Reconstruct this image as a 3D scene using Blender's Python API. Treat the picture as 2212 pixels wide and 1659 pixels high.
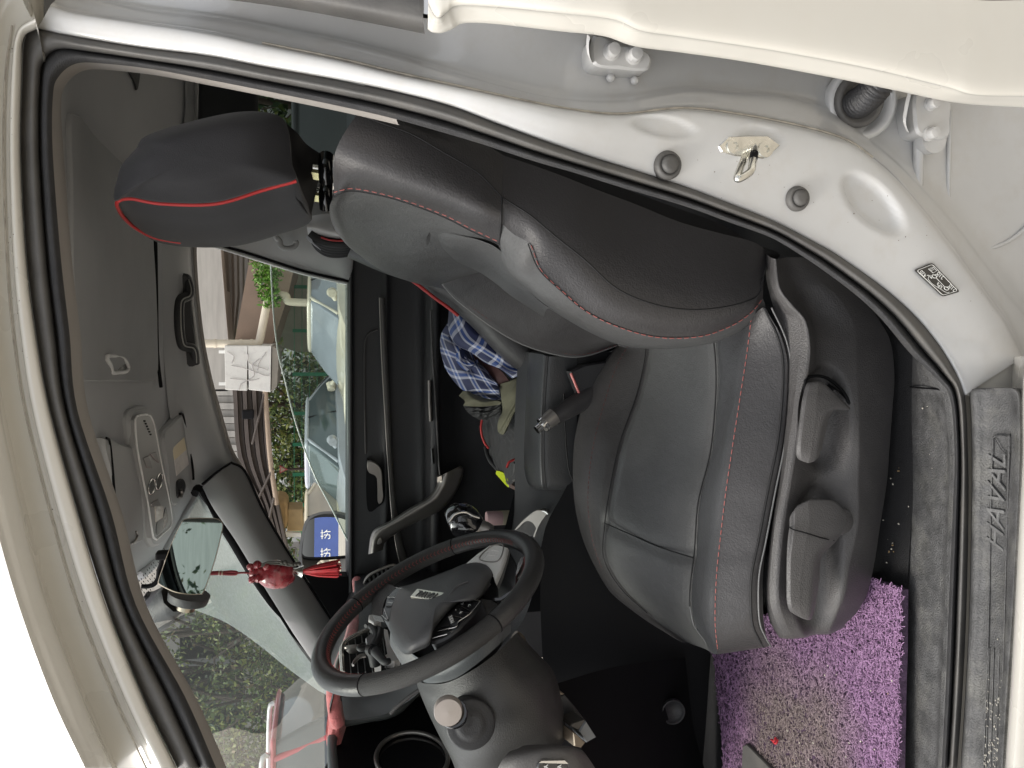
import bpy, math, random
import numpy as np
random.seed(7); rng = np.random.default_rng(7)
SC = bpy.context.scene
for _o in list(bpy.data.objects): bpy.data.objects.remove(_o)
COL = SC.collection
R = math.radians
# ------------------------------------------------------------------ camera
F = 1661.0; PITCH = R(14); YAW = R(5)
CAM = np.array([0.0, 0.0, 1.2])
D = np.array([-math.sin(YAW)*math.cos(PITCH), math.cos(YAW)*math.cos(PITCH), -math.sin(PITCH)])
RT = np.array([math.cos(YAW), math.sin(YAW), 0.0])
UP = np.cross(RT, D)
cd = bpy.data.cameras.new('camera'); cam = bpy.data.objects.new('camera', cd); COL.objects.link(cam)
cd.sensor_fit = 'HORIZONTAL'; cd.angle = 2*math.atan(1106/F); cd.clip_start = 0.02; cd.clip_end = 2000
from mathutils import Matrix, Vector
_x, _y, _z = -UP, RT, -D                      # the phone was held on its side
cam.matrix_world = Matrix(((_x[0],_y[0],_z[0],CAM[0]),(_x[1],_y[1],_z[1],CAM[1]),(_x[2],_y[2],_z[2],CAM[2]),(0,0,0,1)))
SC.camera = cam
# ------------------------------------------------------------------ world, sun, exposure
SUN_EL, SUN_AZ = 58, 258      # azimuth from +Y clockwise
w = bpy.data.worlds.new('World'); SC.world = w; w.use_nodes = True
nt = w.node_tree; nt.nodes.clear()
sky = nt.nodes.new('ShaderNodeTexSky'); sky.sky_type = 'NISHITA'; sky.sun_disc = False
sky.sun_elevation = R(SUN_EL); sky.sun_rotation = R(SUN_AZ); sky.air_density = 1.0; sky.dust_density = 4.0; sky.ozone_density = 1.0
bg = nt.nodes.new('ShaderNodeBackground'); bg.inputs[1].default_value = 0.15
ow = nt.nodes.new('ShaderNodeOutputWorld')
hs = nt.nodes.new('ShaderNodeHueSaturation'); hs.inputs['Saturation'].default_value = .18     # hazy, whitish sky
nt.links.new(sky.outputs[0], hs.inputs['Color']); nt.links.new(hs.outputs[0], bg.inputs[0]); nt.links.new(bg.outputs[0], ow.inputs[0])
sl = bpy.data.lights.new('sun', 'SUN'); sl.energy = 1.1; sl.angle = R(20); sl.color = (1.0, 0.93, 0.82)
so = bpy.data.objects.new('sun', sl); COL.objects.link(so)
_sd = Vector((math.sin(R(SUN_AZ))*math.cos(R(SUN_EL)), math.cos(R(SUN_AZ))*math.cos(R(SUN_EL)), math.sin(R(SUN_EL))))
so.rotation_euler = _sd.to_track_quat('Z', 'Y').to_euler(); so.location = (0, -3, 8)
SC.view_settings.view_transform = 'Standard'; SC.view_settings.look = 'None'
SC.view_settings.exposure = 0.9; SC.view_settings.gamma = 1.0; SC.view_settings.use_curve_mapping = False
SC.render.engine = 'CYCLES'
SC.cycles.use_denoising = True
SC.cycles.max_bounces = 10; SC.cycles.diffuse_bounces = 5; SC.cycles.glossy_bounces = 4; SC.cycles.transparent_max_bounces = 12
SC.cycles.sample_clamp_indirect = 6.0
# ------------------------------------------------------------------ measuring: photograph points -> places in the scene
def ray(x, y):
    v = D + RT*((829.5-y)/F) + UP*((1106-x)/F)
    return v/np.linalg.norm(v)
def P(x, y, Y):
    v = ray(x, y); return CAM + v*((Y-CAM[1])/v[1])
def PZ(x, y, z):
    v = ray(x, y); return CAM + v*((z-CAM[2])/v[2])
def PPL(x, y, p0, n):
    v = ray(x, y); p0 = np.array(p0, float); n = np.array(n, float)
    return CAM + v*(((p0-CAM)@n)/(v@n))
def yap(z):
    return 0.80 + (0.22*((z-0.95)/0.55)**1.3 if z > 0.95 else 0.0)
def PT(x, y, off=0.0):
    Y = 0.8
    for _ in range(12): Y = yap(P(x, y, Y)[2]) + off
    return P(x, y, Y)
def proj(p):
    q = np.asarray(p, float)-CAM; z = q@D
    return 1106-F*(q@UP)/z, 829.5-F*(q@RT)/z
A = np.array
# ------------------------------------------------------------------ splines
def cr(pts, n, closed=False):
    """Catmull-Rom (centripetal-like, uniform) resample with n steps per span"""
    p = np.asarray(pts, float); m = len(p)
    if m == 1: return p
    if closed: q = np.concatenate([p[-1:], p, p[:2]])
    else: q = np.concatenate([2*p[:1]-p[1:2], p, 2*p[-1:]-p[-2:-1]])
    spans = m if closed else m-1
    t = np.linspace(0, 1, n, endpoint=False)
    sh = (n,) + (1,)*(p.ndim-1); t = t.reshape(sh)
    out = []
    for i in range(spans):
        a, b, c, d = q[i], q[i+1], q[i+2], q[i+3]
        out.append(0.5*((2*b) + (-a+c)*t + (2*a-5*b+4*c-d)*t*t + (-a+3*b-3*c+d)*t**3))
    out = np.concatenate(out)
    if not closed: out = np.concatenate([out, p[-1:]])
    return out
def lin(pts, n):
    p = np.asarray(pts, float); s = np.r_[0, np.cumsum(np.linalg.norm(np.diff(p, axis=0), axis=1))]
    t = np.linspace(0, s[-1], n)
    return np.stack([np.interp(t, s, p[:, k]) for k in range(p.shape[1])], 1)
def even(pts, n, sub=10, closed=False):
    q = cr(pts, sub, closed)
    if closed:
        q = np.concatenate([q, q[:1]]); return lin(q, n+1)[:-1]
    return lin(q, n)
# ------------------------------------------------------------------ mesh builder
class MB:
    def __init__(s): s.v = []; s.f = []; s.m = []; s.n = 0; s.uv = {}; s.mats = []
    def add(s, verts, faces, mi=0):
        verts = np.asarray(verts, float).reshape(-1, 3); b = s.n
        s.v.append(verts); s.n += len(verts)
        for f in faces: s.f.append(tuple(int(i)+b for i in f)); s.m.append(mi)
        return s
    def grid(s, g, cu=False, cv=False, mi=0, uv=None):
        g = np.asarray(g, float); m, n = g.shape[:2]; b = s.n
        s.v.append(g.reshape(-1, 3)); s.n += m*n
        for i in range(m if cu else m-1):
            for j in range(n if cv else n-1):
                i2, j2 = (i+1) % m, (j+1) % n
                s.f.append((b+i*n+j, b+i2*n+j, b+i2*n+j2, b+i*n+j2)); s.m.append(mi)
        if uv is not None:
            u = np.asarray(uv, float).reshape(-1, 2)
            for k in range(m*n): s.uv[b+k] = (float(u[k, 0]), float(u[k, 1]))
        return s
    def patch(s, rows, nu=6, nv=6, cu=False, cv=False, thick=None, disp=None, mi=0, uv=None):
        g = np.asarray(rows, float); g = cr(g, nu, cu); g = np.swapaxes(cr(np.swapaxes(g, 0, 1), nv, cv), 0, 1)
        if disp is not None: g = disp(g)
        if uv is True:
            a, b = np.meshgrid(np.linspace(0, 1, g.shape[0]), np.linspace(0, 1, g.shape[1]), indexing='ij'); uv = np.stack([a, b], -1)
        s.grid(g, cu, cv, mi, uv)
        if thick is not None: s.skirt(g, np.asarray(thick, float))
        return g
    def skirt(s, g, off):
        """gives an open sheet a back and edges: real thickness"""
        h = g + off; s.grid(h[::-1])
        per = np.concatenate([g[0], g[1:, -1], g[-1, ::-1][1:], g[::-1, 0][1:-1]])
        pe2 = per + off
        s.grid(np.stack([pe2, per]), False, True)
        return s
    def rings(s, rings, nr=6, nc=6, cap0=None, cap1=None, closed=True):
        r = [np.asarray(q, float) for q in rings]; m = len(r[0])
        if cap0 is not None: r.insert(0, np.repeat(A(cap0, float)[None], m, 0))
        if cap1 is not None: r.append(np.repeat(A(cap1, float)[None], m, 0))
        return s.patch(np.stack(r), nr, nc, False, closed)
    def tube(s, pts, r, n=8, closed=False, sub=0, caps=True, flat=None):
        p = np.asarray(pts, float)
        if sub: p = cr(p, sub, closed)
        m = len(p); rr = np.full(m, r) if np.isscalar(r) else np.interp(np.linspace(0, 1, m), np.linspace(0, 1, len(r)), r)
        if closed: tg = np.roll(p, -1, 0)-np.roll(p, 1, 0)
        else: tg = np.gradient(p, axis=0)
        tg /= np.linalg.norm(tg, axis=1)[:, None]+1e-12
        a = A([0, 0, 1.0]) if abs(tg[0][2]) < .9 else A([1.0, 0, 0])
        u = np.cross(tg[0], a); u /= np.linalg.norm(u); us = [u]
        for i in range(1, m):
            u = us[-1]-tg[i]*(us[-1]@tg[i]); u /= np.linalg.norm(u)+1e-12; us.append(u)
        us = np.array(us); vs = np.cross(tg, us)
        th = np.linspace(0, 2*np.pi, n, endpoint=False)
        g = p[:, None]+rr[:, None, None]*(np.cos(th)[None, :, None]*us[:, None]+np.sin(th)[None, :, None]*vs[:, None])
        s.grid(g, closed, True)
        if caps and not closed:
            b = s.n; s.add(g[0], [tuple(range(n))[::-1]]); s.add(g[-1], [tuple(range(n))])
        return s
    def prism(s, outline, off, bev=0.0, mi=0):
        """outline: 3-D loop; extruded by vector off; optional inset bevel on the front"""
        o = np.asarray(outline, float); off = np.asarray(off, float); n = len(o)
        if bev > 0:
            c = o.mean(0); L = np.linalg.norm(o-c, axis=1)[:, None]; ins = c+(o-c)*(1-np.minimum(bev/np.maximum(L, 1e-6), .5))
            u = off/(np.linalg.norm(off)+1e-12)
            loops = [ins, o+u*bev, o+off]
        else: loops = [o, o+off]
        for a, b in zip(loops, loops[1:]): s.grid(np.stack([a, b]), False, True, mi)
        s.add(loops[0], [tuple(range(n))], mi); s.add(loops[-1], [tuple(range(n))[::-1]], mi)
        return s
    def box(s, c, size, rot=None, mi=0):
        c = A(c, float); h = A(size, float)/2
        v = A([[x, y, z] for x in (-1, 1) for y in (-1, 1) for z in (-1, 1)], float)*h
        if rot is not None: v = v @ A(rot, float).T
        return s.add(v+c, [(0,1,3,2),(4,6,7,5),(0,4,5,1),(2,3,7,6),(0,2,6,4),(1,5,7,3)], mi)
    def disc(s, c, n, r, h=0.0, seg=24, prof=None, ry=None, ax=None):
        """lathe around axis n; prof = [(radius, height)]"""
        c = A(c, float); n = A(n, float); n /= np.linalg.norm(n)
        u = A(ax, float) if ax is not None else np.cross(n, [0, 0, 1.0] if abs(n[2]) < .9 else [1.0, 0, 0])
        u = u-n*(u@n); u /= np.linalg.norm(u); v = np.cross(n, u); k = 1 if ry is None else ry/r
        if prof is None: prof = [(r, 0), (r, h)] if h else [(r, 0)]
        th = np.linspace(0, 2*np.pi, seg, endpoint=False)
        g = np.stack([c+n*hh+rr*(np.cos(th)[:, None]*u+np.sin(th)[:, None]*v*k) for rr, hh in prof])
        s.grid(g, False, True)
        s.add(g[-1], [tuple(range(seg))]); s.add(g[0], [tuple(range(seg))[::-1]])
        return s
    def build(s, name, mat, parent=None, origin=None, smooth=True, label=None, cat=None, group=None, kind=None, bevel=0, sharp=40, subsurf=0):
        v = np.concatenate(s.v) if s.v else np.zeros((0, 3))
        if parent is not None and origin is None: origin = A(parent.get('_o', (0, 0, 0)), float)
        if origin is None: origin = v.mean(0)*0+A([v[:, 0].mean(), v[:, 1].mean(), v[:, 2].min()]) if len(v) else A([0, 0, 0.])
        me = bpy.data.meshes.new(name); me.from_pydata((v-origin).tolist(), [], s.f); me.validate()
        mats = mat if isinstance(mat, (list, tuple)) else [mat]
        for q in mats: me.materials.append(q)
        if len(mats) > 1 and len(me.polygons) == len(s.m): me.polygons.foreach_set('material_index', s.m)
        if s.uv:
            ul = me.uv_layers.new(name='UVMap')
            for l in me.loops: ul.data[l.index].uv = s.uv.get(l.vertex_index, (0, 0))
        if smooth:
            me.polygons.foreach_set('use_smooth', [True]*len(me.polygons))
            if sharp < 180: me.set_sharp_from_angle(angle=R(sharp))
        o = bpy.data.objects.new(name, me); COL.objects.link(o)
        o['_o'] = [float(x) for x in origin]
        if parent is not None: o.parent = parent
        else: o.location = Vector(origin)
        if bevel:
            b = o.modifiers.new('bevel', 'BEVEL'); b.width = bevel; b.segments = 2; b.limit_method = 'ANGLE'; b.angle_limit = R(35); b.harden_normals = False
        if subsurf:
            b = o.modifiers.new('sub', 'SUBSURF'); b.levels = subsurf; b.render_levels = subsurf
        tag(o, label, cat, group, kind)
        return o
def tag(o, label=None, cat=None, group=None, kind=None):
    if label: o['label'] = label
    if cat: o['category'] = cat
    if group: o['group'] = group
    if kind: o['kind'] = kind
    return o
def thing(name, label, cat, loc=(0, 0, 0), group=None):
    o = bpy.data.objects.new(name, None); COL.objects.link(o); o.location = Vector(loc); o['_o'] = [float(x) for x in loc]
    o.empty_display_size = .1
    return tag(o, label, cat, group)
def text(body, name, mat, parent, origin_pt, xdir, ydir, size, depth=0.0006, align='CENTER', kind=None, shear=0.0, sx=1.0):
    """raised lettering as a mesh on a real surface"""
    cu = bpy.data.curves.new(name, 'FONT'); cu.body = body; cu.size = size; cu.extrude = depth; cu.align_x = align; cu.align_y = 'CENTER'; cu.shear = shear; cu.resolution_u = 3
    t = bpy.data.objects.new(name, cu); COL.objects.link(t)
    dg = bpy.context.evaluated_depsgraph_get(); me = bpy.data.meshes.new_from_object(t.evaluated_get(dg)); bpy.data.objects.remove(t)
    xd = A(xdir, float); xd /= np.linalg.norm(xd); yd = A(ydir, float); yd -= xd*(xd@yd); yd /= np.linalg.norm(yd); zd = np.cross(xd, yd)
    org = A(parent.get('_o', (0, 0, 0)), float) if parent is not None else A([0, 0, 0.])
    n = len(me.vertices); co = np.zeros(n*3); me.vertices.foreach_get('co', co); co = co.reshape(-1, 3); co[:, 0] *= sx
    co = A(origin_pt, float)+co[:, :1]*xd+co[:, 1:2]*yd+co[:, 2:]*zd - org
    me.vertices.foreach_set('co', co.ravel()); me.materials.clear(); me.materials.append(mat); me.update()
    o = bpy.data.objects.new(name, me); COL.objects.link(o); o['_o'] = [float(x) for x in org]
    if parent is not None: o.parent = parent
    return tag(o, kind=kind)
# ------------------------------------------------------------------ materials
MATS = {}
def mat(name, col, rough=.5, metal=0.0, bump=0.0, bscale=300., noise=0.0, nscale=8., coat=0.0, spec=.5, dirt=None, dscale=30., damt=.5, sheen=0.0, stretch=None, detail=4, crough=.06, wr=0.0, wscale=22.):
    if name in MATS: return MATS[name]
    m = bpy.data.materials.new(name); m.use_nodes = True; t = m.node_tree; b = t.nodes['Principled BSDF']
    c = tuple(col)+(1,)
    b.inputs['Base Color'].default_value = c; b.inputs['Roughness'].default_value = rough; b.inputs['Metallic'].default_value = metal
    b.inputs['Specular IOR Level'].default_value = spec; b.inputs['Coat Weight'].default_value = coat; b.inputs['Coat Roughness'].default_value = crough
    if sheen: b.inputs['Sheen Weight'].default_value = sheen; b.inputs['Sheen Roughness'].default_value = .5
    tc = t.nodes.new('ShaderNodeTexCoord'); vec = tc.outputs['Object']
    if stretch:
        mp = t.nodes.new('ShaderNodeMapping'); mp.inputs['Scale'].default_value = stretch; t.links.new(vec, mp.inputs['Vector']); vec = mp.outputs[0]
    last = None
    def nz(sc, det=detail, ro=.55):
        n = t.nodes.new('ShaderNodeTexNoise'); n.inputs['Scale'].default_value = sc; n.inputs['Detail'].default_value = det; n.inputs['Roughness'].default_value = ro
        t.links.new(vec, n.inputs['Vector']); return n.outputs['Fac']
    def mix(fac, a, bb, typ='MIX'):
        x = t.nodes.new('ShaderNodeMix'); x.data_type = 'RGBA'; x.blend_type = typ
        if isinstance(fac, float): x.inputs[0].default_value = fac
        else: t.links.new(fac, x.inputs[0])
        for s_, q in ((6, a), (7, bb)):
            if isinstance(q, tuple): x.inputs[s_].default_value = q
            else: t.links.new(q, x.inputs[s_])
        return x.outputs[2]
    def ramp(fac, lo, hi):
        r = t.nodes.new('ShaderNodeMapRange'); r.inputs[1].default_value = lo; r.inputs[2].default_value = hi; t.links.new(fac, r.inputs[0]); return r.outputs[0]
    if noise:
        f = ramp(nz(nscale), .3, .7)
        last = mix(f, tuple(x*(1-noise) for x in col)+(1,), tuple(min(1, x*(1+noise)) for x in col)+(1,))
        rr = t.nodes.new('ShaderNodeMapRange'); rr.inputs[1].default_value = 0; rr.inputs[2].default_value = 1
        rr.inputs[3].default_value = max(.03, rough-.07); rr.inputs[4].default_value = min(1, rough+.07)
        t.links.new(f, rr.inputs[0]); t.links.new(rr.outputs[0], b.inputs['Roughness'])
    if dirt is not None:
        f = ramp(nz(dscale, 8, .7), .5, .78)
        mu = t.nodes.new('ShaderNodeMath'); mu.operation = 'MULTIPLY'; mu.inputs[1].default_value = damt; t.links.new(f, mu.inputs[0])
        last = mix(mu.outputs[0], last if last is not None else c, tuple(dirt)+(1,))
    if last is not None: t.links.new(last, b.inputs['Base Color'])
    if bump:
        bp = t.nodes.new('ShaderNodeBump'); bp.inputs['Strength'].default_value = bump; bp.inputs['Distance'].default_value = .002
        t.links.new(nz(bscale, 3), bp.inputs['Height']); t.links.new(bp.outputs[0], b.inputs['Normal'])
        if wr:
            b2 = t.nodes.new('ShaderNodeBump'); b2.inputs['Strength'].default_value = wr; b2.inputs['Distance'].default_value = .012
            t.links.new(nz(wscale, 5, .6), b2.inputs['Height']); t.links.new(b2.outputs[0], bp.inputs['Normal'])
    MATS[name] = m; return m
def glass(name, tint=(.9, .97, .93), rough=.0, refl=1.0, dust=0.0):
    """thin pane: straight-through light plus a Fresnel mirror"""
    if name in MATS: return MATS[name]
    m = bpy.data.materials.new(name); m.use_nodes = True; t = m.node_tree; t.nodes.clear()
    o = t.nodes.new('ShaderNodeOutputMaterial'); tr = t.nodes.new('ShaderNodeBsdfTransparent'); tr.inputs[0].default_value = tuple(tint)+(1,)
    g = t.nodes.new('ShaderNodeBsdfGlossy'); g.inputs['Roughness'].default_value = rough; g.inputs[0].default_value = (refl, refl, refl, 1)
    fr = t.nodes.new('ShaderNodeFresnel'); ge = t.nodes.new('ShaderNodeNewGeometry'); io = t.nodes.new('ShaderNodeMapRange'); io.inputs[3].default_value = 1.5; io.inputs[4].default_value = 1/1.5; t.links.new(ge.outputs['Backfacing'], io.inputs[0]); t.links.new(io.outputs[0], fr.inputs[0])
    mx = t.nodes.new('ShaderNodeMixShader'); t.links.new(fr.outputs[0], mx.inputs[0]); t.links.new(tr.outputs[0], mx.inputs[1]); t.links.new(g.outputs[0], mx.inputs[2])
    out = mx.outputs[0]
    if dust:
        df = t.nodes.new('ShaderNodeBsdfDiffuse'); df.inputs[0].default_value = (.62, .66, .66, 1)
        tl = t.nodes.new('ShaderNodeBsdfTranslucent'); tl.inputs[0].default_value = (.62, .66, .66, 1)
        ad = t.nodes.new('ShaderNodeMixShader'); t.links.new(df.outputs[0], ad.inputs[1]); t.links.new(tl.outputs[0], ad.inputs[2])
        m2 = t.nodes.new('ShaderNodeMixShader'); m2.inputs[0].default_value = dust
        t.links.new(out, m2.inputs[1]); t.links.new(ad.outputs[0], m2.inputs[2]); out = m2.outputs[0]
        m['_dust'] = m2.name
    t.links.new(out, o.inputs[0]); MATS[name] = m; return m
PAINT = mat('white_paint', (.60, .58, .53), .30, coat=1.0, crough=.04, noise=.03, nscale=5, dirt=(.52, .47, .38), dscale=14, damt=.10)
PAINT_IN = mat('inner_white_paint', (.51, .51, .505), .36, coat=1.0, crough=.07, noise=.04, nscale=9, dirt=(.38, .33, .26), dscale=24, damt=.25)
LEATHER = mat('black_leather', (.042, .040, .041), .40, bump=.35, bscale=420, noise=.16, nscale=6, spec=.45, wr=.16)
LEATHER_G = mat('grey_black_leather', (.082, .082, .082), .38, bump=.32, bscale=380, noise=.14, nscale=6, spec=.5, wr=.16)
FABRIC = mat('dark_seat_side_fabric', (.017, .017, .019), .8, bump=.3, bscale=900, noise=.1)
PLASTIC = mat('grained_plastic', (.066, .063, .063), .43, bump=.55, bscale=520, noise=.14, nscale=14, dirt=(.16, .15, .13), dscale=40, damt=.16)
PLASTIC_D = mat('dark_plastic', (.022, .022, .024), .48, bump=.4, bscale=500, noise=.1)
BLACK = mat('black_void_plastic', (.0055, .0055, .0065), .7, noise=.1, spec=.15)
CARPET = mat('black_carpet', (.010, .010, .011), .95, bump=.8, bscale=700, noise=.3, nscale=60)
RUBBER = mat('door_seal_rubber', (.088, .085, .081), .58, bump=.2, bscale=250, noise=.2, nscale=18, dirt=(.16, .14, .11), dscale=16, damt=.32)
FLOCK = mat('flocked_rubber', (.036, .036, .038), .9, bump=.8, bscale=600, noise=.25, nscale=40, dirt=(.14, .13, .11), dscale=30, damt=.2)
SCUFF = mat('scuffed_sill_plastic', (.075, .075, .076), .6, bump=.9, bscale=420, noise=.35, nscale=45, dirt=(.27, .265, .235), dscale=16, damt=.45, detail=7)
CHROME = mat('chrome', (.75, .74, .72), .12, metal=1.0, noise=.05)
SATIN = mat('satin_silver', (.34, .32, .30), .36, metal=.8, noise=.08, nscale=12)
STEEL = mat('zinc_steel', (.72, .71, .66), .24, metal=1.0, noise=.15, nscale=60)
PIANO = mat('gloss_black', (.006, .006, .007), .1, coat=1.0)
HEAD = mat('grey_headliner', (.47, .475, .485), .95, bump=.5, bscale=800, noise=.06, nscale=3)
HEAD2 = mat('grey_trim_plastic', (.40, .405, .41), .6, bump=.3, bscale=500, noise=.06, nscale=4)
BEIGE = mat('taupe_edge_trim', (.34, .315, .29), .75, bump=.3, bscale=500, noise=.06)
REDT = mat('red_thread', (.42, .13, .115), .7)
REDP = mat('red_piping', (.42, .025, .025), .5, noise=.1)
SEAM = mat('dark_seam_thread', (.008, .008, .009), .7)  # near-black thread of the seam joints
PIP = mat('grey_piping', (.15, .15, .15), .45)
WHITE_P = mat('white_print', (.75, .75, .72), .5)
LACE = mat('red_lacing_thread', (.26, .05, .045), .7)
PILLAR = mat('grey_pillar_trim', (.20, .20, .20), .6, bump=.3, bscale=500, noise=.06, nscale=4)
LEVER = mat('lever_plastic', (.082, .079, .079), .4, bump=.5, bscale=520, noise=.1, nscale=14)
GLOSSB = mat('satin_black', (.010, .010, .011), .32, noise=.08)
SHROUD = mat('column_plastic', (.036, .035, .034), .45, bump=.5, bscale=480, noise=.12, nscale=14)
CAR = thing('car', 'white car with its driver door open, seen into the black leather cabin', 'car', (0, 1.2, 0))
# ================================================================== body: roof rail, pillar, sill, seal
# matched stations run from the roof rail (front) over the rear top corner, down the pillar, round to the sill
S0 = [(383,1659),(310,1506),(230,1306),(168,1106),(108,886),(78,720),(58,553),(46,333),(49,160),(54,85),(80,64),(150,78),(300,103),(450,122),(567,145),(733,175),(854,200),(971,230),(1071,267),(1171,303),(1271,337),(1371,367),(1475,400),(1575,437),(1675,477),(1758,520),(1815,553),(1908,620),(1975,680),(2025,740),(2062,800),(2084,853),(2091,980),(2092,1106),(2088,1300),(2080,1480),(2068,1659)]
S2 = [(467,1659),(400,1506),(293,1306),(240,1106),(167,886),(150,720),(131,553),(114,333),(114,210),(126,166),(165,137),(233,138),(333,150),(450,172),(567,195),(737,230),(850,256),(960,287),(1037,310),(1150,347),(1240,373),(1340,404),(1475,444),(1575,480),(1665,513),(1728,550),(1780,585),(1850,638),(1905,690),(1965,762),(2020,815),(2052,860),(2062,980),(2058,1106),(2050,1300),(2043,1480),(2034,1659)]
NS = len(S0)
def rail(px, off): return A([PT(x, y, o) for (x, y), o in zip(px, off if hasattr(off, '__len__') else [off]*len(px))])
def mixp(a, b, t): return [(p[0]+(q[0]-p[0])*t, p[1]+(q[1]-p[1])*t) for p, q in zip(a, b)]
def out(px, d):
    """points moved outward from the opening by d photograph pixels"""
    p = A(px, float); tg = np.gradient(p, axis=0); n = np.stack([tg[:, 1], -tg[:, 0]], 1); n /= np.linalg.norm(n, axis=1)[:, None]
    c = A([1100, 900]); s = np.sign(((p-c)*n).sum(1)); s[s == 0] = 1
    dd = A(d, float)*np.ones(len(p))
    return [tuple(q) for q in p+n*s[:, None]*dd[:, None]]
# seal: lip, crease, flocked bulb
r0 = rail(S0, .004); r1 = rail(mixp(S0, S2, .28), -.006); r2 = rail(mixp(S0, S2, .52), .002); r2b = rail(mixp(S0, S2, .58), .016)
r3 = rail(mixp(S0, S2, .80), -.002); r4 = rail(S2, .018); r5 = rail(mixp(S0, S2, .94), .05)
m = MB(); m.patch(np.stack([r0, r1, r2, r2b], 1), 6, 4); seal = m.build('door_seal', RUBBER, CAR, sharp=180)
m = MB(); m.patch(np.stack([r2b, r3, r4, r5], 1), 6, 4); m.build('flocked_strip', FLOCK, seal, sharp=180)
# ---- painted shell: bands outside the seal
k0, kB, kS = 0, 10, 31          # rail / pillar / sill start
# roof side
roofS0 = S0[:11]
G1 = [(344,1659),(270,1506),(190,1306),(128,1106),(72,886),(46,720),(30,553),(22,333),(26,160),(38,70),(76,40)]
G2 = [(253,1659),(188,1506),(112,1306),(60,1106),(10,886),(-14,720),(-22,553),(-26,333),(-20,160),(0,20),(60,-20)]
G3 = [(240,1659),(172,1506),(95,1306),(40,1106),(-8,886),(-34,720),(-44,553),(-48,333),(-46,160),(-30,0),(40,-60)]
G4 = [(200,1659),(128,1506),(55,1306),(0,1106),(-50,886),(-80,720),(-90,553),(-95,333),(-95,160),(-80,-40),(20,-110)]
G5 = [(173,1659),(103,1506),(30,1306),(-28,1106),(-80,886),(-110,720),(-120,553),(-125,333),(-125,160),(-110,-60),(10,-150)]
roofcols = [rail(roofS0, .012), rail(out(roofS0, 3), -.010), rail(mixp(roofS0, G1, .5), -.020), rail(G1, -.024), rail(mixp(G1, G2, .12), -.012), rail(G2, -.016), rail(G3, -.048), rail(G4, -.075), rail(G5, -.07), rail(G5, .10)]
_rc = np.stack(roofcols, 1); _ex = _rc[-1]; m = MB(); m.patch(_rc, 6, 4); m.grid(cr(np.stack([_ex, _ex+A([.03, .03, .0]), _ex+A([.8, .03, .015]), _ex+A([1.6, .05, -.03])]), 4)); shell = m.build('body_shell', PAINT, CAR, sharp=60)
# pillar: from the seal outwards to the recessed jamb behind the rear door
pS0 = S0[10:32]
B2 = [(110,10),(160,26),(300,48),(450,70),(567,95),(737,130),(860,160),(1010,192),(1120,216),(1237,238),(1340,248),(1475,236),(1600,250),(1740,278),(1830,306),(1885,343),(1945,398),(2030,500),(2090,580),(2140,648),(2175,697),(2212,770)]
B1 = [(140,-20),(190,-5),(310,18),(450,35),(567,55),(737,88),(860,118),(990,155),(1090,183),(1200,207),(1337,213),(1475,191),(1608,202),(1720,216),(1815,250),(1880,296),(1950,355),(2060,470),(2130,560),(2190,640),(2240,700),(2290,780)]
B0 = [(170,-70),(220,-60),(330,-50),(450,-40),(600,-20),(800,20),(930,40),(1020,30),(1120,35),(1230,45),(1337,60),(1475,95),(1640,115),(1780,140),(1900,160),(2010,180),(2120,200),(2240,240),(2300,330),(2330,430),(2360,530),(2400,600)]
def mx2(a, b, t): return mixp(a, b, t)
pcols = [rail(pS0, .012), rail(out(pS0, 4), .000), rail(mixp(pS0, B2, .35), -.004), rail(mixp(pS0, B2, .70), -.006), rail(mixp(pS0, B2, .93), -.004), rail(B2, .002),
         rail(mixp(B2, B1, .18), .012), rail(mixp(B2, B1, .7), .022), rail(B1, .030), rail(mixp(B1, B0, .15), .040), rail(mixp(B1, B0, .6), .044), rail(B0, .046)]
def pdisp(g):
    # pressed dimple low on the pillar and a shallow hollow above it
    for (x, y, rx, ry, a, dep) in ((1880, 440, 70, 34, .55, .009), (1430, 275, 60, 20, .1, .004), (1640, 300, 40, 22, .1, .004)):
        c = PT(x, y); ex = PT(x+rx*math.cos(a), y+rx*math.sin(a))-c; ey = PT(x-ry*math.sin(a), y+ry*math.cos(a))-c
        q = g-c; u = (q@ex)/(ex@ex); v = (q@ey)/(ey@ey); d2 = np.sqrt(u*u+v*v)
        t = np.clip(1.25-d2, 0, .45)/.45; t = t*t*(3-2*t)
        g[..., 1] += dep*t
    return g
m = MB(); m.patch(np.stack(pcols, 1), 12, 8, disp=pdisp); m.build('pillar_panel', PAINT_IN, CAR, sharp=60)
# lower sill face outside the plate (bright painted strip) and closing return below the sill plate
sS = [(2212,770),(2206,850),(2206,980),(2200,1106),(2190,1300),(2180,1480),(2168,1659)]
sO = [(x+26, y) for x, y in sS]
m = MB(); m.patch(np.stack([rail([(x-30, y) for x, y in sS], .03), rail(sS, -.085), rail([(x+8, y) for x, y in sS], -.12), rail([(x+60, y) for x, y in sS], -.135), rail([(x+260, y) for x, y in sS], -.12)], 1), 6, 4)
m.patch(np.stack([rail([(2080, 850), (2080, 800)], .012), rail([(2130, 870), (2150, 760)], -.0), rail([(2212, 880), (2212, 770)], .0)], 1), 4, 4)
m.build('sill_panel', PAINT, CAR, sharp=60)
# jamb pressing: raised rib and U-shaped groove at the foot of the pillar
m = MB()
m.tube([PT(x, y, .034) for x, y in [(1990,232),(1985,300),(1983,400),(1985,500)]], [.004,.007,.006,.002], sub=6)
jamb_rib = [PT(x, y, .040) for x, y in [(2052,240),(2050,330),(2048,420),(2052,490),(2075,530),(2120,540),(2180,520),(2230,480)]]
m.tube(jamb_rib, .0028, sub=6)
m.build('pressed_rib', PAINT_IN, CAR, sharp=180)
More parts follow.
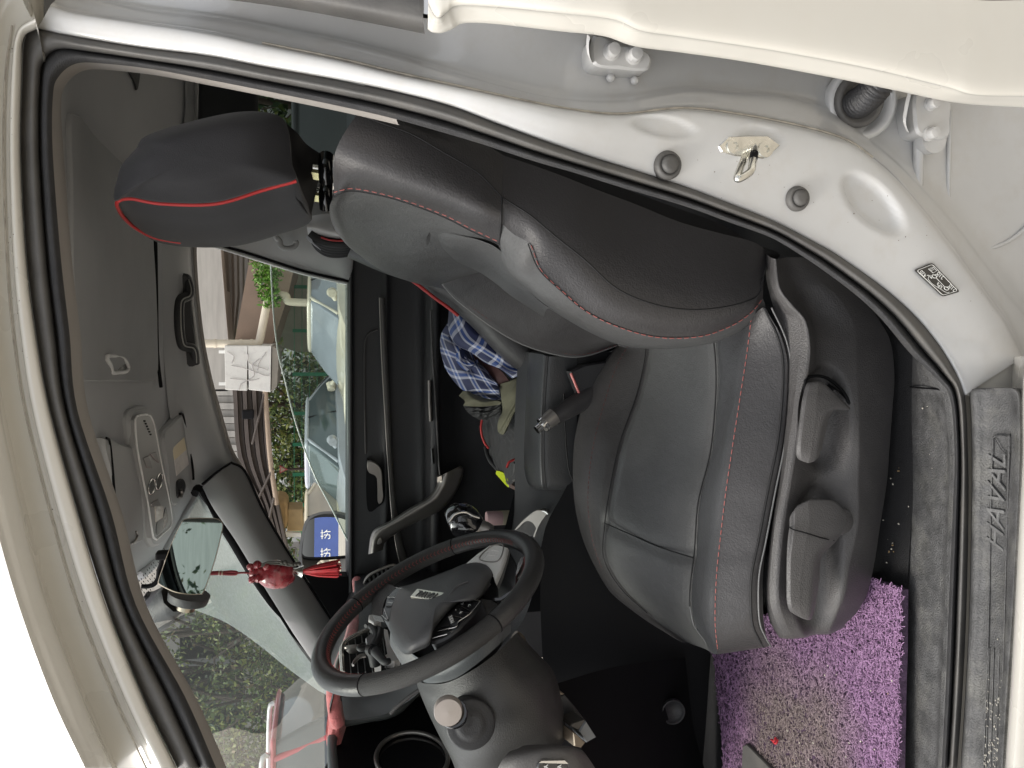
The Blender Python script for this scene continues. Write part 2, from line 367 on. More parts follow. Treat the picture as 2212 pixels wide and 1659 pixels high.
# ---- rear door edge
DU = [(925,8),(938,32),(950,38),(966,26),(990,12),(1071,15),(1204,28),(1324,42),(1387,67),(1475,80),(1675,110),(1875,147),(2042,187),(2108,205),(2240,208)]
DL = [(924,63),(934,70),(954,71),(977,63),(1004,50),(1071,52),(1204,67),(1304,78),(1371,100),(1475,114),(1608,133),(1775,163),(1942,197),(2075,223),(2240,233)]
DT = [(930,-60),(945,-60),(960,-70),(975,-80),(1000,-90),(1071,-90),(1204,-80),(1324,-70),(1387,-60),(1475,-60),(1675,-40),(1875,-30),(2042,-20),(2108,0),(2240,0)]
dcols = [rail(DT, -.11), rail(mixp(DT, DU, .75), -.105), rail(mixp(DT, DU, .97), -.10), rail(mixp(DU, DL, .08), -.092), rail(mixp(DU, DL, .55), -.078), rail(mixp(DU, DL, .95), -.066), rail(DL, -.058), rail([(x, y-4) for x, y in DL], -.03)]
RX = A([1.5, 0, -.02])
m = MB(); m.patch(np.stack(dcols, 1), 8, 4); _t = rail(DT, -.11); m.grid(np.stack([_t, _t+A([.02, 0, 0]), _t+A([1.4, .04, 0])], 1)); rdoor = m.build('rear_door', PAINT, CAR, sharp=70, label='closed rear door, only its front edge in view')
m = MB(); m.patch(np.stack([rail([(380,-14),(600,14),(780,46),(918,73)], .0), rail([(370,-30),(600,2),(780,34),(916,60)], -.045), rail([(380,-52),(600,-22),(780,8),(914,34)], -.06), rail([(380,-100),(600,-80),(780,-50),(912,-20)], -.05), rail([(380,-120),(600,-100),(780,-70),(908,-40)], .02)], 1), 6, 4)
_w = rail([(380,-120),(600,-100),(780,-70),(908,-40)], .02); m.grid(np.stack([_w, _w+A([.02, .0, 0])], 1)); m.build('window_rubber', RUBBER, rdoor, sharp=180)
m = MB(); _w0 = _w+A([.02, .004, 0]); m.grid(np.stack([_w0, _w0+A([1.3, .03, 0])], 1)); m.build('window_pane', glass('rear_door_glass', (.25, .28, .27)), rdoor, sharp=180)
m = MB(); m.patch(np.stack([rail([(903,-40),(905,-8),(906,24)], -.06), rail([(915,-40),(917,-8),(917,30)], -.072), rail([(930,-40),(934,-8),(934,30)], -.072), rail([(946,-40),(950,-6),(950,22)], -.06)], 1), 4, 4); m.build('chrome_trim', CHROME, rdoor, sharp=180)
# ---- hinges of the rear door on the pillar
def hinge(outl, bolts, br, flange, name='rear_door_hinge', tabs=()):
    m = MB(); o = even([PT(x, y, .012) for x, y in outl], 40, closed=True); m.prism(o, (0, .04, 0), bev=.003)
    for t in tabs: m.disc(PT(*t, .030), (0, -1, 0), .018, .012, 20)
    m.patch([[PT(x, y, of) for x, y in flange] for of in (.036, .008, -.002)], 4, 6, thick=(.004, .003, .002))
    h = m.build(name, PAINT_IN, CAR, sharp=50)
    for bx, by in bolts:
        m = MB(); n = A([0, -1, 0]); r = br
        m.disc(PT(bx, by, .014), n, r, seg=20, prof=[(r*1.25, 0), (r*1.25, .003), (r, .004), (r*.97, .011), (r*.85, .013), (.001, .0135)]); m.build('bolt', PAINT_IN, h, sharp=50)
    return h
hinge([(1284,76),(1330,92),(1380,102),(1407,120),(1406,142),(1396,151),(1340,148),(1282,136)], [(1319,113),(1367,122)], .0078, [(1274,80),(1272,100),(1274,122),(1280,136)])
hinge([(1980,200),(2020,206),(2054,216),(2055,260),(2052,294),(2030,300),(2010,296),(1984,288),(1976,250)], [(2007,225),(2005,290)], .0072, [(1968,205),(1962,230),(1957,265),(1964,288)], tabs=[(2003,303)])
m = MB()
for x, y in ((1320,167),(1372,173)): m.disc(PT(x, y, .034), (0, -1, 0), .004, seg=16, prof=[(.005, -.002), (.0045, .001), (.003, .0025), (.0005, .003)])
m.build('spot_mark', PAINT_IN, CAR)
# ---- wiring boot
bc = PT(1857, 217, .020)
m = MB(); m.disc(bc, (-.15, -1, .1), .026, seg=32, prof=[(.030, -.02), (.0315, .0), (.029, .005), (.024, .004), (.019, -.002), (.012, -.002)]); boot = m.build('wiring_boot', RUBBER, CAR, sharp=180)
pts = cr([PT(1852,224,.012), PT(1872,210,-.012), PT(1893,188,-.03), PT(1915,160,-.04)], 16)
m = MB(); m.tube(pts, [.0155+.003*math.sin(i*1.55) for i in range(50)], n=18); m.build('bellows', PLASTIC_D, boot, sharp=180)
m = MB(); m.disc(PT(1862,222,.028), (-.1, -1, .1), .034, seg=32, prof=[(.044, -.012), (.044, .004), (.038, .006), (.033, .0), (.030, -.01)]); m.build('boot_surround', PAINT_IN, boot, sharp=180)
# ---- striker
sp = [(1571,295),(1618,291),(1661,293),(1687,313),(1672,329),(1651,343),(1622,340),(1591,337),(1558,328),(1551,316)]
m = MB(); m.prism([PT(x, y, -.007) for x, y in sp], (0, .012, 0), bev=.002); strk = m.build('striker', STEEL, CAR, sharp=30)
for x, y in ((1585,316),(1652,323)):
    m = MB(); m.disc(PT(x, y, -.0065), (0, -1, 0), .009, seg=20, prof=[(.0095, 0), (.009, .003), (.004, .0035), (.003, .001), (.0005, .001)]); m.build('screw', STEEL, strk)
m = MB(); m.tube([PT(1630,318,-.004), PT(1630,322,-.02), PT(1626,352,-.038), PT(1620,372,-.045), PT(1596,386,-.045), PT(1594,378,-.042), PT(1605,350,-.025), PT(1612,335,-.004)], .0042, n=12, sub=6); m.build('loop', STEEL, strk, sharp=180)
m = MB(); m.tube([PT(1629.2,331,-.0262), PT(1627,345,-.0345)], .0046, n=12); m.build('wear_mark', BLACK, strk)
# ---- rubber bump stops
for x, y, r in ((1440,358,.0155),(1719,430,.0142)):
    m = MB(); m.disc(PT(x, y, -.002), (0, -1, 0), r, seg=32, prof=[(r, -.006), (r*1.02, .004), (r*.9, .008), (r*.72, .009), (r*.68, .0075), (r*.62, .0075), (r*.58, .0125), (r*.3, .0135), (.0005, .0135)])
    m.build('bump_stop', RUBBER, CAR, sharp=180)
# ---- tyre pressure sticker
def sticker():
    q = lambda u, v, o=-.0085: PT(*(A([1975,583.])*(1-u)*(1-v)+A([2014,567.])*u*(1-v)+A([2074,630.])*u*v+A([2037,641.])*(1-u)*v), o)
    rr = []
    for (cx, cy, a0) in ((.88,.94,0),(.12,.94,90),(.12,.06,180),(.88,.06,270)):
        for a in range(0, 91, 30): rr.append((cx+.12*math.cos(R(a0+a)), cy+.06*math.sin(R(a0+a))))
    m = MB(); m.prism([q(u, v) for u, v in rr], (0, .0014, 0)); s = m.build('tyre_pressure_sticker', PIANO, CAR, smooth=False, label='black tyre pressure sticker with white diagram')
    m = MB(); lw = .00034
    inn = [(.5+(u-.5)*.86, .5+(v-.5)*.91) for u, v in rr]
    m.tube([q(u, v, -.009) for u, v in inn], lw, n=5, closed=True)
    # car side view, wheels, valve arrows, load icon (u across, v from rear end to front end)
    body = [(.42,.30),(.30,.33),(.20,.36),(.14,.44),(.13,.55),(.20,.70),(.26,.78),(.30,.86),(.40,.93),(.50,.92)]
    m.tube([q(u, v, -.009) for u, v in body], lw*.8, n=5, sub=4)
    m.tube([q(.55, .42, -.009), q(.52, .74, -.009)], lw*.9, n=5); m.tube([q(.36, .34, -.009), q(.34, .40, -.009)], lw*1.6, n=5)
    for v in (.37, .80):
        th = np.linspace(0, 2*np.pi, 14, endpoint=False); m.tube([q(.53+.10*math.cos(t), v+.055*math.sin(t), -.009) for t in th], lw*1.4, n=5, closed=True)
        m.tube([q(.66, v-.04, -.009), q(.74, v, -.009), q(.66, v+.04, -.009)], lw*1.2, n=5)
    m.tube([q(.28, .27, -.009), q(.36, .29, -.009), q(.30, .33, -.009)], lw*1.2, n=5)
    m.tube([q(u, v, -.009) for u, v in ((.60,.12),(.86,.12),(.86,.25),(.62,.27))], lw*1.2, n=5, closed=True)
    for v in (.15, .19): m.tube([q(.64, v, -.009), q(.80, v, -.009)], lw, n=5)
    m.build('printed_diagram', WHITE_P, s, sharp=180)
    xd = q(.5, .2)-q(.5, .8); yd = q(.1, .5)-q(.9, .5)
    for tx, u, v, sz in (('210', .84, .40, .0075), ('210', .84, .83, .0075), ('420', .19, .19, .007), ('kPa', .36, .66, .0065)):
        text(tx, 'pressure_figure', WHITE_P, s, q(u, v, -.0092), xd, yd, sz, .0002)
sticker()
# ---- sill plate (dirty, embossed lettering), inner sill trim
def prow(y, xi, xo): return [PT(xi, y, .012), PT(xi+3, y, -.012), PT(xi+12, y, -.022), PT(xi+(xo-xi)*.35, y, -.032), PT(xi+(xo-xi)*.75, y, -.062), PT(xo-12, y, -.080), PT(xo-2, y, -.088), PT(xo+4, y, -.075), PT(xo+4, y, .0)]
rows = [prow(838, 2108, 2186), prow(842, 2098, 2196), prow(856, 2094, 2204), prow(900, 2097, 2206), prow(1000, 2099, 2206), prow(1106, 2098, 2202), prow(1300, 2094, 2192), prow(1480, 2086, 2180), prow(1670, 2074, 2168)]
m = MB(); m.patch(rows, 6, 5); splate = m.build('sill_plate', SCUFF, CAR, sharp=60, label='scuffed black sill plate with raised lettering')
def PS(x, y, lift=0.0):      # point on the sill plate face
    t = (y-856)/800.; xi = np.interp(y, [856, 1106, 1300, 1659], [2094, 2098, 2094, 2074]); xo = np.interp(y, [856, 1106, 1300, 1659], [2204, 2202, 2192, 2168])
    s = (x-xi)/(xo-xi); off = np.interp(s, [0, .1, .35, .75, .9, 1], [-.012, -.022, -.032, -.062, -.080, -.088])
    p = PT(x, y, off); return p-ray(x, y)*lift
m = MB(); m.tube([PS(x, y, .001) for x, y in ((2124,1659),(2134,1400),(2140,1110),(2144,960),(2147,945),(2156,941),(2176,944),(2180,955),(2176,1106),(2168,1400),(2158,1659))], .0010, n=6, sub=8); m.tube([PS(2150,950,.001), PS(2163,972,.001), PS(2178,986,.001)], .0008, n=6)
m.build('embossed_border', SCUFF, splate, sharp=180)
SCUFF_L = mat('worn_raised_letter', (.13, .13, .13), .55, bump=.4, bscale=500, noise=.35, nscale=60)
xd = PS(2160,1000)-PS(2156,1190); yd = PS(2140,1100)-PS(2175,1100)
text('HAVAL', 'raised_lettering', SCUFF_L, splate, PS(2154,1085,.001), xd, yd, .040, .0010, shear=.3, sx=.98)
# ridges worn through to pale marks at the front of the plate
m = MB()
for xx in (2140, 2150, 2162): m.tube([PS(xx-(y-1300)*.03, y, .0006) for y in (1400, 1480, 1560, 1659)], .0007, n=5)
m.build('tread_ridge', SCUFF, splate, sharp=180)
m = MB()
for i in range(110):
    y = 1660-abs(rng.normal(0, 110)); 
    x = random.choice((2133, 2142, 2152, 2160))+rng.normal(0, 2.2)-(y-1500)*.03
    p = PS(x, y, .0012); m.box(p, (abs(rng.normal(.0008, .0006))+.0004, abs(rng.normal(.0008, .0006))+.0004, .0006), None)
m.build('worn_flake', mat('pale_wear', (.40, .38, .33), .8, noise=.2, nscale=50), splate, kind='stuff', smooth=False)
# inner sill trim
def trow(y, xi, xm, xo): return [PT(xi, y, .24), PT(xi, y, .165), PT(xi+4, y, .150), PT(xi+(xm-xi)*.3, y, .120), PT(xi+(xm-xi)*.8, y, .066), PT(xm, y, .048), PT(xm+6, y, .036), PT(xo, y, .030), PT(xo+14, y, .02), PT(xo+16, y, .06)]
rows = [trow(700, 1972, 1985, 1990), trow(772, 1967, 2000, 2008), trow(840, 1964, 2024, 2036), trow(860, 1963, 2032, 2042), trow(980, 1958, 2044, 2052), trow(1106, 1952, 2042, 2050), trow(1300, 1946, 2034, 2042), trow(1480, 1941, 2026, 2034), trow(1680, 1935, 2018, 2026)]
m = MB(); m.patch(rows, 6, 5); strim = m.build('sill_trim', SCUFF, CAR, sharp=60)
m = MB(); m.tube([PT(x, y, o) for x, y, o in ((1966,836,.146),(1990,838,.09),(2026,841,.044),(2040,846,.034))], .0012, n=6, sub=6); m.build('trim_joint', BLACK, strim, sharp=180)

# ---- sealer beads and small marks in the paint
BEAD = mat('grey_sealer', (.36, .33, .28), .7, noise=.3, nscale=60)
m = MB(); m.tube([p+A([0, -.0004, 0]) for p in cr(rail(mixp(G1, G2, .30)[:10], -.0145), 8)], .0011, n=5); m.build('sealer_bead', BEAD, shell, sharp=180, label=None)
m = MB(); m.tube([p+A([0, -.0008, 0]) for p in cr(rail(mixp(B2, B1, .06)[4:16], .0035), 8)], .0013, n=5); m.build('sealer_bead', BEAD, shell, sharp=180)
m = MB()
for i in range(70):
    k = rng.integers(0, 3)
    if k == 0: j = rng.integers(0, 9); t_ = rng.random(); p_ = A(G1[j])*(1-t_)+A(G1[j+1])*t_; q = PT(p_[0]-rng.uniform(-6, 14), p_[1], -.0245)
    elif i > 45: continue
    else: x = rng.uniform(1400, 2180); y = np.interp(x, [1400, 1700, 1900, 2180], [300, 400, 470, 690])+rng.normal(0, 40); q = PT(x, y, -.0065)
    m.disc(q, (0, -1, 0), abs(rng.normal(.00025, .0002))+.00025, seg=6)
m.build('stone_chip', mat('chip_brown', (.16, .10, .07), .8, noise=.2), shell, smooth=False, kind='stuff')
# ================================================================== driver's seat
def P3(L): return [P(*q) for q in L]
def toward(p, lift):
    p = np.asarray(p, float); v = CAM-p; return p+v/np.linalg.norm(v, axis=-1, keepdims=True)*lift
def seam(mb, pts, r=.0012, lift=.0005, sub=8): mb.tube(toward(cr(pts, sub), lift), r, n=6)
def dashes(mb, pts, step=.007, ln=.0045, r=.0007, lift=.0012, flat=False):
    q = toward(cr(pts, 10), lift); L = np.linalg.norm(np.diff(q, axis=0), axis=1).sum(); n = max(2, int(L/step)); q = lin(q, n*8+1)
    k = max(2, int(8*ln/step))
    for i in range(n): mb.tube(q[i*8:i*8+k+1], r, n=5)
seat = thing('driver_seat', None, None, P(1500, 1000, 1.2)); seat.parent = CAR; seat['_o'] = [0, 1.2, 0]; seat.location = (0, 0, 0)
seat['label'] = 'driver seat in black leather with red stitching, nearest the open door'
# ---- backrest: near shoulder
US = [[(800,225,1.03),(772,246,1.00),(724,330,1.005),(721,425,1.06)],
      [(850,240,1.02),(830,268,.99),(762,345,.992),(735,418,1.052)],
      [(900,262,1.01),(890,290,.985),(800,362,.985),(768,413,1.048)],
      [(985,292,1.0),(960,330,.98),(900,402,.978),(852,430,1.038)],
      [(1045,312,1.0),(1028,370,.978),(982,432,.972),(952,466,1.03)],
      [(1070,325,1.0),(1062,402,.975),(1040,460,.97),(1020,500,1.025)],
      [(1088,336,1.0),(1084,426,.974),(1082,478,.974),(1079,528,1.022)]]
US = A([[P(*q) for q in r] for r in US])
m = MB(); m.patch(US, 8, 8); back = m.build('backrest', LEATHER, seat, sharp=180)
# centre of the back, soft grey
UC = [[(721,425,1.06),(712,448,1.12),(716,478,1.2),(733,508,1.33),(760,520,1.38)],
      [(735,418,1.052),(722,452,1.12),(734,492,1.21),(750,530,1.345),(780,535,1.40)],
      [(768,413,1.048),(746,455,1.125),(758,500,1.22),(774,549,1.36),(800,552,1.42)],
      [(852,430,1.038),(820,472,1.13),(822,530,1.24),(832,587,1.40),(850,590,1.46)],
      [(952,466,1.03),(908,510,1.135),(898,560,1.25),(902,610,1.42),(920,614,1.48)],
      [(1020,500,1.025),(970,530,1.14),(945,572,1.26),(932,615,1.43),(950,620,1.49)],
      [(1079,528,1.022),(1040,548,1.15),(1000,580,1.27),(956,614,1.44),(975,622,1.50)],
      [(1122,602,1.06),(1104,600,1.17),(1086,594,1.28),(1068,585,1.345),(1060,582,1.41)],
      [(1182,662,1.09),(1176,652,1.18),(1172,641,1.28),(1167,629,1.36),(1160,624,1.42)],
      [(1292,716,1.12),(1282,711,1.2),(1271,703,1.3),(1259,689,1.37),(1255,684,1.42)]]
UC = A([[P(*q) for q in r] for r in UC])
def ucdisp(g):
    return g
m = MB(); m.patch(UC, 8, 8); m.build('backrest_centre', LEATHER_G, seat, sharp=180)
# raised insert in the middle of the back
IN = [[(922,512,1.115),(921,526,1.155),(930,540,1.195)],[(934,499,1.10),(940,525,1.16),(952,548,1.22)],[(975,505,1.075),(975,535,1.14),(985,565,1.23)],[(1040,520,1.04),(1035,550,1.13),(1030,585,1.24)],[(1084,545,1.03),(1078,575,1.13),(1068,610,1.25)],[(1128,605,1.05),(1115,620,1.14),(1105,640,1.26)],[(1190,665,1.08),(1180,670,1.16),(1175,685,1.27)]]
IN = A([[P(*q) for q in r] for r in IN]); 
def puff(g, h=.010):
    u = np.linspace(-1, 1, g.shape[0])[:, None]; v = np.linspace(-1, 1, g.shape[1])[None]
    k = (1-u**6)*(1-v**4); vv = CAM-g; vv /= np.linalg.norm(vv, axis=-1, keepdims=True); return g+vv*(k*h)[..., None]
m = MB(); m.patch(IN, 6, 6, disp=lambda g: puff(g, .008)); m.build('backrest_insert', LEATHER_G, seat, sharp=180)
# near lower bolster
NBp = [[(1088,336,1.0),(1084,426,.974),(1082,480,.980),(1079,528,1.022),(1072,545,1.09)],
      [(1112,344,.998),(1116,446,.972),(1108,505,.982),(1090,560,1.034),(1085,572,1.12)],
      [(1160,360,.994),(1149,468,.968),(1147,530,.978),(1112,592,1.036),(1105,600,1.13)],
      [(1220,382,.99),(1205,515,.960),(1170,585,.970),(1145,622,1.034),(1140,630,1.14)],
      [(1290,410,.988),(1264,562,.952),(1218,632,.966),(1185,656,1.03),(1180,662,1.15)],
      [(1370,440,.985),(1332,623,.950),(1272,676,.966),(1270,708,1.028),(1268,715,1.15)],
      [(1470,480,.982),(1412,657,.948),(1340,708,.966),(1342,739,1.026),(1340,745,1.14)],
      [(1560,505,.98),(1490,669,.948),(1422,729,.968),(1422,749,1.022),(1420,754,1.12)],
      [(1620,520,.98),(1560,664,.948),(1512,727,.966),(1512,742,1.014),(1510,747,1.10)],
      [(1648,535,.98),(1610,652,.950),(1580,704,.965),(1586,720,1.004),(1584,726,1.08)],
      [(1656,550,.985),(1638,636,.955),(1622,676,.966),(1632,690,.994),(1630,694,1.06)],
      [(1660,556,.99),(1650,600,.962),(1648,645,.972),(1654,662,.985),(1650,666,1.04)]]
NB = A([[P(*q) for q in r] for r in NBp])
m = MB(); m.patch(NB[:, :3], 8, 8); m.build('near_bolster', LEATHER, seat, sharp=180)
m = MB(); m.patch(NB[:, 2:], 8, 8); m.build('near_bolster_face', LEATHER_G, seat, sharp=180)
# dark fabric flank above the seam
SP = [[(760,205,1.10),(790,222,1.04),(772,247,1.002)],[(880,232,1.08),(900,246,1.02),(890,288,.988)],[(1010,270,1.06),(1010,296,1.0),(1000,345,.984)],[(1100,305,1.05),(1095,345,.99),(1085,424,.976)],[(1200,345,1.04),(1180,385,.985),(1150,466,.970)],[(1330,395,1.03),(1300,450,.975),(1265,560,.954)],[(1450,440,1.02),(1430,500,.97),(1334,621,.952)],[(1560,480,1.02),(1540,540,.968),(1412,655,.950)],[(1630,520,1.02),(1610,570,.968),(1490,667,.950)],[(1690,545,1.03),(1650,560,.975),(1560,662,.950)],[(1690,560,1.03),(1657,580,.98),(1648,600,.964)]]
SP = A([[P(*q) for q in r] for r in SP]); SP[:, :2, 1] += .012
m = MB(); m.patch(SP, 6, 6); m.build('fabric_flank', FABRIC, seat, sharp=180)
# far lower bolster
FB = [[(1010,570,1.34),(962,606,1.42),(955,613,1.44),(965,618,1.50)],
      [(1070,582,1.34),(1010,640,1.44),(991,651,1.465),(1000,655,1.52)],
      [(1170,625,1.35),(1095,690,1.45),(1071,711,1.475),(1080,716,1.53)],
      [(1257,685,1.36),(1165,732,1.455),(1138,747,1.48),(1146,752,1.54)],
      [(1310,715,1.37),(1235,752,1.46),(1220,769,1.485),(1226,775,1.54)],
      [(1337,735,1.38),(1280,755,1.46),(1271,767,1.485),(1276,772,1.54)],
      [(1352,742,1.40),(1335,742,1.46),(1334,746,1.48),(1338,752,1.53)]]
FB = A([[P(*q) for q in r] for r in FB])
m = MB(); m.patch(FB, 6, 6); m.build('far_bolster', LEATHER, seat, sharp=180)
# ---- headrest with its cover
N = [(637,392),(567,411),(467,440),(350,440),(283,429),(254,436),(252,415),(258,393),(268,360),(297,327),(322,297),(417,267),(500,249),(560,246),(608,258),(624,290),(628,330),(632,362)]
ring0 = A([P(x, y, 1.075) for x, y in N])
# the front edge bulges forward across the width, then the far side
lowpx = {0:(668,462),1:(600,493),2:(500,520),3:(390,522),4:(318,508),5:(272,470)}
ringM = ring0+A([0, .12, 0]); 
for i, (x, y) in lowpx.items(): ringM[i] = P(x, y, 1.215)
cN = ring0.mean(0)
ringI = cN+(ring0-cN)*.965+A([0, -.016, 0]); ringI2 = cN+(ring0-cN)*.6+A([0, -.040, 0])
ringQ = ring0*.55+ringM*.45; ringQ[:6] = toward(ringQ[:6], .010)
ringF = ringM+A([0, .09, 0]); cF = ringF.mean(0); ringF = cF+(ringF-cF)*.93
m = MB(); m.rings([ringI2, ringI, ring0, ringQ, ringM, ringF], 6, 5, cap0=cN+A([0, -.044, 0]), cap1=cF+A([0, .03, 0])); hr = m.build('headrest', mat('black_cover_cloth', (.010, .010, .013), .75, bump=.35, bscale=900, noise=.15, nscale=5, sheen=.15), seat, sharp=180)
pip = [P(640,391,1.072)]+[ring0[i] for i in range(1, 6)]+[P(258,456,1.12), P(275,478,1.17), P(298,496,1.20), P(335,514,1.22), P(390,524,1.23)]
m = MB(); m.tube(toward(cr(pip, 10), .0035), .0025, n=8); m.build('red_piping', REDP, hr, sharp=180)
# loose flap of the cover behind the posts, and the posts
fl = [[(604,256,1.10),(608,330,1.07),(632,392,1.08),(640,430,1.12)],[(640,285,1.13),(636,340,1.11),(650,400,1.12),(655,450,1.16)],[(663,312,1.17),(660,350,1.16),(668,410,1.17),(664,462,1.2)],[(697,335,1.21),(694,360,1.21),(690,380,1.22),(672,466,1.25)]]
m = MB(); m.patch([[P(*q) for q in r] for r in fl], 6, 6, thick=(.0, .004, .003)); m.build('cover_flap', mat('black_flap_cloth', (.008, .008, .010), .75, bump=.3, bscale=700, noise=.2), hr, sharp=180)
for a, b, c in (((628,353,1.19),(712,368,1.19),.0066), ((650,406,1.27),(712,420,1.27),.0066)):
    m = MB(); m.tube([P(*a), P(*b)], c, n=14); m.build('headrest_post', CHROME, seat, sharp=180)
for x, y, Y in ((697,374,1.19),(697,422,1.27)):
    m = MB(); m.tube([P(x-26, y, Y-.004), P(x+6, y+5, Y-.004)], .0085, n=4); m.build('brass_catch', mat('pale_brass', (.68, .62, .36), .25, metal=.9, noise=.1), seat, smooth=False)
for x, y, Y in ((708,366,1.19),(708,424,1.27)):
    m = MB(); m.tube([P(x-3, y-30, Y), P(x-5, y, Y-.01), P(x-3, y+26, Y)], .011, n=10, sub=4); m.build('post_sleeve', PIANO, seat, sharp=180)
# ---- cushion
CU = [[(1345,735,1.50),(1350,728,1.47),(1368,728,1.42),(1398,725,1.33),(1470,722,1.2),(1540,722,1.08),(1600,708,1.02),(1623,686,.985),(1650,664,.958),(1664,690,.955)],
      [(1300,790,1.50),(1306,784,1.465),(1335,785,1.415),(1390,790,1.33),(1468,790,1.21),(1546,790,1.08),(1590,770,1.01),(1613,765,.985),(1682,735,.956),(1692,740,.955)],
      [(1266,855,1.50),(1270,850,1.465),(1310,855,1.41),(1372,862,1.33),(1458,862,1.215),(1545,868,1.085),(1582,850,1.005),(1600,850,.980),(1692,805,.952),(1702,808,.952)],
      [(1240,955,1.50),(1245,955,1.465),(1282,960,1.40),(1338,958,1.325),(1440,968,1.21),(1534,978,1.09),(1562,960,1.0),(1583,960,.975),(1682,940,.948),(1694,942,.95)],
      [(1238,1060,1.50),(1244,1060,1.46),(1270,1065,1.39),(1316,1062,1.32),(1412,1074,1.205),(1508,1085,1.09),(1542,1075,1.0),(1567,1070,.972),(1658,1065,.944),(1674,1068,.948)],
      [(1250,1145,1.50),(1258,1143,1.46),(1276,1146,1.39),(1306,1135,1.32),(1398,1160,1.205),(1500,1190,1.09),(1530,1182,1.0),(1554,1180,.970),(1638,1170,.942),(1656,1172,.946)],
      [(1278,1215,1.50),(1284,1213,1.45),(1294,1212,1.39),(1304,1205,1.33),(1396,1230,1.21),(1492,1255,1.09),(1522,1245,1.0),(1548,1240,.968),(1624,1240,.942),(1648,1240,.946)],
      [(1318,1278,1.48),(1324,1276,1.44),(1328,1276,1.40),(1340,1270,1.35),(1415,1290,1.22),(1490,1310,1.095),(1520,1305,1.0),(1545,1305,.968),(1622,1305,.944),(1648,1300,.948)],
      [(1378,1328,1.46),(1382,1327,1.43),(1388,1326,1.40),(1398,1325,1.35),(1450,1336,1.23),(1500,1352,1.10),(1524,1355,1.01),(1545,1352,.972),(1626,1350,.950),(1650,1342,.954)],
      [(1430,1362,1.45),(1436,1362,1.42),(1442,1362,1.39),(1452,1364,1.34),(1492,1374,1.24),(1522,1384,1.12),(1536,1392,1.03),(1549,1393,.985),(1640,1382,.962),(1656,1376,.962)],
      [(1478,1388,1.44),(1484,1389,1.42),(1490,1390,1.38),(1502,1394,1.33),(1524,1402,1.25),(1538,1410,1.14),(1544,1413,1.06),(1552,1413,1.01),(1650,1398,.985),(1662,1394,.98)],
      [(1490,1370,1.46),(1500,1372,1.44),(1510,1375,1.40),(1530,1378,1.36),(1548,1386,1.30),(1560,1396,1.22),(1566,1402,1.14),(1572,1404,1.06),(1650,1394,1.03),(1664,1390,1.02)]]
CU = A([[P(*q) for q in r] for r in CU])
def groove(g):
    # crease lines pressed into the cushion
    lines = [cr(CU[:9, 3], 10), cr(CU[:9, 5], 10), cr(A([P(1305,1130,1.32), P(1352,1150,1.27), P(1420,1180,1.19), P(1497,1205,1.09)]), 14)]
    for L, dep, wd in ((lines[0], .007, .013), (lines[1], .006, .010), (lines[2], .007, .012)):
        d = np.full(g.shape[:2], 9.)
        for q in L: d = np.minimum(d, np.linalg.norm(g-q, axis=-1))
        g[..., 2] -= dep*np.exp(-(d/wd)**2)
    # soft wear wrinkles on the bolster
    return g
m = MB(); m.patch(CU[:, :4], 12, 12, disp=groove); m.build('cushion_far_bolster', LEATHER, seat, sharp=180)
m = MB(); m.patch(CU[:, 3:6], 12, 14, disp=groove); cush = m.build('cushion', LEATHER_G, seat, sharp=180)
m = MB(); m.patch(CU[:, 5:8], 12, 12, disp=groove); m.build('cushion_inner_roll', mat('roll_leather', (.053, .054, .057), .38, bump=.32, bscale=400, noise=.14, nscale=6, wr=.2), seat, sharp=180)
def wrink(g):
    u = np.arange(g.shape[0])[:, None]; v = np.linspace(0, 1, g.shape[1])[None]
    k = .0012*np.sin(u*.55+np.sin(v*5)*1.5)*np.exp(-((u-50)/40.)**2)*np.exp(-((v-.35)/.25)**2)
    g[..., 2] += k; return g
m = MB(); m.patch(CU[:, 7:], 12, 10, disp=wrink); cb = m.build('cushion_bolster', LEATHER, seat, sharp=180)
# seams
for _l, _r, _f in ((CU[:9, 5], .0011, -.0003), ([P(1305,1130,1.318), P(1352,1150,1.262), P(1420,1180,1.182), P(1497,1205,1.088)], .0012, .001), (CU[:11, 8], .0016, .0006), (CU[:9, 3], .0010, -.004), (US[:, 1], .001, .0), (NB[:, 1], .001, .0),
                   ([P(1084,426,.974), P(1082,478,.974), P(1079,528,1.022)], .0013, .0005), (UC[:7, 0], .0012, .0), (NB[2:, 2]+A([.002, .0, .004]), .0009, .0004), (UC[6:, 3], .0012, .001), ([P(955,613,1.44), P(985,595,1.38), P(1017,577,1.34)], .0012, .002)):
    m = MB(); seam(m, _l, _r, _f); m.build('seam', SEAM, seat, sharp=180)
for _l in (CU[:11, 8]+A([0, 0, -.012]), ): pass
for _l, _r, _f in ((CU[:11, 8]+A([0, 0, -.012]), .0013, .002), (FB[:, 2], .0020, .001), (CU[7:11, 5], .001, .001)):
    m = MB(); seam(m, _l, _r, _f); m.build('piping', PIP, seat, sharp=180)
for _l in (CU[:11, 7], NB[2:, 2], US[:, 3]*.9+US[:, 2]*.1):
    m = MB(); dashes(m, _l, .0105, .0072, .00062); m.build('red_stitching', REDT, seat, sharp=180, kind='stuff')
for _l in (CU[:8, 2], FB[1:, 1]*.3+FB[1:, 2]*.7):
    m = MB(); dashes(m, _l, .0095, .0065, .0005); m.build('dark_stitching', mat('dark_red_thread', (.16, .05, .05), .8), seat, sharp=180, kind='stuff')
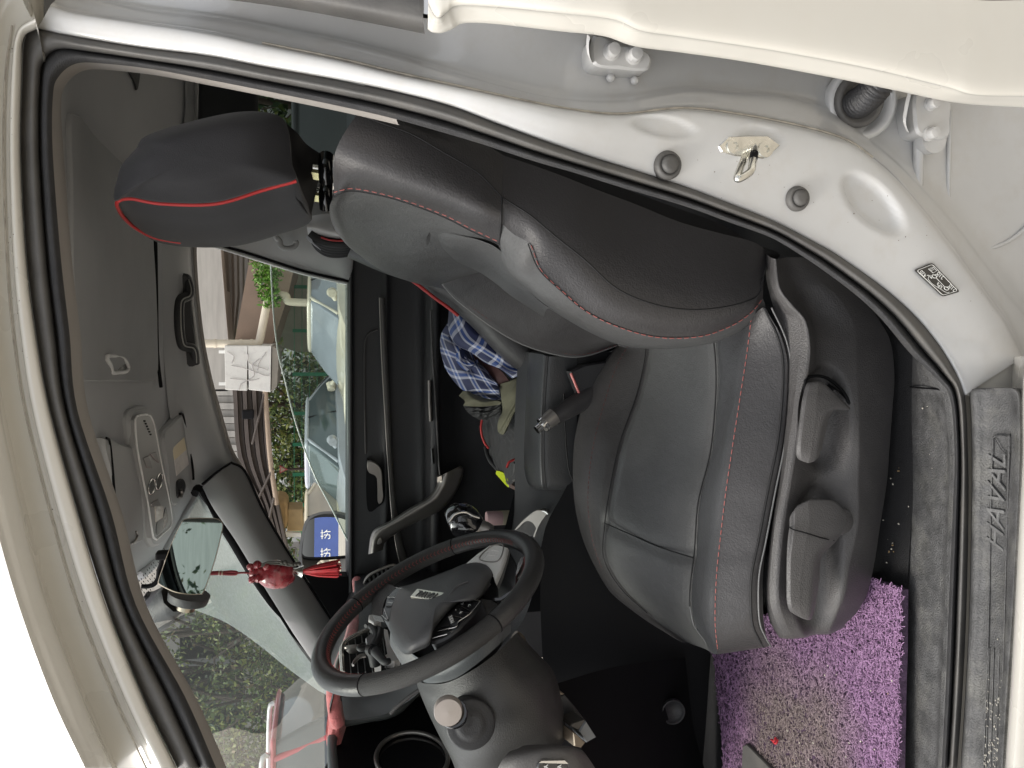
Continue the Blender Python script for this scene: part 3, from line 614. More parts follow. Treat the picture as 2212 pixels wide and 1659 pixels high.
# ---- plastic side shield
ST = [[(1655,548,.985),(1664,556,.955),(1676,560,.945),(1700,556,.965),(1735,556,.972),(1760,556,.98)],
      [(1655,600,.98),(1668,622,.952),(1682,622,.942),(1712,605,.968),(1765,600,.972),(1808,596,.98)],
      [(1668,655,.975),(1694,664,.948),(1710,660,.938),(1742,640,.966),(1810,640,.968),(1860,640,.98)],
      [(1680,690,.97),(1722,695,.942),(1738,694,.932),(1768,690,.962),(1840,690,.962),(1898,690,.975)],
      [(1688,740,.965),(1728,752,.938),(1748,752,.929),(1780,745,.946),(1850,742,.955),(1924,740,.972)],
      [(1694,810,.96),(1722,812,.936),(1742,812,.928),(1786,812,.938),(1846,812,.945),(1932,812,.966)],
      [(1694,880,.958),(1714,880,.934),(1732,880,.926),(1782,880,.936),(1850,876,.936),(1928,880,.962)],
      [(1688,960,.956),(1702,960,.932),(1720,960,.925),(1776,960,.938),(1852,955,.926),(1922,960,.960)],
      [(1680,1040,.954),(1690,1042,.930),(1706,1042,.924),(1772,1040,.938),(1850,1040,.925),(1916,1040,.960)],
      [(1668,1130,.952),(1674,1130,.928),(1692,1130,.922),(1766,1130,.936),(1850,1130,.922),(1902,1130,.958)],
      [(1658,1220,.952),(1664,1220,.930),(1682,1220,.922),(1756,1220,.932),(1830,1220,.922),(1888,1220,.958)],
      [(1655,1290,.954),(1662,1292,.932),(1680,1292,.924),(1750,1290,.930),(1820,1285,.926),(1872,1285,.960)],
      [(1662,1340,.958),(1676,1342,.938),(1694,1340,.930),(1748,1335,.932),(1806,1330,.936),(1850,1324,.966)],
      [(1680,1372,.968),(1694,1374,.950),(1710,1374,.944),(1750,1370,.944),(1792,1364,.950),(1826,1348,.972)],
      [(1684,1378,.99),(1698,1380,.98),(1714,1380,.98),(1752,1376,.98),(1794,1370,.98),(1830,1352,.99)]]
ST = A([[P(*q) for q in r] for r in ST]); ST[2:12, 3, 1] += .010; ST[5:12, 4, 1] -= .005; ST[1:12, 2, 1] -= .003
_h = []
for k in range(6):
    if k in (1, 2, 4): _h += [ST[:, k]+(ST[:, k-1]-ST[:, k])*.16, ST[:, k]+(ST[:, k+1]-ST[:, k])*.16]
    else: _h.append(ST[:, k])
ST = np.stack(_h, 1)
def well(g):
    # recesses behind the two levers
    for (x, y, rx, ry, dep) in ((1762,1215,52,155,.020),(1782,905,52,108,.020)):
        for i in range(g.shape[0]):
            for j in range(g.shape[1]):
                px, py = proj(g[i, j]); d = math.hypot((px-x)/rx, (py-y)/ry); t = min(1, max(0, (1.15-d)/.35)); g[i, j, 1] += dep*t*t*(3-2*t)
    return g
m = MB(); m.patch(ST, 10, 8, disp=well); m.build('side_shield', PLASTIC, seat, sharp=180)
# lever 1: long height lever (front), lever 2: recliner lever
def lever(rows, name, hub=None):
    g = A([[P(*q) for q in r] for r in rows]); m = MB()
    h = []
    for k in range(g.shape[1]):
        if k in (1, 2, 4): h += [g[:, k]+(g[:, k-1]-g[:, k])*.14, g[:, k]+(g[:, (k+1) % g.shape[1]]-g[:, k])*.14]
        else: h.append(g[:, k])
    g = np.stack(h, 1)
    m.rings(list(g), 8, 4, cap0=g[0].mean(0), cap1=g[-1].mean(0)); o = m.build(name, LEVER, seat, sharp=180)
    return o
lever([[(1712,1112,.905),(1722,1092,.90),(1748,1080,.898),(1800,1082,.905),(1822,1100,.91),(1800,1110,.93),(1740,1110,.935)],
       [(1706,1140,.900),(1716,1136,.893),(1748,1130,.892),(1806,1130,.898),(1828,1130,.905),(1800,1135,.93),(1740,1138,.935)],
       [(1702,1170,.898),(1712,1168,.890),(1742,1160,.889),(1788,1164,.894),(1808,1168,.905),(1780,1170,.93),(1735,1172,.932)],
       [(1700,1205,.897),(1708,1204,.888),(1736,1200,.887),(1762,1200,.889),(1776,1202,.90),(1760,1205,.925),(1730,1207,.928)],
       [(1699,1255,.896),(1707,1254,.886),(1730,1252,.885),(1756,1252,.887),(1770,1254,.90),(1750,1255,.92),(1726,1256,.925)],
       [(1700,1300,.896),(1708,1302,.887),(1728,1304,.886),(1752,1308,.888),(1762,1308,.90),(1748,1306,.92),(1724,1304,.923)],
       [(1708,1322,.90),(1716,1326,.894),(1732,1334,.893),(1746,1338,.895),(1752,1338,.902),(1742,1334,.915),(1724,1330,.918)]], 'height_lever')
m = MB(); m.disc(P(1800,1120,.93), (0, -1, 0), .022, seg=28, prof=[(.020, -.004), (.020, .016), (.017, .021), (.0005, .022)]); m.build('lever_pivot', PLASTIC, seat, sharp=60)
m = MB(); m.tube([P(*q) for q in ((1704,1138,.8985),(1714,1144,.889),(1736,1150,.887),(1775,1162,.890),(1802,1168,.902))], .0009, n=5, sub=6); m.build('lever_seam', BLACK, seat, sharp=180)
lever([[(1744,828,.905),(1752,826,.897),(1768,824,.896),(1782,830,.90),(1784,836,.91),(1770,834,.93),(1755,834,.93)],
       [(1736,852,.90),(1744,850,.891),(1766,848,.890),(1812,862,.897),(1828,872,.91),(1800,868,.94),(1760,856,.935)],
       [(1732,872,.898),(1740,870,.888),(1764,868,.887),(1816,876,.895),(1836,886,.91),(1806,880,.94),(1760,874,.935)],
       [(1728,900,.897),(1736,899,.886),(1762,898,.885),(1786,892,.888),(1800,888,.90),(1780,896,.925),(1750,900,.93)],
       [(1722,940,.896),(1731,940,.885),(1757,942,.884),(1772,942,.886),(1782,940,.90),(1765,942,.92),(1744,942,.925)],
       [(1719,975,.896),(1729,977,.886),(1752,982,.885),(1766,980,.888),(1774,976,.90),(1760,978,.92),(1740,978,.922)],
       [(1725,992,.90),(1733,996,.893),(1746,1000,.892),(1758,997,.895),(1764,992,.903),(1752,994,.915),(1738,994,.918)]], 'recline_lever')
m = MB(); m.patch([[P(1782,822,.934),P(1812,845,.936),P(1832,868,.938)],[P(1790,829,.955),P(1812,850,.956),P(1828,872,.957)],[P(1780,835,.96),P(1802,858,.96),P(1822,884,.96)]], 6, 6); m.build('lever_slot', BLACK, seat, sharp=180)
m = MB(); m.tube([P(*q) for q in ((1737,870,.9285),(1738,835,.9285),(1742,818,.9285),(1768,812,.933),(1795,822,.936),(1822,848,.938),(1838,880,.938),(1836,892,.938))], .0024, n=6, sub=6); m.build('slot_edge', BLACK, seat, sharp=180)
# seat base black box under the shield (hides nothing from the door: it is the seat frame)
m = MB(); m.box(P(1800,1000,1.2)*A([1, 1, 1])+A([.02, .05, .06]), (.40, .36, .10)); fr = m.build('seat_frame', BLACK, seat, smooth=False, bevel=.01)
# ================================================================== cabin: roof lining, far side, glass, floor
def zroof(Y): return float(np.interp(Y, [.9, 1.0, 1.06, 1.2, 1.5, 1.9, 2.06, 2.3], [1.48, 1.505, 1.522, 1.545, 1.568, 1.558, 1.52, 1.47]))
def PR(x, y, off=0.0):
    Y = 1.5
    for _ in range(40):
        p = PZ(x, y, zroof(Y)+off)
        if p[1] < 0 or p[1] > 4: p = P(x, y, 2.3)
        Y = .5*Y+.5*p[1]
    return PZ(x, y, zroof(Y)+off)
def yfar(z): return 2.25-(.17*(z-1.1)/.45 if z > 1.1 else 0)
def PF(x, y, off=0.0):
    Y = 2.2
    for _ in range(14): Y = yfar(P(x, y, Y)[2])+off
    return P(x, y, Y)
def L(px, f, off=0.0): return A([f(x, y, off) for x, y in px])
# ---- headliner
HN = [(128,-60),(126,60),(122,140),(104,260),(108,400),(118,520),(140,720),(158,886),(192,1000),(226,1100),(262,1190),(286,1243)]
HF = [(450,-60),(440,60),(427,150),(424,260),(398,400),(372,520),(378,720),(392,886),(410,985),(428,1058),(352,1198),(303,1243)]
rows = []
for (a, b) in zip(HN, HF):
    rows.append([PR(a[0]+(b[0]-a[0])*t, a[1]+(b[1]-a[1])*t) for t in (0, .2, .4, .6, .8, 1)])
m = MB(); m.patch(rows, 6, 4, thick=(0, 0, .05)); hl = m.build('headliner', HEAD, CAR, sharp=180)
# front edge of the roof over the windscreen
hd = [(430,1062),(403,1106),(375,1155),(347,1203),(322,1228),(300,1245)]
m = MB(); m.tube([PR(x, y, -.002) for x, y in hd], .010, n=10, sub=6); m.build('front_edge', HEAD, hl, sharp=180)
# taupe strip along the door opening
tp = list(zip(S2, rail(S2, .05)))[:17]
i0 = [(q[0]+16 if k < 8 else q[0]+10, q[1]+(0 if k < 8 else 12)) for k, (q, _) in enumerate(tp)]
m = MB(); m.patch(np.stack([A([t[1]-A([0, .02, 0]) for t in tp]), L(i0, PT, .075), L([(x+8, y+3) for x, y in i0], PT, .11)], 1), 6, 3); m.build('opening_trim', BEIGE, CAR, sharp=180)
# sliding roof blind with finger pull
bl = [(157,245),(157,400),(158,553),(163,660),(172,760),(180,818),(186,824),(260,824),(328,824),(338,818),(342,800),(341,700),(334,553),(322,440),(296,380),(262,348),(210,296)]
m = MB(); m.prism([PR(x, y, -.010) for x, y in even(bl, 60, closed=True)], (0, 0, .012), bev=.003); bd = m.build('roof_blind', mat('blind_cloth', (.36, .365, .37), .95, bump=.6, bscale=900, noise=.06), hl, sharp=50)
pl = [(231,770),(258,771),(270,778),(277,793),(272,803),(258,804),(243,805),(240,792)]
m = MB(); m.tube([PR(x, y, -.014) for x, y in even(pl, 24, closed=True)], .0038, n=8, closed=True); m.build('finger_pull_rim', mat('grey_pull', (.62, .62, .62), .5, noise=.05), hl, sharp=180)
m = MB(); m.prism([PR(x, y, -.0125) for x, y in even(pl, 24, closed=True)], (0, 0, .004)); m.build('finger_pull_cup', PLASTIC_D, hl)
# rear lining detail: lamp/hook recess near the rear
m = MB(); m.prism([PR(x, y, -.004) for x, y in even([(268,147),(276,150),(292,178),(297,196),(303,150),(290,143)], 20, closed=True)], (0, 0, .004)); m.build('coat_hook', PLASTIC_D, hl)
# ---- far roof side: padded rail with grab handle
WE = [(430,-40),(428,150),(427,330),(424,450),(423,539),(424,573),(428,632),(432,672),(441,741),(457,819),(477,891),(501,970),(527,1016),(545,1060)]
WI = [(450,-60),(427,150),(424,260),(380,450),(370,520),(370,573),(372,632),(375,672),(378,741),(384,819),(392,891),(410,985),(428,1040),(436,1062)]
rows = []
for a, b in zip(WI, WE):
    q = [PR(a[0]-26, a[1], -.004), PR(a[0]-6, a[1], -.012), None, None, PF(b[0]-8, b[1], -.012), PF(b[0], b[1], .0), PF(b[0]+1, b[1], .05)]
    q[2] = q[1]*.66+q[4]*.34+A([0, -.012, -.008]); q[3] = q[1]*.3+q[4]*.7+A([0, -.012, -.008]); rows.append(q)
m = MB(); m.patch(rows, 6, 5); fr = m.build('roof_side_trim', HEAD2, CAR, sharp=180)
m = MB(); m.tube([PF(x-2, y, -.014) for x, y in WE[2:]], .0045, n=8, sub=6); m.build('edge_strip', BEIGE, fr, sharp=180)
m = MB(); m.tube([PR(x, y, -.008) for x, y in ((332,440),(336,520),(338,640),(340,760),(348,836))], .004, n=6, sub=6); m.build('seam_gap', BLACK, fr, sharp=180)
rc = [(380,596),(377,620),(379,660),(382,720),(386,770),(392,788),(412,792),(424,786),(423,740),(416,680),(413,630),(411,598),(396,590)]
m = MB(); m.prism(toward([PF(x, y, -.034) for x, y in even(rc, 50, closed=True)], .075), (0, .03, 0), bev=.006); m.build('handle_recess', PLASTIC_D, fr, sharp=50)
gh = [PF(x, y, o) for x, y, o in ((404,604,-.04),(409,622,-.055),(407,638,-.062),(392,646,-.075),(387,660,-.08),(387,700,-.084),(390,730,-.08),(396,747,-.072),(414,752,-.06),(420,765,-.052),(421,784,-.04))]
m = MB(); gh = list(toward(A(gh), .055)); m.tube(gh, .0115, n=12, sub=8); ghb = m.build('grab_handle', PLASTIC_D, fr, sharp=180)
m = MB(); m.tube(toward(cr(gh, 8), .0125)+A([0, 0, -.004]), .0016, n=6); m.build('handle_edge', mat('pale_edge', (.36, .35, .33), .4, noise=.05), fr, sharp=180)
# ---- overhead console with lamps and switches
oc = [(292,907),(296,899),(307,896),(323,897),(331,912),(338,945),(348,999),(362,1064),(370,1110),(369,1136),(352,1152),(334,1166),(326,1130),(319,1084),(305,1015),(295,959)]
oc_o = [(280,905),(288,885),(310,878),(326,884),(340,920),(352,990),(374,1090),(380,1130),(366,1160),(332,1182),(316,1130),(296,1015),(284,950)]
m = MB(); m.prism([PR(x, y, -.012) for x, y in even(oc_o, 50, closed=True)], (0, 0, .015), bev=.006); con = m.build('overhead_console', HEAD2, CAR, sharp=60)
m = MB(); m.prism([PR(x, y, -.020) for x, y in even(oc, 60, closed=True)], (0, 0, .012), bev=.003); m.build('console_face', mat('console_grey', (.32, .32, .32), .45, bump=.2, bscale=500, noise=.08), con, sharp=50)
m = MB(); m.tube([PR(x, y, -.020) for x, y in even(oc, 60, closed=True)], .0022, n=6, closed=True); m.build('bright_rim', mat('rim_bright', (.75, .75, .74), .3, noise=.05), con, sharp=180)
for cx, cy, rx, ry, ang in ((328,1051,17,6.5,-100),(344,1040,18,6,-102)):
    q = [(cx+rx*math.cos(t)*math.cos(R(-ang))-ry*math.sin(t)*math.sin(R(-ang)), cy+rx*math.cos(t)*math.sin(R(-ang))+ry*math.sin(t)*math.cos(R(-ang))) for t in np.linspace(0, 2*np.pi, 24, endpoint=False)]
    m = MB(); m.prism([PR(x, y, -.0215) for x, y in q], (0, 0, .004), bev=.001); m.build('map_light_switch', mat('console_dark', (.05, .049, .048), .3, noise=.08), con, sharp=50)
    m = MB(); m.tube([PR(x, y, -.0215) for x, y in q], .0016, n=6, closed=True); m.build('switch_ring', CHROME, con, sharp=180)
for q in ([(311,990),(322,984),(330,1012),(318,1010)], [(325,980),(338,976),(344,1000),(334,992)], [(327,1088),(342,1078),(348,1092),(330,1096)]):
    m = MB(); m.prism([PR(x, y, -.0225) for x, y in q], (0, 0, .005), bev=.0015); m.build('push_button', mat('console_btn', (.16, .155, .15), .35, noise=.06), con, sharp=40)
for i in range(6):
    x, y = 311+i*2.6, 908+i*5.8
    m = MB(); m.prism([PR(x, y, -.0212), PR(x+3.2, y-.6, -.0212), PR(x+4, y+3, -.0212), PR(x+.8, y+3.4, -.0212)], (0, 0, .003)); m.build('microphone_slot', BLACK, con, smooth=False)
m = MB(); m.prism([PR(x, y, -.0216) for x, y in ((335,1089),(354,1094),(352,1118),(338,1128))], (0, 0, .004)); m.build('mirror_flip', mat('mirror_flip', (.75, .68, .60), .15, coat=.6, noise=.05), con, smooth=False)  # mirror-like flip of the holder; the beige it shows is its colour
m = MB(); m.prism([PR(x, y, -.0213) for x, y in even([(340,1128),(352,1119),(358,1096),(362,1110),(362,1130),(340,1156)], 24, closed=True)], (0, 0, .004)); m.build('holder_lid', mat('console_dark', (.05, .049, .048), .3), con)
# ---- sun visors
def visor(px, off, name, thick=.016):
    m = MB(); m.prism([PR(x, y, off) for x, y in even(px, 50, closed=True)], (0, 0, thick), bev=.005); return m.build(name, HEAD2, CAR, sharp=60)
pv = visor([(354,940),(372,916),(392,895),(418,869),(430,872),(438,900),(443,941),(441,995),(430,1015),(418,1034),(400,1062),(384,1090),(370,1086),(362,1010)], -.016, 'passenger_sun_visor')
m = MB(); m.tube([PR(x, y, -.0175) for x, y in ((388,894),(396,900),(408,960),(416,1010),(418,1036))], .0030, n=6, sub=6); m.tube([PR(x, y, -.0175) for x, y in ((411,895),(419,945),(430,1012))], .0018, n=6, sub=6); m.build('fold_line', BLACK, pv, sharp=180)
m = MB(); m.prism([PR(x, y, -.0172) for x, y in ((372,969),(398,945),(403,971),(377,994))], (0, 0, .0012)); m.build('label_band', mat('label_yellow', (.78, .68, .48), .6, noise=.05), pv, smooth=False)
m = MB(); m.prism([PR(x, y, -.0172) for x, y in ((377,994),(403,971),(408,1003),(382,1028))], (0, 0, .0012)); lb = m.build('warning_label', mat('label_grey', (.70, .66, .63), .6, noise=.08, nscale=60), pv, smooth=False)
m = MB(); m.prism([PR(x, y, -.020) for x, y in even([(384,1042),(396,1034),(402,1048),(398,1066),(386,1076)], 24, closed=True)], (0, 0, .006), bev=.002); m.build('visor_clip', PLASTIC_D, pv)
m = MB(); m.tube([PR(x, y, -.024) for x, y in ((391,1059),(393,1066),(390,1075))], .004, n=8, sub=4); m.build('clip_pin', SATIN, pv, sharp=180)
dv = visor([(226,946),(255,956),(285,963),(295,971),(300,1010),(305,1054),(311,1154),(307,1170),(290,1176),(277,1180),(258,1110),(240,1020)], -.012, 'driver_sun_visor')
m = MB(); m.tube([PR(x, y, -.0135) for x, y in ((230,946),(237,955),(243,1010),(247,1060),(251,1110))], .0022, n=6, sub=6); m.build('fold_line', BLACK, dv, sharp=180)
m = MB(); m.tube([PR(x, y, -.0135) for x, y in ((294,1148),(297,1156),(293,1168),(284,1176))], .002, n=6, sub=6); m.build('finger_notch', SATIN, dv, sharp=180)
# ---- far windscreen pillar
AW = [(437,1040),(497,1000),(527,1018),(562,1093),(600,1160),(650,1240),(700,1318),(730,1362)]
AS = [(428,1060),(437,1052),(462,1100),(505,1162),(548,1232),(592,1302),(636,1372),(690,1450)]
Ya = [2.02,2.04,2.06,2.10,2.14,2.18,2.23,2.26]
rows = []
for (a, b, Y) in zip(AW, AS, Ya):
    q = lambda t, o: P(a[0]+(b[0]-a[0])*t, a[1]+(b[1]-a[1])*t, Y+o)
    rows.append([q(0, .05), q(0, .005), q(.06, -.012), q(.5, -.045), q(.94, -.03), q(1, -.01), q(1, .05)])
m = MB(); m.patch(rows[1:], 6, 4); ap = m.build('far_windscreen_pillar', PILLAR, CAR, sharp=180)
m = MB(); m.tube([P(437,1046,2.02), P(466,1022,2.0), P(497,1001,2.03)], .003, n=6, sub=6); m.build('trim_joint', BLACK, ap, sharp=180)
m = MB(); m.tube([P(x-6, y+6, Y+.0) for (x, y), Y in zip(AS, Ya)], .012, n=8, sub=4); m.build('windscreen_rubber', BLACK, ap, sharp=180)
m = MB(); m.tube([P(x+1, y+1, Y) for (x, y), Y in zip(AW[1:], Ya[1:])], .0055, n=8, sub=4); m.build('window_rubber', BLACK, ap, sharp=180)
# ---- far middle pillar: bright window channel, grey cover
m = MB(); m.patch([[PF(423,521,.02), PF(424,517,-.012), PF(430,505,-.02)], [PF(448,524,.02), PF(452,517,-.012), PF(460,505,-.02)], [PF(520,548,.02), PF(524,539,-.012), PF(530,526,-.02)], [PF(586,569,.02), PF(590,560,-.012), PF(596,545,-.02)], [PF(660,592,.02), PF(664,582,-.012), PF(670,566,-.02)], [PF(748,614,.02), PF(753,604,-.012), PF(757,596,-.02)]], 6, 4)
bp = m.build('far_middle_pillar', HEAD2, CAR, sharp=180)
m = MB(); m.tube([PF(x, y, -.004) for x, y in ((436,523),(520,549),(586,570),(660,592),(752,613))], .0045, n=8, sub=4); m.build('bright_channel', mat('pale_channel', (.68, .70, .70), .3, noise=.05), bp, sharp=180)
m = MB(); m.tube([PF(x, y, -.010) for x, y in ((440,520),(522,543),(588,564),(662,587),(754,608))], .0035, n=8, sub=4); m.build('channel_rubber', BLACK, bp, sharp=180)
m = MB(); m.patch([[PF(425,516,-.012), PF(424,470,-.05), PF(420,420,-.07), PF(416,330,-.05)], [PF(500,532,-.015), PF(500,480,-.05), PF(500,430,-.07), PF(500,330,-.05)], [PF(600,560,-.015), PF(600,505,-.06), PF(610,450,-.08), PF(610,360,-.06)], [PF(700,588,-.015), PF(702,540,-.06), PF(705,480,-.08), PF(705,400,-.06)], [PF(752,603,-.014), PF(756,560,-.05), PF(758,500,-.08), PF(758,440,-.06)], [PF(762,604,.01), PF(764,560,.0), PF(766,500,-.04), PF(766,440,-.03)]], 6, 5); m.build('pillar_cover', HEAD2, bp, sharp=180)
hk = cr([PF(x, y, -.10) for x, y in ((612,472),(596,500),(596,512),(604,520),(606,530),(614,536),(632,535),(640,527),(638,520))], 8)
m = MB(); m.tube(hk, .007, n=8); m.build('belt_guide', HEAD2, bp, sharp=180)
# ---- far front door
dr = [[PF(x, y, o) for x, o in ((746,.06),(749,.02),(753,-.012),(760,-.02),(768,-.012),(818,-.014),(834,-.022),(850,-.012),(905,-.014),(922,-.05),(932,-.075),(946,-.080),(958,-.06),(1000,-.03),(1080,-.04),(1180,-.06))] for y in (560,640,760,900,1000,1100,1180,1260,1340,1420)]
m = MB(); m.patch(dr, 5, 5); fd = m.build('far_front_door', PLASTIC_D, CAR, sharp=180, label='passenger door with silver grab handle and half lowered window')
m = MB(); m.tube([PF(x, y, -.004) for x, y in ((751,600),(752,760),(754,920),(757,1080),(760,1180),(762,1270))], .0055, n=8, sub=4); m.build('window_sill_strip', mat('sill_strip', (.22, .24, .22), .3, noise=.05), fd, sharp=180)
def strip(edges_a, edges_b, oa, ob, name, mt, parent, lift=.012):
    g = A([[PF(a[0], a[1], oa+lift*.8), PF(a[0], a[1], oa), PF((a[0]+b[0])/2, (a[1]+b[1])/2, (oa+ob)/2-.004), PF(b[0], b[1], ob), PF(b[0], b[1], ob+lift)] for a, b in zip(edges_a, edges_b)])
    m = MB(); m.patch(g, 6, 3); return m.build(name, mt, parent, sharp=60)
strip([(820,643),(824,760),(832,900),(838,1000),(846,1106),(856,1180),(866,1226)], [(831,643),(836,760),(843,900),(848,1000),(858,1106),(872,1180),(884,1216)], -.034, -.030, 'silver_inlay', mat('dull_inlay', (.13, .125, .12), .45, metal=.4, noise=.1), fd)
m = MB(); m.tube([PF(x, y, -.040) for x, y in ((820,643),(824,760),(832,900),(838,1000),(846,1106),(856,1180),(866,1226))], .0022, n=6, sub=4); m.build('inlay_edge', SATIN, fd, sharp=180)
strip([(924,822),(925,865),(927,910)], [(931,822),(932,865),(934,910)], -.088, -.086, 'switch_panel', SATIN, fd)
strip([(930,969),(931,985),(932,1002)], [(936,969),(937,985),(938,1002)], -.09, -.088, 'window_switch', PIANO, fd)
m = MB(); m.tube([PF(x, y, -.087) for x, y in ((930,668),(934,760),(938,823),(943,903),(948,1000),(951,1030))], .003, n=6, sub=4); m.build('armrest_edge', PLASTIC, fd, sharp=180)
m = MB(); m.tube([PF(x, y, -.018) for x, y in ((815,712),(796,722),(788,745),(787,800),(788,900),(790,980))], .003, n=6, sub=6); m.build('panel_crease', PLASTIC, fd, sharp=180)
cup = [(792,998),(800,996),(818,1004),(829,1020),(831,1060),(829,1084),(818,1094),(794,1100)]
m = MB(); m.prism([PF(x, y, -.024) for x, y in even(cup, 40, closed=True)], (0, .02, 0)); m.build('handle_cup', BLACK, fd)
hp = [(795,996),(813,1001),(823,1013),(826,1030),(827,1056),(828,1074),(824,1087),(817,1087),(816,1060),(815,1036),(809,1025),(795,1018)]
m = MB(); m.prism([PF(x, y, -.046) for x, y in even(hp, 44, closed=True)], (0, .014, 0), bev=.003); m.build('inner_door_handle', SATIN, fd, sharp=60)
z7 = lambda tx, ty: (757+.2158*tx, 960+.2158*ty)
up = [z7(*q) for q in ((180,1100),(190,1000),(205,920),(250,845),(400,765),(600,635),(780,530),(860,420),(880,340),(905,312))]
lo = [z7(*q) for q in ((320,1060),(328,1020),(345,975),(440,900),(600,805),(850,685),(980,580),(1080,420),(1125,270),(1100,215))]
ghm = A([[PF(a[0], a[1], -.075), PF(a[0], a[1], -.11), PF(a[0]*.75+b[0]*.25, a[1]*.75+b[1]*.25, -.128), PF(a[0]*.4+b[0]*.6, a[1]*.4+b[1]*.6, -.122), PF(b[0], b[1], -.10), PF(b[0], b[1], -.05)] for a, b in zip(up, lo)])
m = MB(); m.patch(ghm, 8, 4); m.add(ghm[0], [(5,4,3,2,1,0)]); gb = m.build('grab_bar', SATIN, fd, sharp=60)
m = MB(); m.disc(PF(*z7(283,967), -.122), (0, -1, 0), .006, seg=20, prof=[(.0095, 0), (.0095, .0015), (.0085, .002), (.0005, .002)]); m.build('screw_cap', SATIN, fd)
m = MB(); m.prism([PF(x, y, -.129) for x, y in (z7(872,330), z7(912,312), z7(916,368), z7(868,380))], (0, .02, 0)); m.build('bar_end_clip', CHROME, fd, smooth=False)
# sail panel inside the mirror
m = MB(); m.prism([PF(x, y, -.012) for x, y in ((657,1243),(700,1245),(752,1247),(756,1300),(745,1345),(722,1346),(690,1296))], (0, .05, 0), bev=.004); m.build('mirror_sail_panel', BLACK, fd, sharp=40)
# window pane, half down
pane = [(585,573),(588,632),(593,702),(602,768),(616,823),(634,897),(662,982),(685,1038),(715,1095),(758,1182)]
bot = [(770,616),(772,660),(772,720),(772,780),(772,840),(773,910),(774,990),(775,1040),(776,1100),(777,1183)]
m = MB(); g = m.patch(np.stack([A([PF(*q, .008) for q in pane]), A([PF((a[0]+b[0])/2, (a[1]+b[1])/2, .008) for a, b in zip(pane, bot)]), A([PF(*q, .008) for q in bot])], 1), 4, 4)
m.build('window_pane', glass('green_glass', (.64, .735, .68), dust=.03), fd, sharp=180)
m = MB(); m.tube([PF(*q, .008) for q in pane], .0024, n=6, sub=5); m.build('pane_edge', mat('glass_edge', (.62, .74, .66), .15, coat=1.0, noise=.05), fd, sharp=180)
# ---- far wing mirror
MC = P(705,1175,2.47)
mo = [(645,1198),(647,1176),(652,1150),(658,1128),(672,1113),(698,1105),(732,1105),(752,1110),(763,1122),(766,1180),(764,1251),(720,1252),(663,1249),(648,1230)]
v = ray(705,1175)
tgt = A([7.5, 6.4, 1.05]); rd = tgt-MC; rd /= np.linalg.norm(rd); vm = -v; nm = rd+vm; nm /= np.linalg.norm(nm)
mo3 = A([PPL(x, y, MC, nm) for x, y in even(mo, 40, closed=True)]); mc = mo3.mean(0)
m = MB(); m.grid(np.stack([mc+(mo3-mc)*.87-nm*.006, mc+(mo3-mc)*.9+nm*.004, mo3, mo3-nm*.03, mc+(mo3-mc)*.9-nm*.09, mc+(mo3-mc)*.5-nm*.13]), False, True); wm = m.build('far_wing_mirror', mat('mirror_grey_plastic', (.17, .17, .165), .5, bump=.2, noise=.06), CAR, sharp=60)
mg = [(653,1196),(654,1178),(657,1155),(664,1130),(672,1122),(687,1118),(710,1117),(732,1119),(746,1123),(753,1130),(757,1158),(755,1196),(740,1200),(698,1203),(668,1203),(657,1201)]
mg3 = A([PPL(x, y, MC+nm*.0045, nm) for x, y in even(mg, 40, closed=True)]); mgc = mg3.mean(0)
MIRROR = mat('mirror_silver', (.86, .88, .88), .0, metal=1.0)
m = MB(); m.add(mg3, [tuple(range(len(mg3)))]); m.build('mirror_glass', MIRROR, wm, smooth=False)
m = MB(); m.prism(mgc+(mg3-mgc)*1.04-nm*.002, -nm*.008); m.build('mirror_bezel', PLASTIC_D, wm, sharp=60)
# ---- windscreen
TF = P(430,1062,2.0); BF = P(700,1455,2.22)
TN = A([TF[0]-.02, 1.04, TF[2]-.02]); BN = A([BF[0]-.05, .86, BF[2]]); md = A([-.07, 0, .0])
g = A([[TF, (TF+TN)/2+md*.6, TN], [(TF+BF)/2+A([-.01, 0, .02]), (TF+BF+TN+BN)/4+md+A([-.01, 0, .02]), (TN+BN)/2+A([-.01, 0, .02])], [BF, (BF+BN)/2+md, BN]])
wsg = cr(np.swapaxes(cr(np.swapaxes(g, 0, 1), 8), 0, 1), 8)
m = MB(); m.grid(wsg); ws = m.build('windscreen', glass('windscreen_glass', (.82, .87, .84), dust=.065), CAR, sharp=180)
wn = np.cross(BF-TF, TN-TF); wn /= np.linalg.norm(wn); wn = wn if wn[0] > 0 else -wn
def PW(x, y, off=0.0):
    """point on the inside of the windscreen"""
    o = CAM; v = ray(x, y); best = None; flat = wsg
    p = PPL(x, y, (TF+BN)/2, wn)
    for _ in range(3):
        d = np.linalg.norm(flat-p, axis=-1); i, j = np.unravel_index(d.argmin(), d.shape); p = PPL(x, y, flat[i, j], wn)
    return p+wn*off
dust = [[(432,1068),(410,1100),(380,1150)],[(470,1116),(430,1160),(392,1210)],[(512,1176),(450,1230),(396,1270)],[(552,1244),(480,1300),(412,1308)],[(596,1314),(540,1350),(490,1342)],[(640,1384),(600,1400),(558,1388)],[(684,1444),(660,1450),(622,1440)],[(720,1500),(710,1500),(690,1490)]]
m = MB(); m.patch([[PW(x, y, -.004) for x, y in r] for r in dust], 6, 6)
dm = bpy.data.materials.new('dust_film'); dm.use_nodes = True; t = dm.node_tree; t.nodes.clear()
o_ = t.nodes.new('ShaderNodeOutputMaterial'); tr = t.nodes.new('ShaderNodeBsdfTransparent'); df = t.nodes.new('ShaderNodeBsdfDiffuse'); tl = t.nodes.new('ShaderNodeBsdfTranslucent')
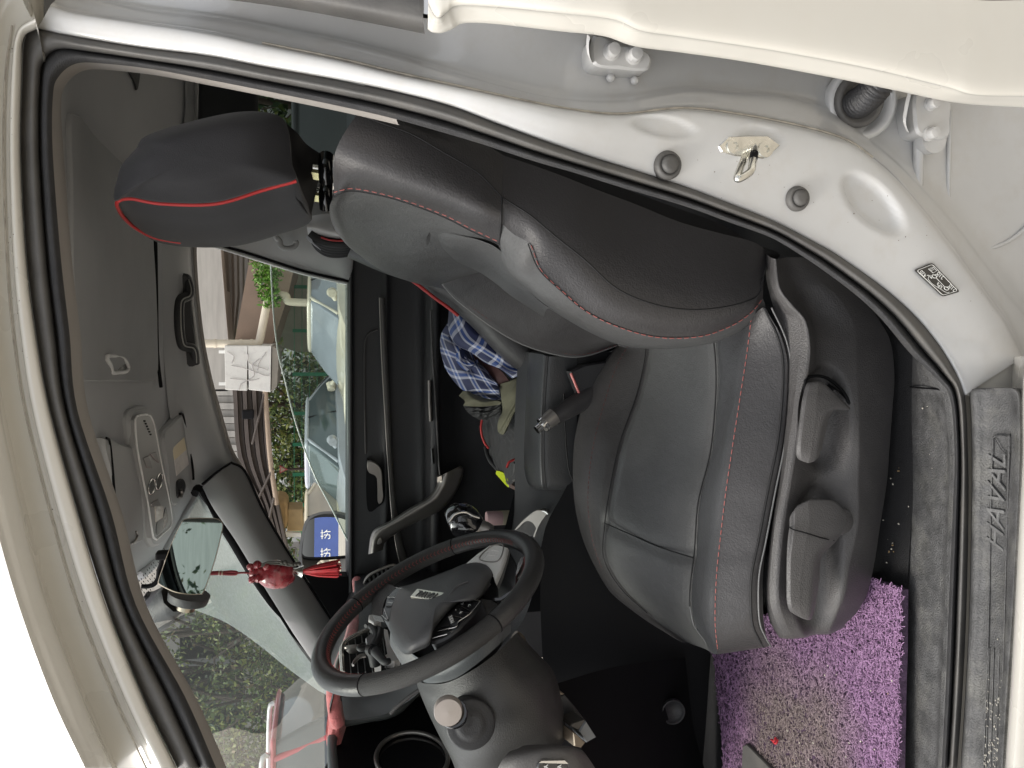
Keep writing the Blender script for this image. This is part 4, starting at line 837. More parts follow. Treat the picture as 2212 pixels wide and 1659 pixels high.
for n_ in (df, tl): n_.inputs[0].default_value = (.60, .66, .65, 1)
a1 = t.nodes.new('ShaderNodeMixShader'); a2 = t.nodes.new('ShaderNodeMixShader'); a1.inputs[0].default_value = .5
tc = t.nodes.new('ShaderNodeTexCoord'); nz = t.nodes.new('ShaderNodeTexNoise'); nz.inputs['Scale'].default_value = 120; nz.inputs['Detail'].default_value = 6; nz.inputs['Roughness'].default_value = .75
t.links.new(tc.outputs['Object'], nz.inputs['Vector']); mr = t.nodes.new('ShaderNodeMapRange'); mr.inputs[1].default_value = .3; mr.inputs[2].default_value = .75; mr.inputs[3].default_value = .42; mr.inputs[4].default_value = .68
t.links.new(nz.outputs['Fac'], mr.inputs[0]); t.links.new(mr.outputs[0], a2.inputs[0])
t.links.new(df.outputs[0], a1.inputs[1]); t.links.new(tl.outputs[0], a1.inputs[2]); t.links.new(tr.outputs[0], a2.inputs[1]); t.links.new(a1.outputs[0], a2.inputs[2]); t.links.new(a2.outputs[0], o_.inputs[0])
m.build('dust_film', dm, ws, sharp=180, label='dusty corner of the windscreen that the wiper misses')
# black dotted band at the top edge behind the mirror
m = MB()
for i in range(14):
    for j in range(5):
        t_ = i/13; x = 300+(372-300)*(1-t_)*.8+j*5; y = 1258-(1-t_)*74+j*6+ (i % 2)*2
        c = PW(x, y, -.003); m.disc(c, wn, .0022, seg=6)
m.build('dotted_band', BLACK, ws, smooth=False, kind='stuff')
# ---- interior rear view mirror with clipped-on dash camera
z8 = lambda tx, ty: (274.3+.2232*tx, 1042.3+.2232*ty)
mr_o = [z8(*q) for q in ((545,355),(620,342),(780,340),(870,345),(915,365),(932,400),(920,480),(850,760),(745,1055),(700,1085),(600,1088),(480,1070),(400,1040),(300,985),(298,960),(330,860),(440,560),(525,385))]
mc0 = P(*z8(620,720), 1.42); vv = ray(*z8(620,720)); tg2 = A([2.1, -7.0, 1.0]); rd = tg2-mc0; rd /= np.linalg.norm(rd); nmr = rd-vv; nmr /= np.linalg.norm(nmr)
o3 = A([PPL(x, y, mc0, nmr) for x, y in even(mr_o, 60, closed=True)]); c3 = o3.mean(0)
m = MB(); m.grid(np.stack([c3+(o3-c3)*.97+nmr*.001, o3-nmr*.002, o3-nmr*.010, c3+(o3-c3)*.9-nmr*.016, c3+(o3-c3)*.2-nmr*.020]), False, True); rv = m.build('rear_view_mirror', mat('beige_mirror_rim', (.36, .31, .24), .4, noise=.06), CAR, sharp=50, label='wide clip-on rear view mirror screen reflecting trees and sky')
m = MB(); q3 = c3+(o3-c3)*.972+nmr*.0012; m.add(q3, [tuple(range(len(q3)))])
m.build('mirror_glass', mat('dark_mirror', (.30, .40, .42), .015, metal=1.0), rv, smooth=False)
bx = c3-nmr*.02
m = MB(); m.tube([P(*z8(604,1075),1.43), P(*z8(585,1150),1.43), P(*z8(580,1168),1.43)], [.036,.034,.027], n=24); m.build('dash_camera', PLASTIC_D, rv, sharp=60)
m = MB(); m.tube([P(*z8(582,1165),1.43), P(*z8(566,1228),1.43)], [.0165,.0160], n=20); m.build('camera_lens_barrel', mat('brass_barrel', (.45, .40, .32), .3, metal=1.0, noise=.1), rv, sharp=60)
m = MB(); m.tube([P(*z8(566,1226),1.43), P(*z8(564,1234),1.43)], [.014,.012], n=20); m.build('lens', PIANO, rv, sharp=60)
m = MB(); m.tube([P(*z8(470,1110),1.450), P(*z8(400,1160),1.460), P(*z8(320,1230),1.490), P(*z8(270,1290),1.530)], [.030,.030,.036,.034], n=8, sub=3); m.build('mirror_arm', PLASTIC_D, rv, sharp=60)
m = MB()
for a in ((225,1125),(300,1115),(385,1185)): m.box(P(*z8(*a),1.490), (.02,.03,.02))
m.build('arm_clip', PLASTIC_D, rv, smooth=False, bevel=.004)
m = MB(); m.tube([P(*z8(*q),1.450) for q in ((400,690),(350,700),(330,790),(310,850),(300,930),(260,985),(200,1005),(140,1005))], .0042, n=8, sub=6); m.build('camera_cable', BLACK, rv, sharp=180)
m = MB(); m.box(P(*z8(372,700),1.430), (.014,.02,.03)); m.build('cable_plug', BLACK, rv, smooth=False, bevel=.003)
# sensor housing on the glass, top middle
# ---- rear of the cabin: rear bench, far rear door, tailgate, near rear door lining
m = MB(); m.box((1.42, 1.62, .86), (.16, 1.22, .62), None); m.box((1.15, 1.62, .56), (.5, 1.22, .16)); m.build('rear_bench', LEATHER, CAR, bevel=.04, smooth=False)
rx0 = .50
m = MB(); m.grid([[(.62, 2.26, .36), (.62, 2.25, 1.10)], [(2.2, 2.26, .36), (2.2, 2.25, 1.10)]], uv=None); m.grid([[(.62, 2.30, .36), (.62, 2.29, 1.10)], [(2.2, 2.30, .36), (2.2, 2.29, 1.10)]]); m.build('far_rear_door', PLASTIC_D, CAR, smooth=False)
m = MB(); m.patch([[PF(430,170,.0), PF(440,170,-.02), PF(548,170,-.02), PF(556,170,.03)], [PF(428,235,.0), PF(440,235,-.02), PF(548,235,-.02), PF(556,235,.03)], [PF(427,310,.0), PF(440,310,-.02), PF(548,310,-.02), PF(556,310,.03)]], 5, 5); m.patch([[PF(428,60,.0), PF(550,60,-.02), PF(556,60,.03)], [PF(430,180,.0), PF(550,180,-.02), PF(556,180,.03)]], 5, 5); m.build('rear_quarter_trim', mat('dark_grey_trim', (.022, .024, .027), .7, noise=.1), CAR, sharp=180)
m = MB(); m.patch([[PF(540,60,.01), PF(540,345,.01)], [PF(780,60,.01), PF(780,345,.01)]], 4, 4); m.build('far_rear_window', glass('privacy_glass', (.16, .18, .17), refl=.5), CAR, sharp=180)
m = MB(); m.grid([[(2.2, 1.0, .36), (2.2, 1.0, 1.05)], [(2.2, 2.26, .36), (2.2, 2.26, 1.05)]]); m.grid([[(2.24, 1.0, .36), (2.24, 1.0, 1.05)], [(2.24, 2.3, .36), (2.24, 2.3, 1.05)]]); m.build('tailgate', PLASTIC_D, CAR, smooth=False)
m = MB(); m.grid([[(2.2, 1.0, 1.05), (2.0, 1.05, 1.52)], [(2.2, 2.26, 1.05), (2.0, 2.1, 1.52)]]); m.build('rear_window', glass('privacy_glass'), CAR, smooth=False)
m = MB(); m.grid([[(.60, 1.0, .36), (.56, 1.0, 1.05)], [(2.2, 1.0, .36), (2.2, 1.0, 1.05)]]); m.build('near_rear_door_lining', PLASTIC_D, CAR, smooth=False)
m = MB(); m.grid([[(.56, 1.0, 1.05), (.42, 1.10, 1.5)], [(2.2, 1.0, 1.05), (2.0, 1.10, 1.5)]]); m.build('near_rear_window', glass('privacy_glass'), CAR, smooth=False)
m = MB(); m.patch([[(-.46, 1.22, 1.565), (-.46, 1.5, 1.60), (-.46, 2.12, 1.56)], [(.6, 1.16, 1.60), (.6, 1.5, 1.63), (.6, 2.14, 1.60)], [(2.1, 1.16, 1.585), (2.1, 1.5, 1.61), (2.1, 2.12, 1.57)]], 6, 6); m.build('roof_skin', PAINT, CAR, sharp=180)
# ---- floor, tunnel, firewall
zf = .36
m = MB(); m.grid([[(-1.6, .93, zf), (-1.6, 2.27, zf)], [(2.2, .93, zf), (2.2, 2.27, zf)]]); m.grid([[(-1.6, .93, zf-.04), (-1.6, 2.27, zf-.04)], [(2.2, .93, zf-.04), (2.2, 2.27, zf-.04)]]); fl = m.build('floor', CARPET, CAR, smooth=False)
m = MB(); m.grid([[(-1.30, .80, .30), (-1.30, 2.30, .30)], [(-1.34, .80, 1.0), (-1.34, 2.30, 1.0)]]); m.grid([[(-1.36, .80, .30), (-1.36, 2.30, .30)], [(-1.40, .80, 1.0), (-1.40, 2.30, 1.0)]]); m.build('bulkhead', CARPET, CAR, smooth=False)
# ================================================================== steering wheel
WC = A([-.464, 1.21, 1.03]); _a, _b = .459, -.03
WN = A([math.cos(_a)*math.cos(_b), math.cos(_a)*math.sin(_b), math.sin(_a)])
E1 = np.cross([0, 0, 1.], WN); E1 /= np.linalg.norm(E1); E2 = np.cross(WN, E1)
def W(x, y, h=0.0): return PPL(x, y, WC+WN*h, WN)
def z7w(tx, ty): return (658.3+.248*tx, 1097.2+.248*ty)
def WW(px, h): return A([W(*z7w(*q), h) for q in px])
whl = thing('steering_wheel', 'black leather steering wheel with red lacing and silver lower spoke', None); whl.parent = CAR; whl['_o'] = [0, 1.2, 0]
def rim(a0, a1, n, name, mt, r=.0160):
    th = np.linspace(a0, a1, n); full = abs(a1-a0) > 6.28
    ph = np.linspace(0, 2*np.pi, 18, endpoint=False); Rm = .1885
    g = []
    for t in th:
        rd = math.cos(t)*E1+math.sin(t)*E2
        g.append([WC+rd*(Rm+r*math.cos(p))+WN*(r*.92*math.sin(p)) for p in ph])
    m = MB(); m.grid(g, False, True); return m.build(name, mt, whl, sharp=180)
LEW = mat('wheel_leather', (.030, .029, .029), .36, bump=.35, bscale=350, noise=.12, nscale=20, spec=.55)
LEWP = mat('perforated_wheel_leather', (.028, .027, .026), .42, bump=1.0, bscale=900, noise=.15, nscale=20, spec=.5)
_angs = [R(-25), R(40), R(140), R(205), R(335)]
for k in range(4): rim(_angs[k]+.006, _angs[k+1]-.006, 36, 'rim', (LEWP, LEW, LEWP, LEW)[k])
m = MB()
for a in _angs[:4]:
    rd = math.cos(a)*E1+math.sin(a)*E2; c = WC+rd*.1885; ph = np.linspace(0, 2*np.pi, 18, endpoint=False)
    m.tube([c+rd*  .0158*math.cos(p)+WN*.0147*math.sin(p) for p in ph], .0009, n=6, closed=True)
m.build('rim_joint', BLACK, whl, sharp=180)
# zig-zag red lacing on the inner side of the rim
m = MB()
for k in range(150):
    t = 2*np.pi*k/150
    if abs(((t-R(270)+np.pi) % (2*np.pi))-np.pi) < .22: continue
    def pp(tt, s): rd = math.cos(tt)*E1+math.sin(tt)*E2; an = math.pi+s; return WC+rd*(.1885+.0165*math.cos(an))+WN*(.0165*.92*math.sin(an))
    dt = 2*np.pi/150
    m.tube([pp(t, -.62), pp(t+dt*.45, -.42), pp(t+dt*.1, -.15)], .00058, n=4)
m.build('red_lacing', LACE, whl, sharp=180)
# airbag pad
pad = [(800,705),(900,672),(1000,640),(1250,545),(1390,487),(1500,470),(1600,500),(1642,565),(1622,630),(1550,760),(1480,810),(1400,785),(1280,880),(1180,990),(1110,1090),(1090,1190),(1000,1240),(880,1278),(800,1200),(745,1085),(722,950),(742,850)]
p0 = A(even([z7w(*q) for q in pad], 66, closed=True)); pc = p0.mean(0)
lay = [(1.0, -.02), (1.0, .004), (.975, .016), (.90, .026), (.72, .034), (.42, .040), (.15, .042)]
m = MB(); gg = np.stack([A([W(*(pc+(q-pc)*k), h) for q in p0]) for k, h in lay])
m.grid(gg, False, True); m.add(gg[-1], [tuple(range(66))]); m.build('airbag_pad', mat('pad_plastic', (.068, .069, .071), .46, bump=.4, bscale=420, noise=.1, nscale=10), whl, sharp=180)
m = MB(); m.tube([W(*z7w(*q), h) for q, h in (((1420,640),.038),((1330,680),.0405),((1260,760),.040),((1180,830),.034))], .0018, n=6, sub=5); m.build('pad_crease', mat('pad_plastic', (.034, .034, .036)), whl, sharp=180)
# badge
bd = [(985,703),(1100,708),(1218,742),(1143,812),(1030,800),(918,772)]
bq = A([W(*z7w(*q), .041) for q in even(bd, 36, closed=True)]); 
bd4 = [(978,705),(1218,740),(1142,812),(918,771)]
b4 = WW(bd4, .041)
m = MB(); m.prism(b4+WN*.0005, -WN*.006, bev=.0015); bg_ = m.build('badge', mat('badge_silver', (.60, .57, .50), .28, metal=1.0, noise=.1), whl, smooth=False)
bw = (b4[0]+b4[1])/2-(b4[3]+b4[2])/2; bx_ = (b4[3]+b4[0])/2-(b4[1]+b4[2])/2
ctr = b4.mean(0)
text('HAVAL', 'badge_lettering', mat('badge_dark', (.05, .05, .05), .4, noise=.05), whl, ctr+WN*.0012, -(bx_) if (-(bx_))@E1 > 0 else bx_, E2, .0185, .0006, sx=.9)
# silver lower spoke with warning print
sp1 = [(1612,322),(1690,318),(1762,335),(1742,420),(1700,540),(1655,640),(1635,560),(1570,490),(1490,470),(1395,486),(1500,398)]
m = MB(); m.prism(WW(sp1, .012), -WN*.016, bev=.003); m.build('silver_spoke', mat('bright_spoke', (.84, .83, .80), .3, metal=.15, noise=.06), whl, sharp=40)
m = MB(); m.tube(WW(even([(1625,335),(1728,325),(1680,462),(1520,443)], 40, closed=True), .0128), .0011, n=5, closed=True); m.build('print_outline', SATIN, whl, sharp=180)
m = MB()
for q in ([(1628,368),(1655,368)], [(1662,372),(1690,374)], [(1605,410),(1650,412)], [(1655,414),(1678,416)], [(1640,390),(1646,392)], [(1662,392),(1668,394)]): m.tube(WW(q, .0125), .0006, n=5)
m.build('spoke_print', mat('pale_print', (.75, .72, .70), .5, noise=.05), whl, sharp=180)
m = MB(); m.prism(WW([(1765,340),(1800,400),(1835,470),(1850,600),(1840,700),(1700,790),(1560,800),(1490,815),(1560,760),(1630,640),(1700,540),(1742,430)], .004), -WN*.022, bev=.003); m.build('lower_spoke', PIANO, whl, sharp=40)
m = MB(); m.prism(WW([(1880,430),(1912,412),(1905,470),(1860,560),(1832,600),(1845,500)], .004), -WN*.012, bev=.002); m.build('silver_spoke', CHROME, whl, sharp=40)
# button pods
pn = [(1098,1172),(1108,1085),(1180,985),(1285,880),(1400,782),(1470,786),(1540,802),(1480,905),(1400,990),(1330,1062),(1210,1142)]
m = MB(); m.prism(WW(even(pn, 50, closed=True), .020), -WN*.030, bev=.003); m.build('button_pod', GLOSSB, whl, sharp=40)
def btn(q, h=.0222):
    m = MB(); m.prism(WW(q, h), -WN*.003, bev=.0008); m.build('button', mat('button_black', (.012, .012, .013), .28, noise=.05), whl, smooth=False)
btn([(1345,855),(1400,808),(1470,812),(1515,820),(1480,870),(1440,905)]); btn([(1268,925),(1335,865),(1430,908),(1372,965)]); btn([(1182,1035),(1258,938),(1358,965),(1320,1025)])
m = MB()
for q in ([(1408,790),(1470,794),(1532,808)], [(1404,798),(1466,803),(1525,815)], [(1330,852),(1388,868),(1440,900)], [(1252,930),(1310,942),(1362,958)], [(1155,1075),(1230,1055),(1320,1035),(1340,990),(1440,920),(1528,815)], [(1110,1135),(1170,1118),(1240,1100)], [(1325,915),(1350,880)]): m.tube(WW(q, .0226), .0007, n=5, sub=4)
m.build('bright_line', CHROME, whl, sharp=180)
for tx, q, sz in (('MODE', (1278,968), .0085), ('+', (1362,908), .012), ('-', (1310,890), .012), ('<', (1376,832), .010), ('>', (1435,845), .010)):
    text(tx, 'button_mark', WHITE_P, whl, W(*z7w(*q), .0232), E1, E2, sz, .0002)
pf = [(800,692),(885,700),(830,770),(780,840),(752,930),(722,978),(672,940),(690,850),(720,770)]
m = MB(); m.prism(WW(even(pf, 40, closed=True), .018), -WN*.028, bev=.003); m.build('button_pod', GLOSSB, whl, sharp=40)
btn([(730,770),(790,705),(850,710),(805,775)], .0202); btn([(705,855),(728,800),(790,800),(760,850)], .0202)
m = MB()
for q in ([(795,695),(882,706)], [(720,775),(800,780)], [(722,822),(770,828)], [(670,935),(715,972)], [(690,880),(725,965)]): m.tube(WW(q, .0206), .0007, n=5)
m.build('bright_line', CHROME, whl, sharp=180)
m = MB(); m.patch([WW([(1540,790),(1480,910),(1340,1065)], .012), WW([(1590,800),(1540,905),(1400,1050)], .006), WW([(1680,810),(1640,900),(1480,1060)], -.004)], 5, 5, thick=-WN*.012); m.build('spoke_leather', LEWP, whl, sharp=180)
m = MB(); m.patch([WW([(795,690),(700,800),(668,945)], .012), WW([(750,670),(650,780),(640,940)], .006), WW([(690,640),(590,760),(585,930)], -.004)], 5, 5, thick=-WN*.012); m.build('spoke_leather', LEWP, whl, sharp=180)
# hub cover behind the wheel
m = MB(); hub = []
for k, (h, rr, dx) in enumerate(((-.005,.085,0),(-.03,.10,0),(-.07,.098,0),(-.10,.085,0))):
    hub.append([WC-WN*(-h if h > 0 else -h)+(math.cos(t)*E1*rr+math.sin(t)*E2*rr*.95)+E2*(-.012) for t in np.linspace(0, 2*np.pi, 28, endpoint=False)])
hub = A(hub); m.grid(hub, False, True); m.add(hub[-1], [tuple(range(28))]); m.build('hub_cover', mat('pad_plastic', (.034, .034, .036)), whl, sharp=180)
m = MB(); m.patch([[W(870,1395,-.02), W(915,1425,-.02), W(975,1405,-.02), W(1030,1362,-.02), W(1075,1310,-.02), W(1098,1262,-.02)], [P(890,1430,1.22), P(924,1450,1.13), P(976,1436,1.095), P(1026,1402,1.085), P(1072,1352,1.10), P(1104,1310,1.15)], [P(902,1464,1.22), P(926,1476,1.13), P(975,1469,1.09), P(1020,1442,1.075), P(1068,1402,1.085), P(1104,1366,1.13)]], 6, 8); m.build('lower_hub_cover', mat('hub_grey', (.075, .082, .086), .5, bump=.3, bscale=420, noise=.08), whl, sharp=180)
# ================================================================== dashboard and column
dash = thing('dashboard', 'black dashboard with chrome ringed dial and slatted air vents', None); dash.parent = CAR; dash['_o'] = [0, 1.2, 0]
SH = [[(896,1462,1.24),(908,1474,1.17),(960,1476,1.10),(1020,1448,1.07),(1075,1408,1.08),(1108,1374,1.13),(1118,1366,1.22)],
      [(905,1492,1.24),(920,1508,1.15),(980,1514,1.085),(1050,1490,1.052),(1112,1450,1.065),(1146,1420,1.13),(1158,1408,1.22)],
      [(925,1540,1.24),(944,1556,1.15),(1002,1570,1.075),(1082,1546,1.045),(1152,1502,1.06),(1184,1466,1.13),(1196,1452,1.22)],
      [(950,1592,1.24),(972,1612,1.15),(1030,1624,1.08),(1104,1608,1.06),(1172,1562,1.07),(1200,1530,1.14),(1214,1516,1.22)],
      [(975,1640,1.24),(996,1652,1.17),(1050,1652,1.11),(1110,1640,1.10),(1176,1604,1.10),(1206,1570,1.16),(1220,1556,1.24)],
      [(990,1680,1.28),(1010,1690,1.24),(1060,1690,1.20),(1116,1680,1.18),(1180,1640,1.18),(1214,1606,1.22),(1228,1590,1.28)]]
m = MB(); m.patch([[P(*q) for q in r] for r in SH], 8, 6); m.build('column_shroud', SHROUD, dash, sharp=180)
def z12(tx, ty): return (737.3+tx/3, 1106+ty/3)
bc2 = P(*z12(835,1370), 1.045); bn = A([.25, -1, .1])
m = MB(); m.disc(bc2, bn, .030, seg=32, prof=[(.036, -.02), (.036, .004), (.033, .008), (.026, .006), (.020, .010), (.016, .012), (.012, .012)]); m.build('stalk_boot', PLASTIC_D, dash, sharp=180)
e0 = P(*z12(800,1350), 1.03); e1 = P(*z12(735,1310), .965)
m = MB(); m.tube([e0, (e0+e1)/2, e1], [.012,.014,.017], n=20); stk = m.build('indicator_stalk', PIANO, dash, sharp=180)
sd_ = e1-e0; sd_ /= np.linalg.norm(sd_)
m = MB(); m.disc(e1, sd_, .022, seg=32, prof=[(.018, -.004), (.0188, .002), (.0188, .012), (.018, .014)]); m.build('stalk_collar', PIANO, dash, sharp=40)
ec = e1+sd_*.016; m = MB(); m.disc(P(*z12(692,1300), .945), A([.1, -1, .15]), .0205, seg=32, prof=[(.0185, -.012), (.0185, -.002), (.0175, .001), (.0005, .002)]); m.build('stalk_end_cap', mat('taupe_cap', (.36, .32, .29), .4, metal=.5, noise=.05), dash, sharp=50)
# instrument cluster (faces the driver)
XC = -.74
def PX(x, y, X=XC): return PPL(x, y, (X, 0, 0), (1, 0, .12))
cl = [(720,1690),(716,1620),(718,1590),(725,1572),(742,1562),(785,1554),(850,1540),(896,1500),(915,1510),(940,1560),(985,1640),(1000,1690)]
m = MB(); m.prism([PX(x, y) for x, y in even(cl, 60, closed=True)], (-.06, 0, 0), bev=.004); m.build('instrument_cluster', BLACK, dash, sharp=40)
m = MB(); m.tube([PX(x, y, XC+.02) for x, y in ((722,1690),(717,1620),(719,1590),(726,1570),(744,1560),(790,1551),(852,1537),(900,1494))], .010, n=10, sub=6); m.build('cluster_hood_edge', mat('hood_edge_highlight', (.10, .11, .11), .5, bump=.3, bscale=400, noise=.08), dash, sharp=180)  # greenish highlight along the black hood, put into the edge colour
rg = [PX(890+78*math.cos(t), 1638+56*math.sin(t), XC+.012) for t in np.linspace(0, 2*np.pi, 40, endpoint=False)]
m = MB(); m.tube(rg, .0045, n=10, closed=True); m.build('dial_ring', SATIN, dash, sharp=180)
m = MB(); m.prism([PX(890+75*math.cos(t), 1638+53*math.sin(t), XC+.006) for t in np.linspace(0, 2*np.pi, 40, endpoint=False)], (-.01, 0, 0)); m.build('dial_glass', PIANO, dash, sharp=40)
# top of the dash and the face towards the cabin
TOPX = [[BF+A([.02, .02, -.01]), P(735,1330,2.24), P(768,1252,2.24), P(776,1240,2.24), P(900,1225,2.24), P(1050,1225,2.24)],
        [P(712,1465,1.98), P(750,1350,1.95), P(766,1312,1.95), P(778,1306,1.95), P(900,1280,1.95), P(1050,1260,1.95)],
        [P(712,1490,1.72), P(742,1420,1.70), P(758,1378,1.70), P(770,1374,1.70), P(880,1350,1.72), P(1050,1300,1.72)],
        [P(712,1530,1.52), P(722,1490,1.50), P(728,1464,1.50), P(742,1462,1.50), P(860,1430,1.54), P(1050,1370,1.56)],
        [P(712,1580,1.66), P(716,1560,1.64), P(722,1545,1.64), P(736,1545,1.64), P(850,1500,1.66), P(1050,1440,1.66)],
        [P(712,1660,1.66), P(714,1640,1.64), P(720,1630,1.64), P(736,1630,1.64), P(850,1600,1.66), P(1050,1540,1.66)],
        [P(712,1800,1.56), P(714,1790,1.54), P(720,1780,1.54), P(740,1780,1.54), P(850,1740,1.56), P(1050,1700,1.56)]]
m = MB(); m.patch(TOPX, 6, 5); m.build('dash_top', PLASTIC_D, dash, sharp=180)
# grey dash wing seen between wheel and cluster
m = MB(); m.patch([[P(*z12(*q), Y) for q, Y in (((0,1200),1.46),((20,1330),1.34),((40,1350),1.30))], [P(*z12(*q), Y) for q, Y in (((120,1180),1.44),((200,1300),1.33),((210,1330),1.28))], [P(*z12(*q), Y) for q, Y in (((260,1150),1.42),((300,1270),1.31),((310,1300),1.28))], [P(*z12(*q), Y) for q, Y in (((400,1110),1.38),((420,1190),1.30),((430,1230),1.28))], [P(*z12(*q), Y) for q, Y in (((520,1080),1.34),((520,1120),1.28),((525,1150),1.27))]], 5, 5); m.build('dash_wing', mat('grey_dash_plastic', (.13, .135, .14), .5, bump=.3, bscale=420, noise=.08), dash, sharp=180)
m = MB(); m.tube([P(*z12(*q), 1.275) for q in ((318,1308),(360,1260),(440,1195),(510,1148))], .0035, n=6, sub=4); m.build('wing_edge', PLASTIC, dash, sharp=180)
# centre vent seen through the wheel
def z2(tx, ty): return (548.6+.1899*tx, 1344+.1899*ty)
def VV(tx, ty, X=-.68): return PPL(*z2(tx, ty), (X, 0, 0), (1, 0, 0))
m = MB(); m.prism([VV(*q) for q in ((1010,270),(1290,95),(1600,40),(1640,560),(1030,580))], (-.03, 0, 0)); m.build('air_vent', BLACK, dash, smooth=False)
m = MB(); m.tube([VV(*q, -.672) for q in ((1010,580),(1000,420),(1000,300),(1040,225),(1160,150),(1290,85),(1420,40))], .0050, n=8, sub=6); m.build('vent_surround', mat('pale_chrome', (.72, .69, .62), .25, metal=.8, noise=.05), dash, sharp=180)
m = MB(); m.patch([[VV(900,560), VV(930,440), VV(985,320)], [VV(925,565,-.675), VV(950,440,-.675), VV(1000,320,-.675)], [VV(960,570), VV(975,440), VV(1010,330)]], 5, 5); m.build('vent_bezel', SATIN, dash, sharp=180)
for i in range(6):
    a, b = (1070+i*75, 215-i*35), (1100+i*82, 575-i*8)
    m = MB(); q = A([VV(*a, -.676), VV(*b, -.676), VV(b[0]+10, b[1], -.676), VV(a[0]+10, a[1], -.676)]); m.prism(q, (-.012, 0, 0)); m.build('vent_slat', mat('slat_grey', (.12, .12, .12), .35, noise=.05), dash, smooth=False)
m = MB(); m.disc(VV(1132,295,-.664), (1, 0, 0), .007, seg=16, prof=[(.004, -.01), (.008, .0), (.008, .004), (.0005, .006)], ry=.016); m.build('vent_tab', SATIN, dash)
# silver centre stack edge
m = MB()
for q in ([(690,1050),(720,1060),(740,1150),(800,1260),(830,1300),(780,1330),(700,1330),(690,1290),(730,1270)], [(560,930),(650,920),(665,980),(600,1000),(555,975)], [(600,1320),(660,1320),(665,1370),(610,1372)]):
    m.prism([PPL(*z7w(*p_), (-.665, 0, 0), (1, 0, 0)) for p_ in q], (-.02, 0, 0), bev=.002)
m.build('centre_stack_trim', mat('pale_silver', (.78, .76, .74), .35, metal=.15, noise=.06), dash, sharp=40)
# far vent
fo = [(518,655),(540,690),(600,640),(700,590),(800,540),(790,505),(760,498),(650,540),(560,590)]
FV = lambda tx, ty, o=0: P(*z7w(tx, ty), 2.14+o)
m = MB(); m.prism([FV(*q) for q in fo], (-.02, .03, 0)); fvv = m.build('air_vent', PIANO, dash, smooth=False)
m = MB(); m.tube([FV(*q, -.006) for q in even(fo, 40, closed=True)], .0042, n=8, closed=True); m.build('vent_surround', SATIN, dash, sharp=180)
for i in range(6):
    m = MB(); x, y = 560+i*36, 668-i*22; m.tube([FV(x, y-58, -.004), FV(x+14, y-8, -.004)], .003, n=5); m.build('vent_slat', mat('slat_grey', (.12, .12, .12)), dash)
# lower dash: switch panel, brackets
m = MB(); m.patch([[P(1062,1700,1.0), P(1075,1660,.985), P(1098,1626,.99), P(1120,1618,1.03)], [P(1120,1700,.975), P(1122,1660,.965), P(1130,1622,.975), P(1134,1610,1.02)], [P(1200,1700,.96), P(1196,1660,.955), P(1190,1616,.965), P(1186,1608,1.01)], [P(1260,1700,.965), P(1250,1660,.96), P(1238,1618,.97), P(1230,1612,1.01)], [P(1310,1700,1.0), P(1286,1660,.99), P(1262,1625,1.0), P(1250,1618,1.04)]], 6, 6); m.build('switch_panel', mat('lower_dash_grey', (.072, .068, .066), .5, bump=.4, bscale=420, noise=.08), dash, sharp=180)
m = MB(); m.prism(even([P(1162,1700,.955), P(1162,1652,.955), P(1172,1646,.955), P(1218,1646,.955), P(1228,1654,.955), P(1234,1700,.955)], 30, closed=True), (0, .01, 0), bev=.002); m.build('switch_bank', PIANO, dash, sharp=40)
for q in ((1180,1656),(1209,1656)): text('A', 'switch_mark', WHITE_P, dash, P(q[0], q[1], .951), P(q[0], q[1]-10, .951)-P(q[0], q[1]+10, .951), (0, 0, 1), .008, .0003)
m = MB(); m.prism([P(*q, .952) for q in ((1164,1648),(1170,1644),(1220,1643),(1228,1650))], (0, .004, 0)); m.build('switch_rim', CHROME, dash, smooth=False)
zb = lambda tx, ty: (1042.4+.2232*tx, 1426.4+.2232*ty)
for q, Y, mt in (([(590,215),(700,270),(800,330),(670,362)], 1.22, 'bracket_warm'), ([(672,372),(800,338),(900,450),(985,568),(852,625),(740,470)], 1.24, 'bracket_dark'), ([(848,640),(870,612),(985,572),(1000,580),(930,680)], 1.2, 'bracket_dark2'), ([(1000,585),(1105,748),(1010,800),(935,690)], 1.2, 'bracket_pale'), ([(880,700),(905,710),(1000,800),(960,850),(890,835)], 1.19, 'bracket_warm')):
    cs = {'bracket_warm': (.14, .11, .08), 'bracket_dark': (.03, .03, .032), 'bracket_dark2': (.05, .045, .04), 'bracket_pale': (.13, .135, .14)}[mt]
    m = MB(); m.prism([P(*zb(*p_), Y) for p_ in q], (0, .03, .01), bev=.002); m.build('column_bracket', mat(mt, cs, .35, metal=.4, noise=.1), dash, smooth=False)
m = MB(); m.tube([P(*z12(*q), 1.26) for q in ((1120,810),(1150,830),(1180,880),(1215,950))], [.012,.012,.009,.006], n=10, sub=4); m.build('tilt_lever', mat('bracket_warm', (.14, .11, .08)), dash, sharp=180)
m = MB(); m.patch([[P(1190,1480,1.3), P(1240,1580,1.25), P(1300,1720,1.2)], [P(1330,1440,1.38), P(1380,1580,1.34), P(1420,1720,1.3)], [P(1480,1420,1.46), P(1500,1580,1.45), P(1540,1720,1.44)]], 5, 5); m.build('knee_panel', BLACK, dash, sharp=180)
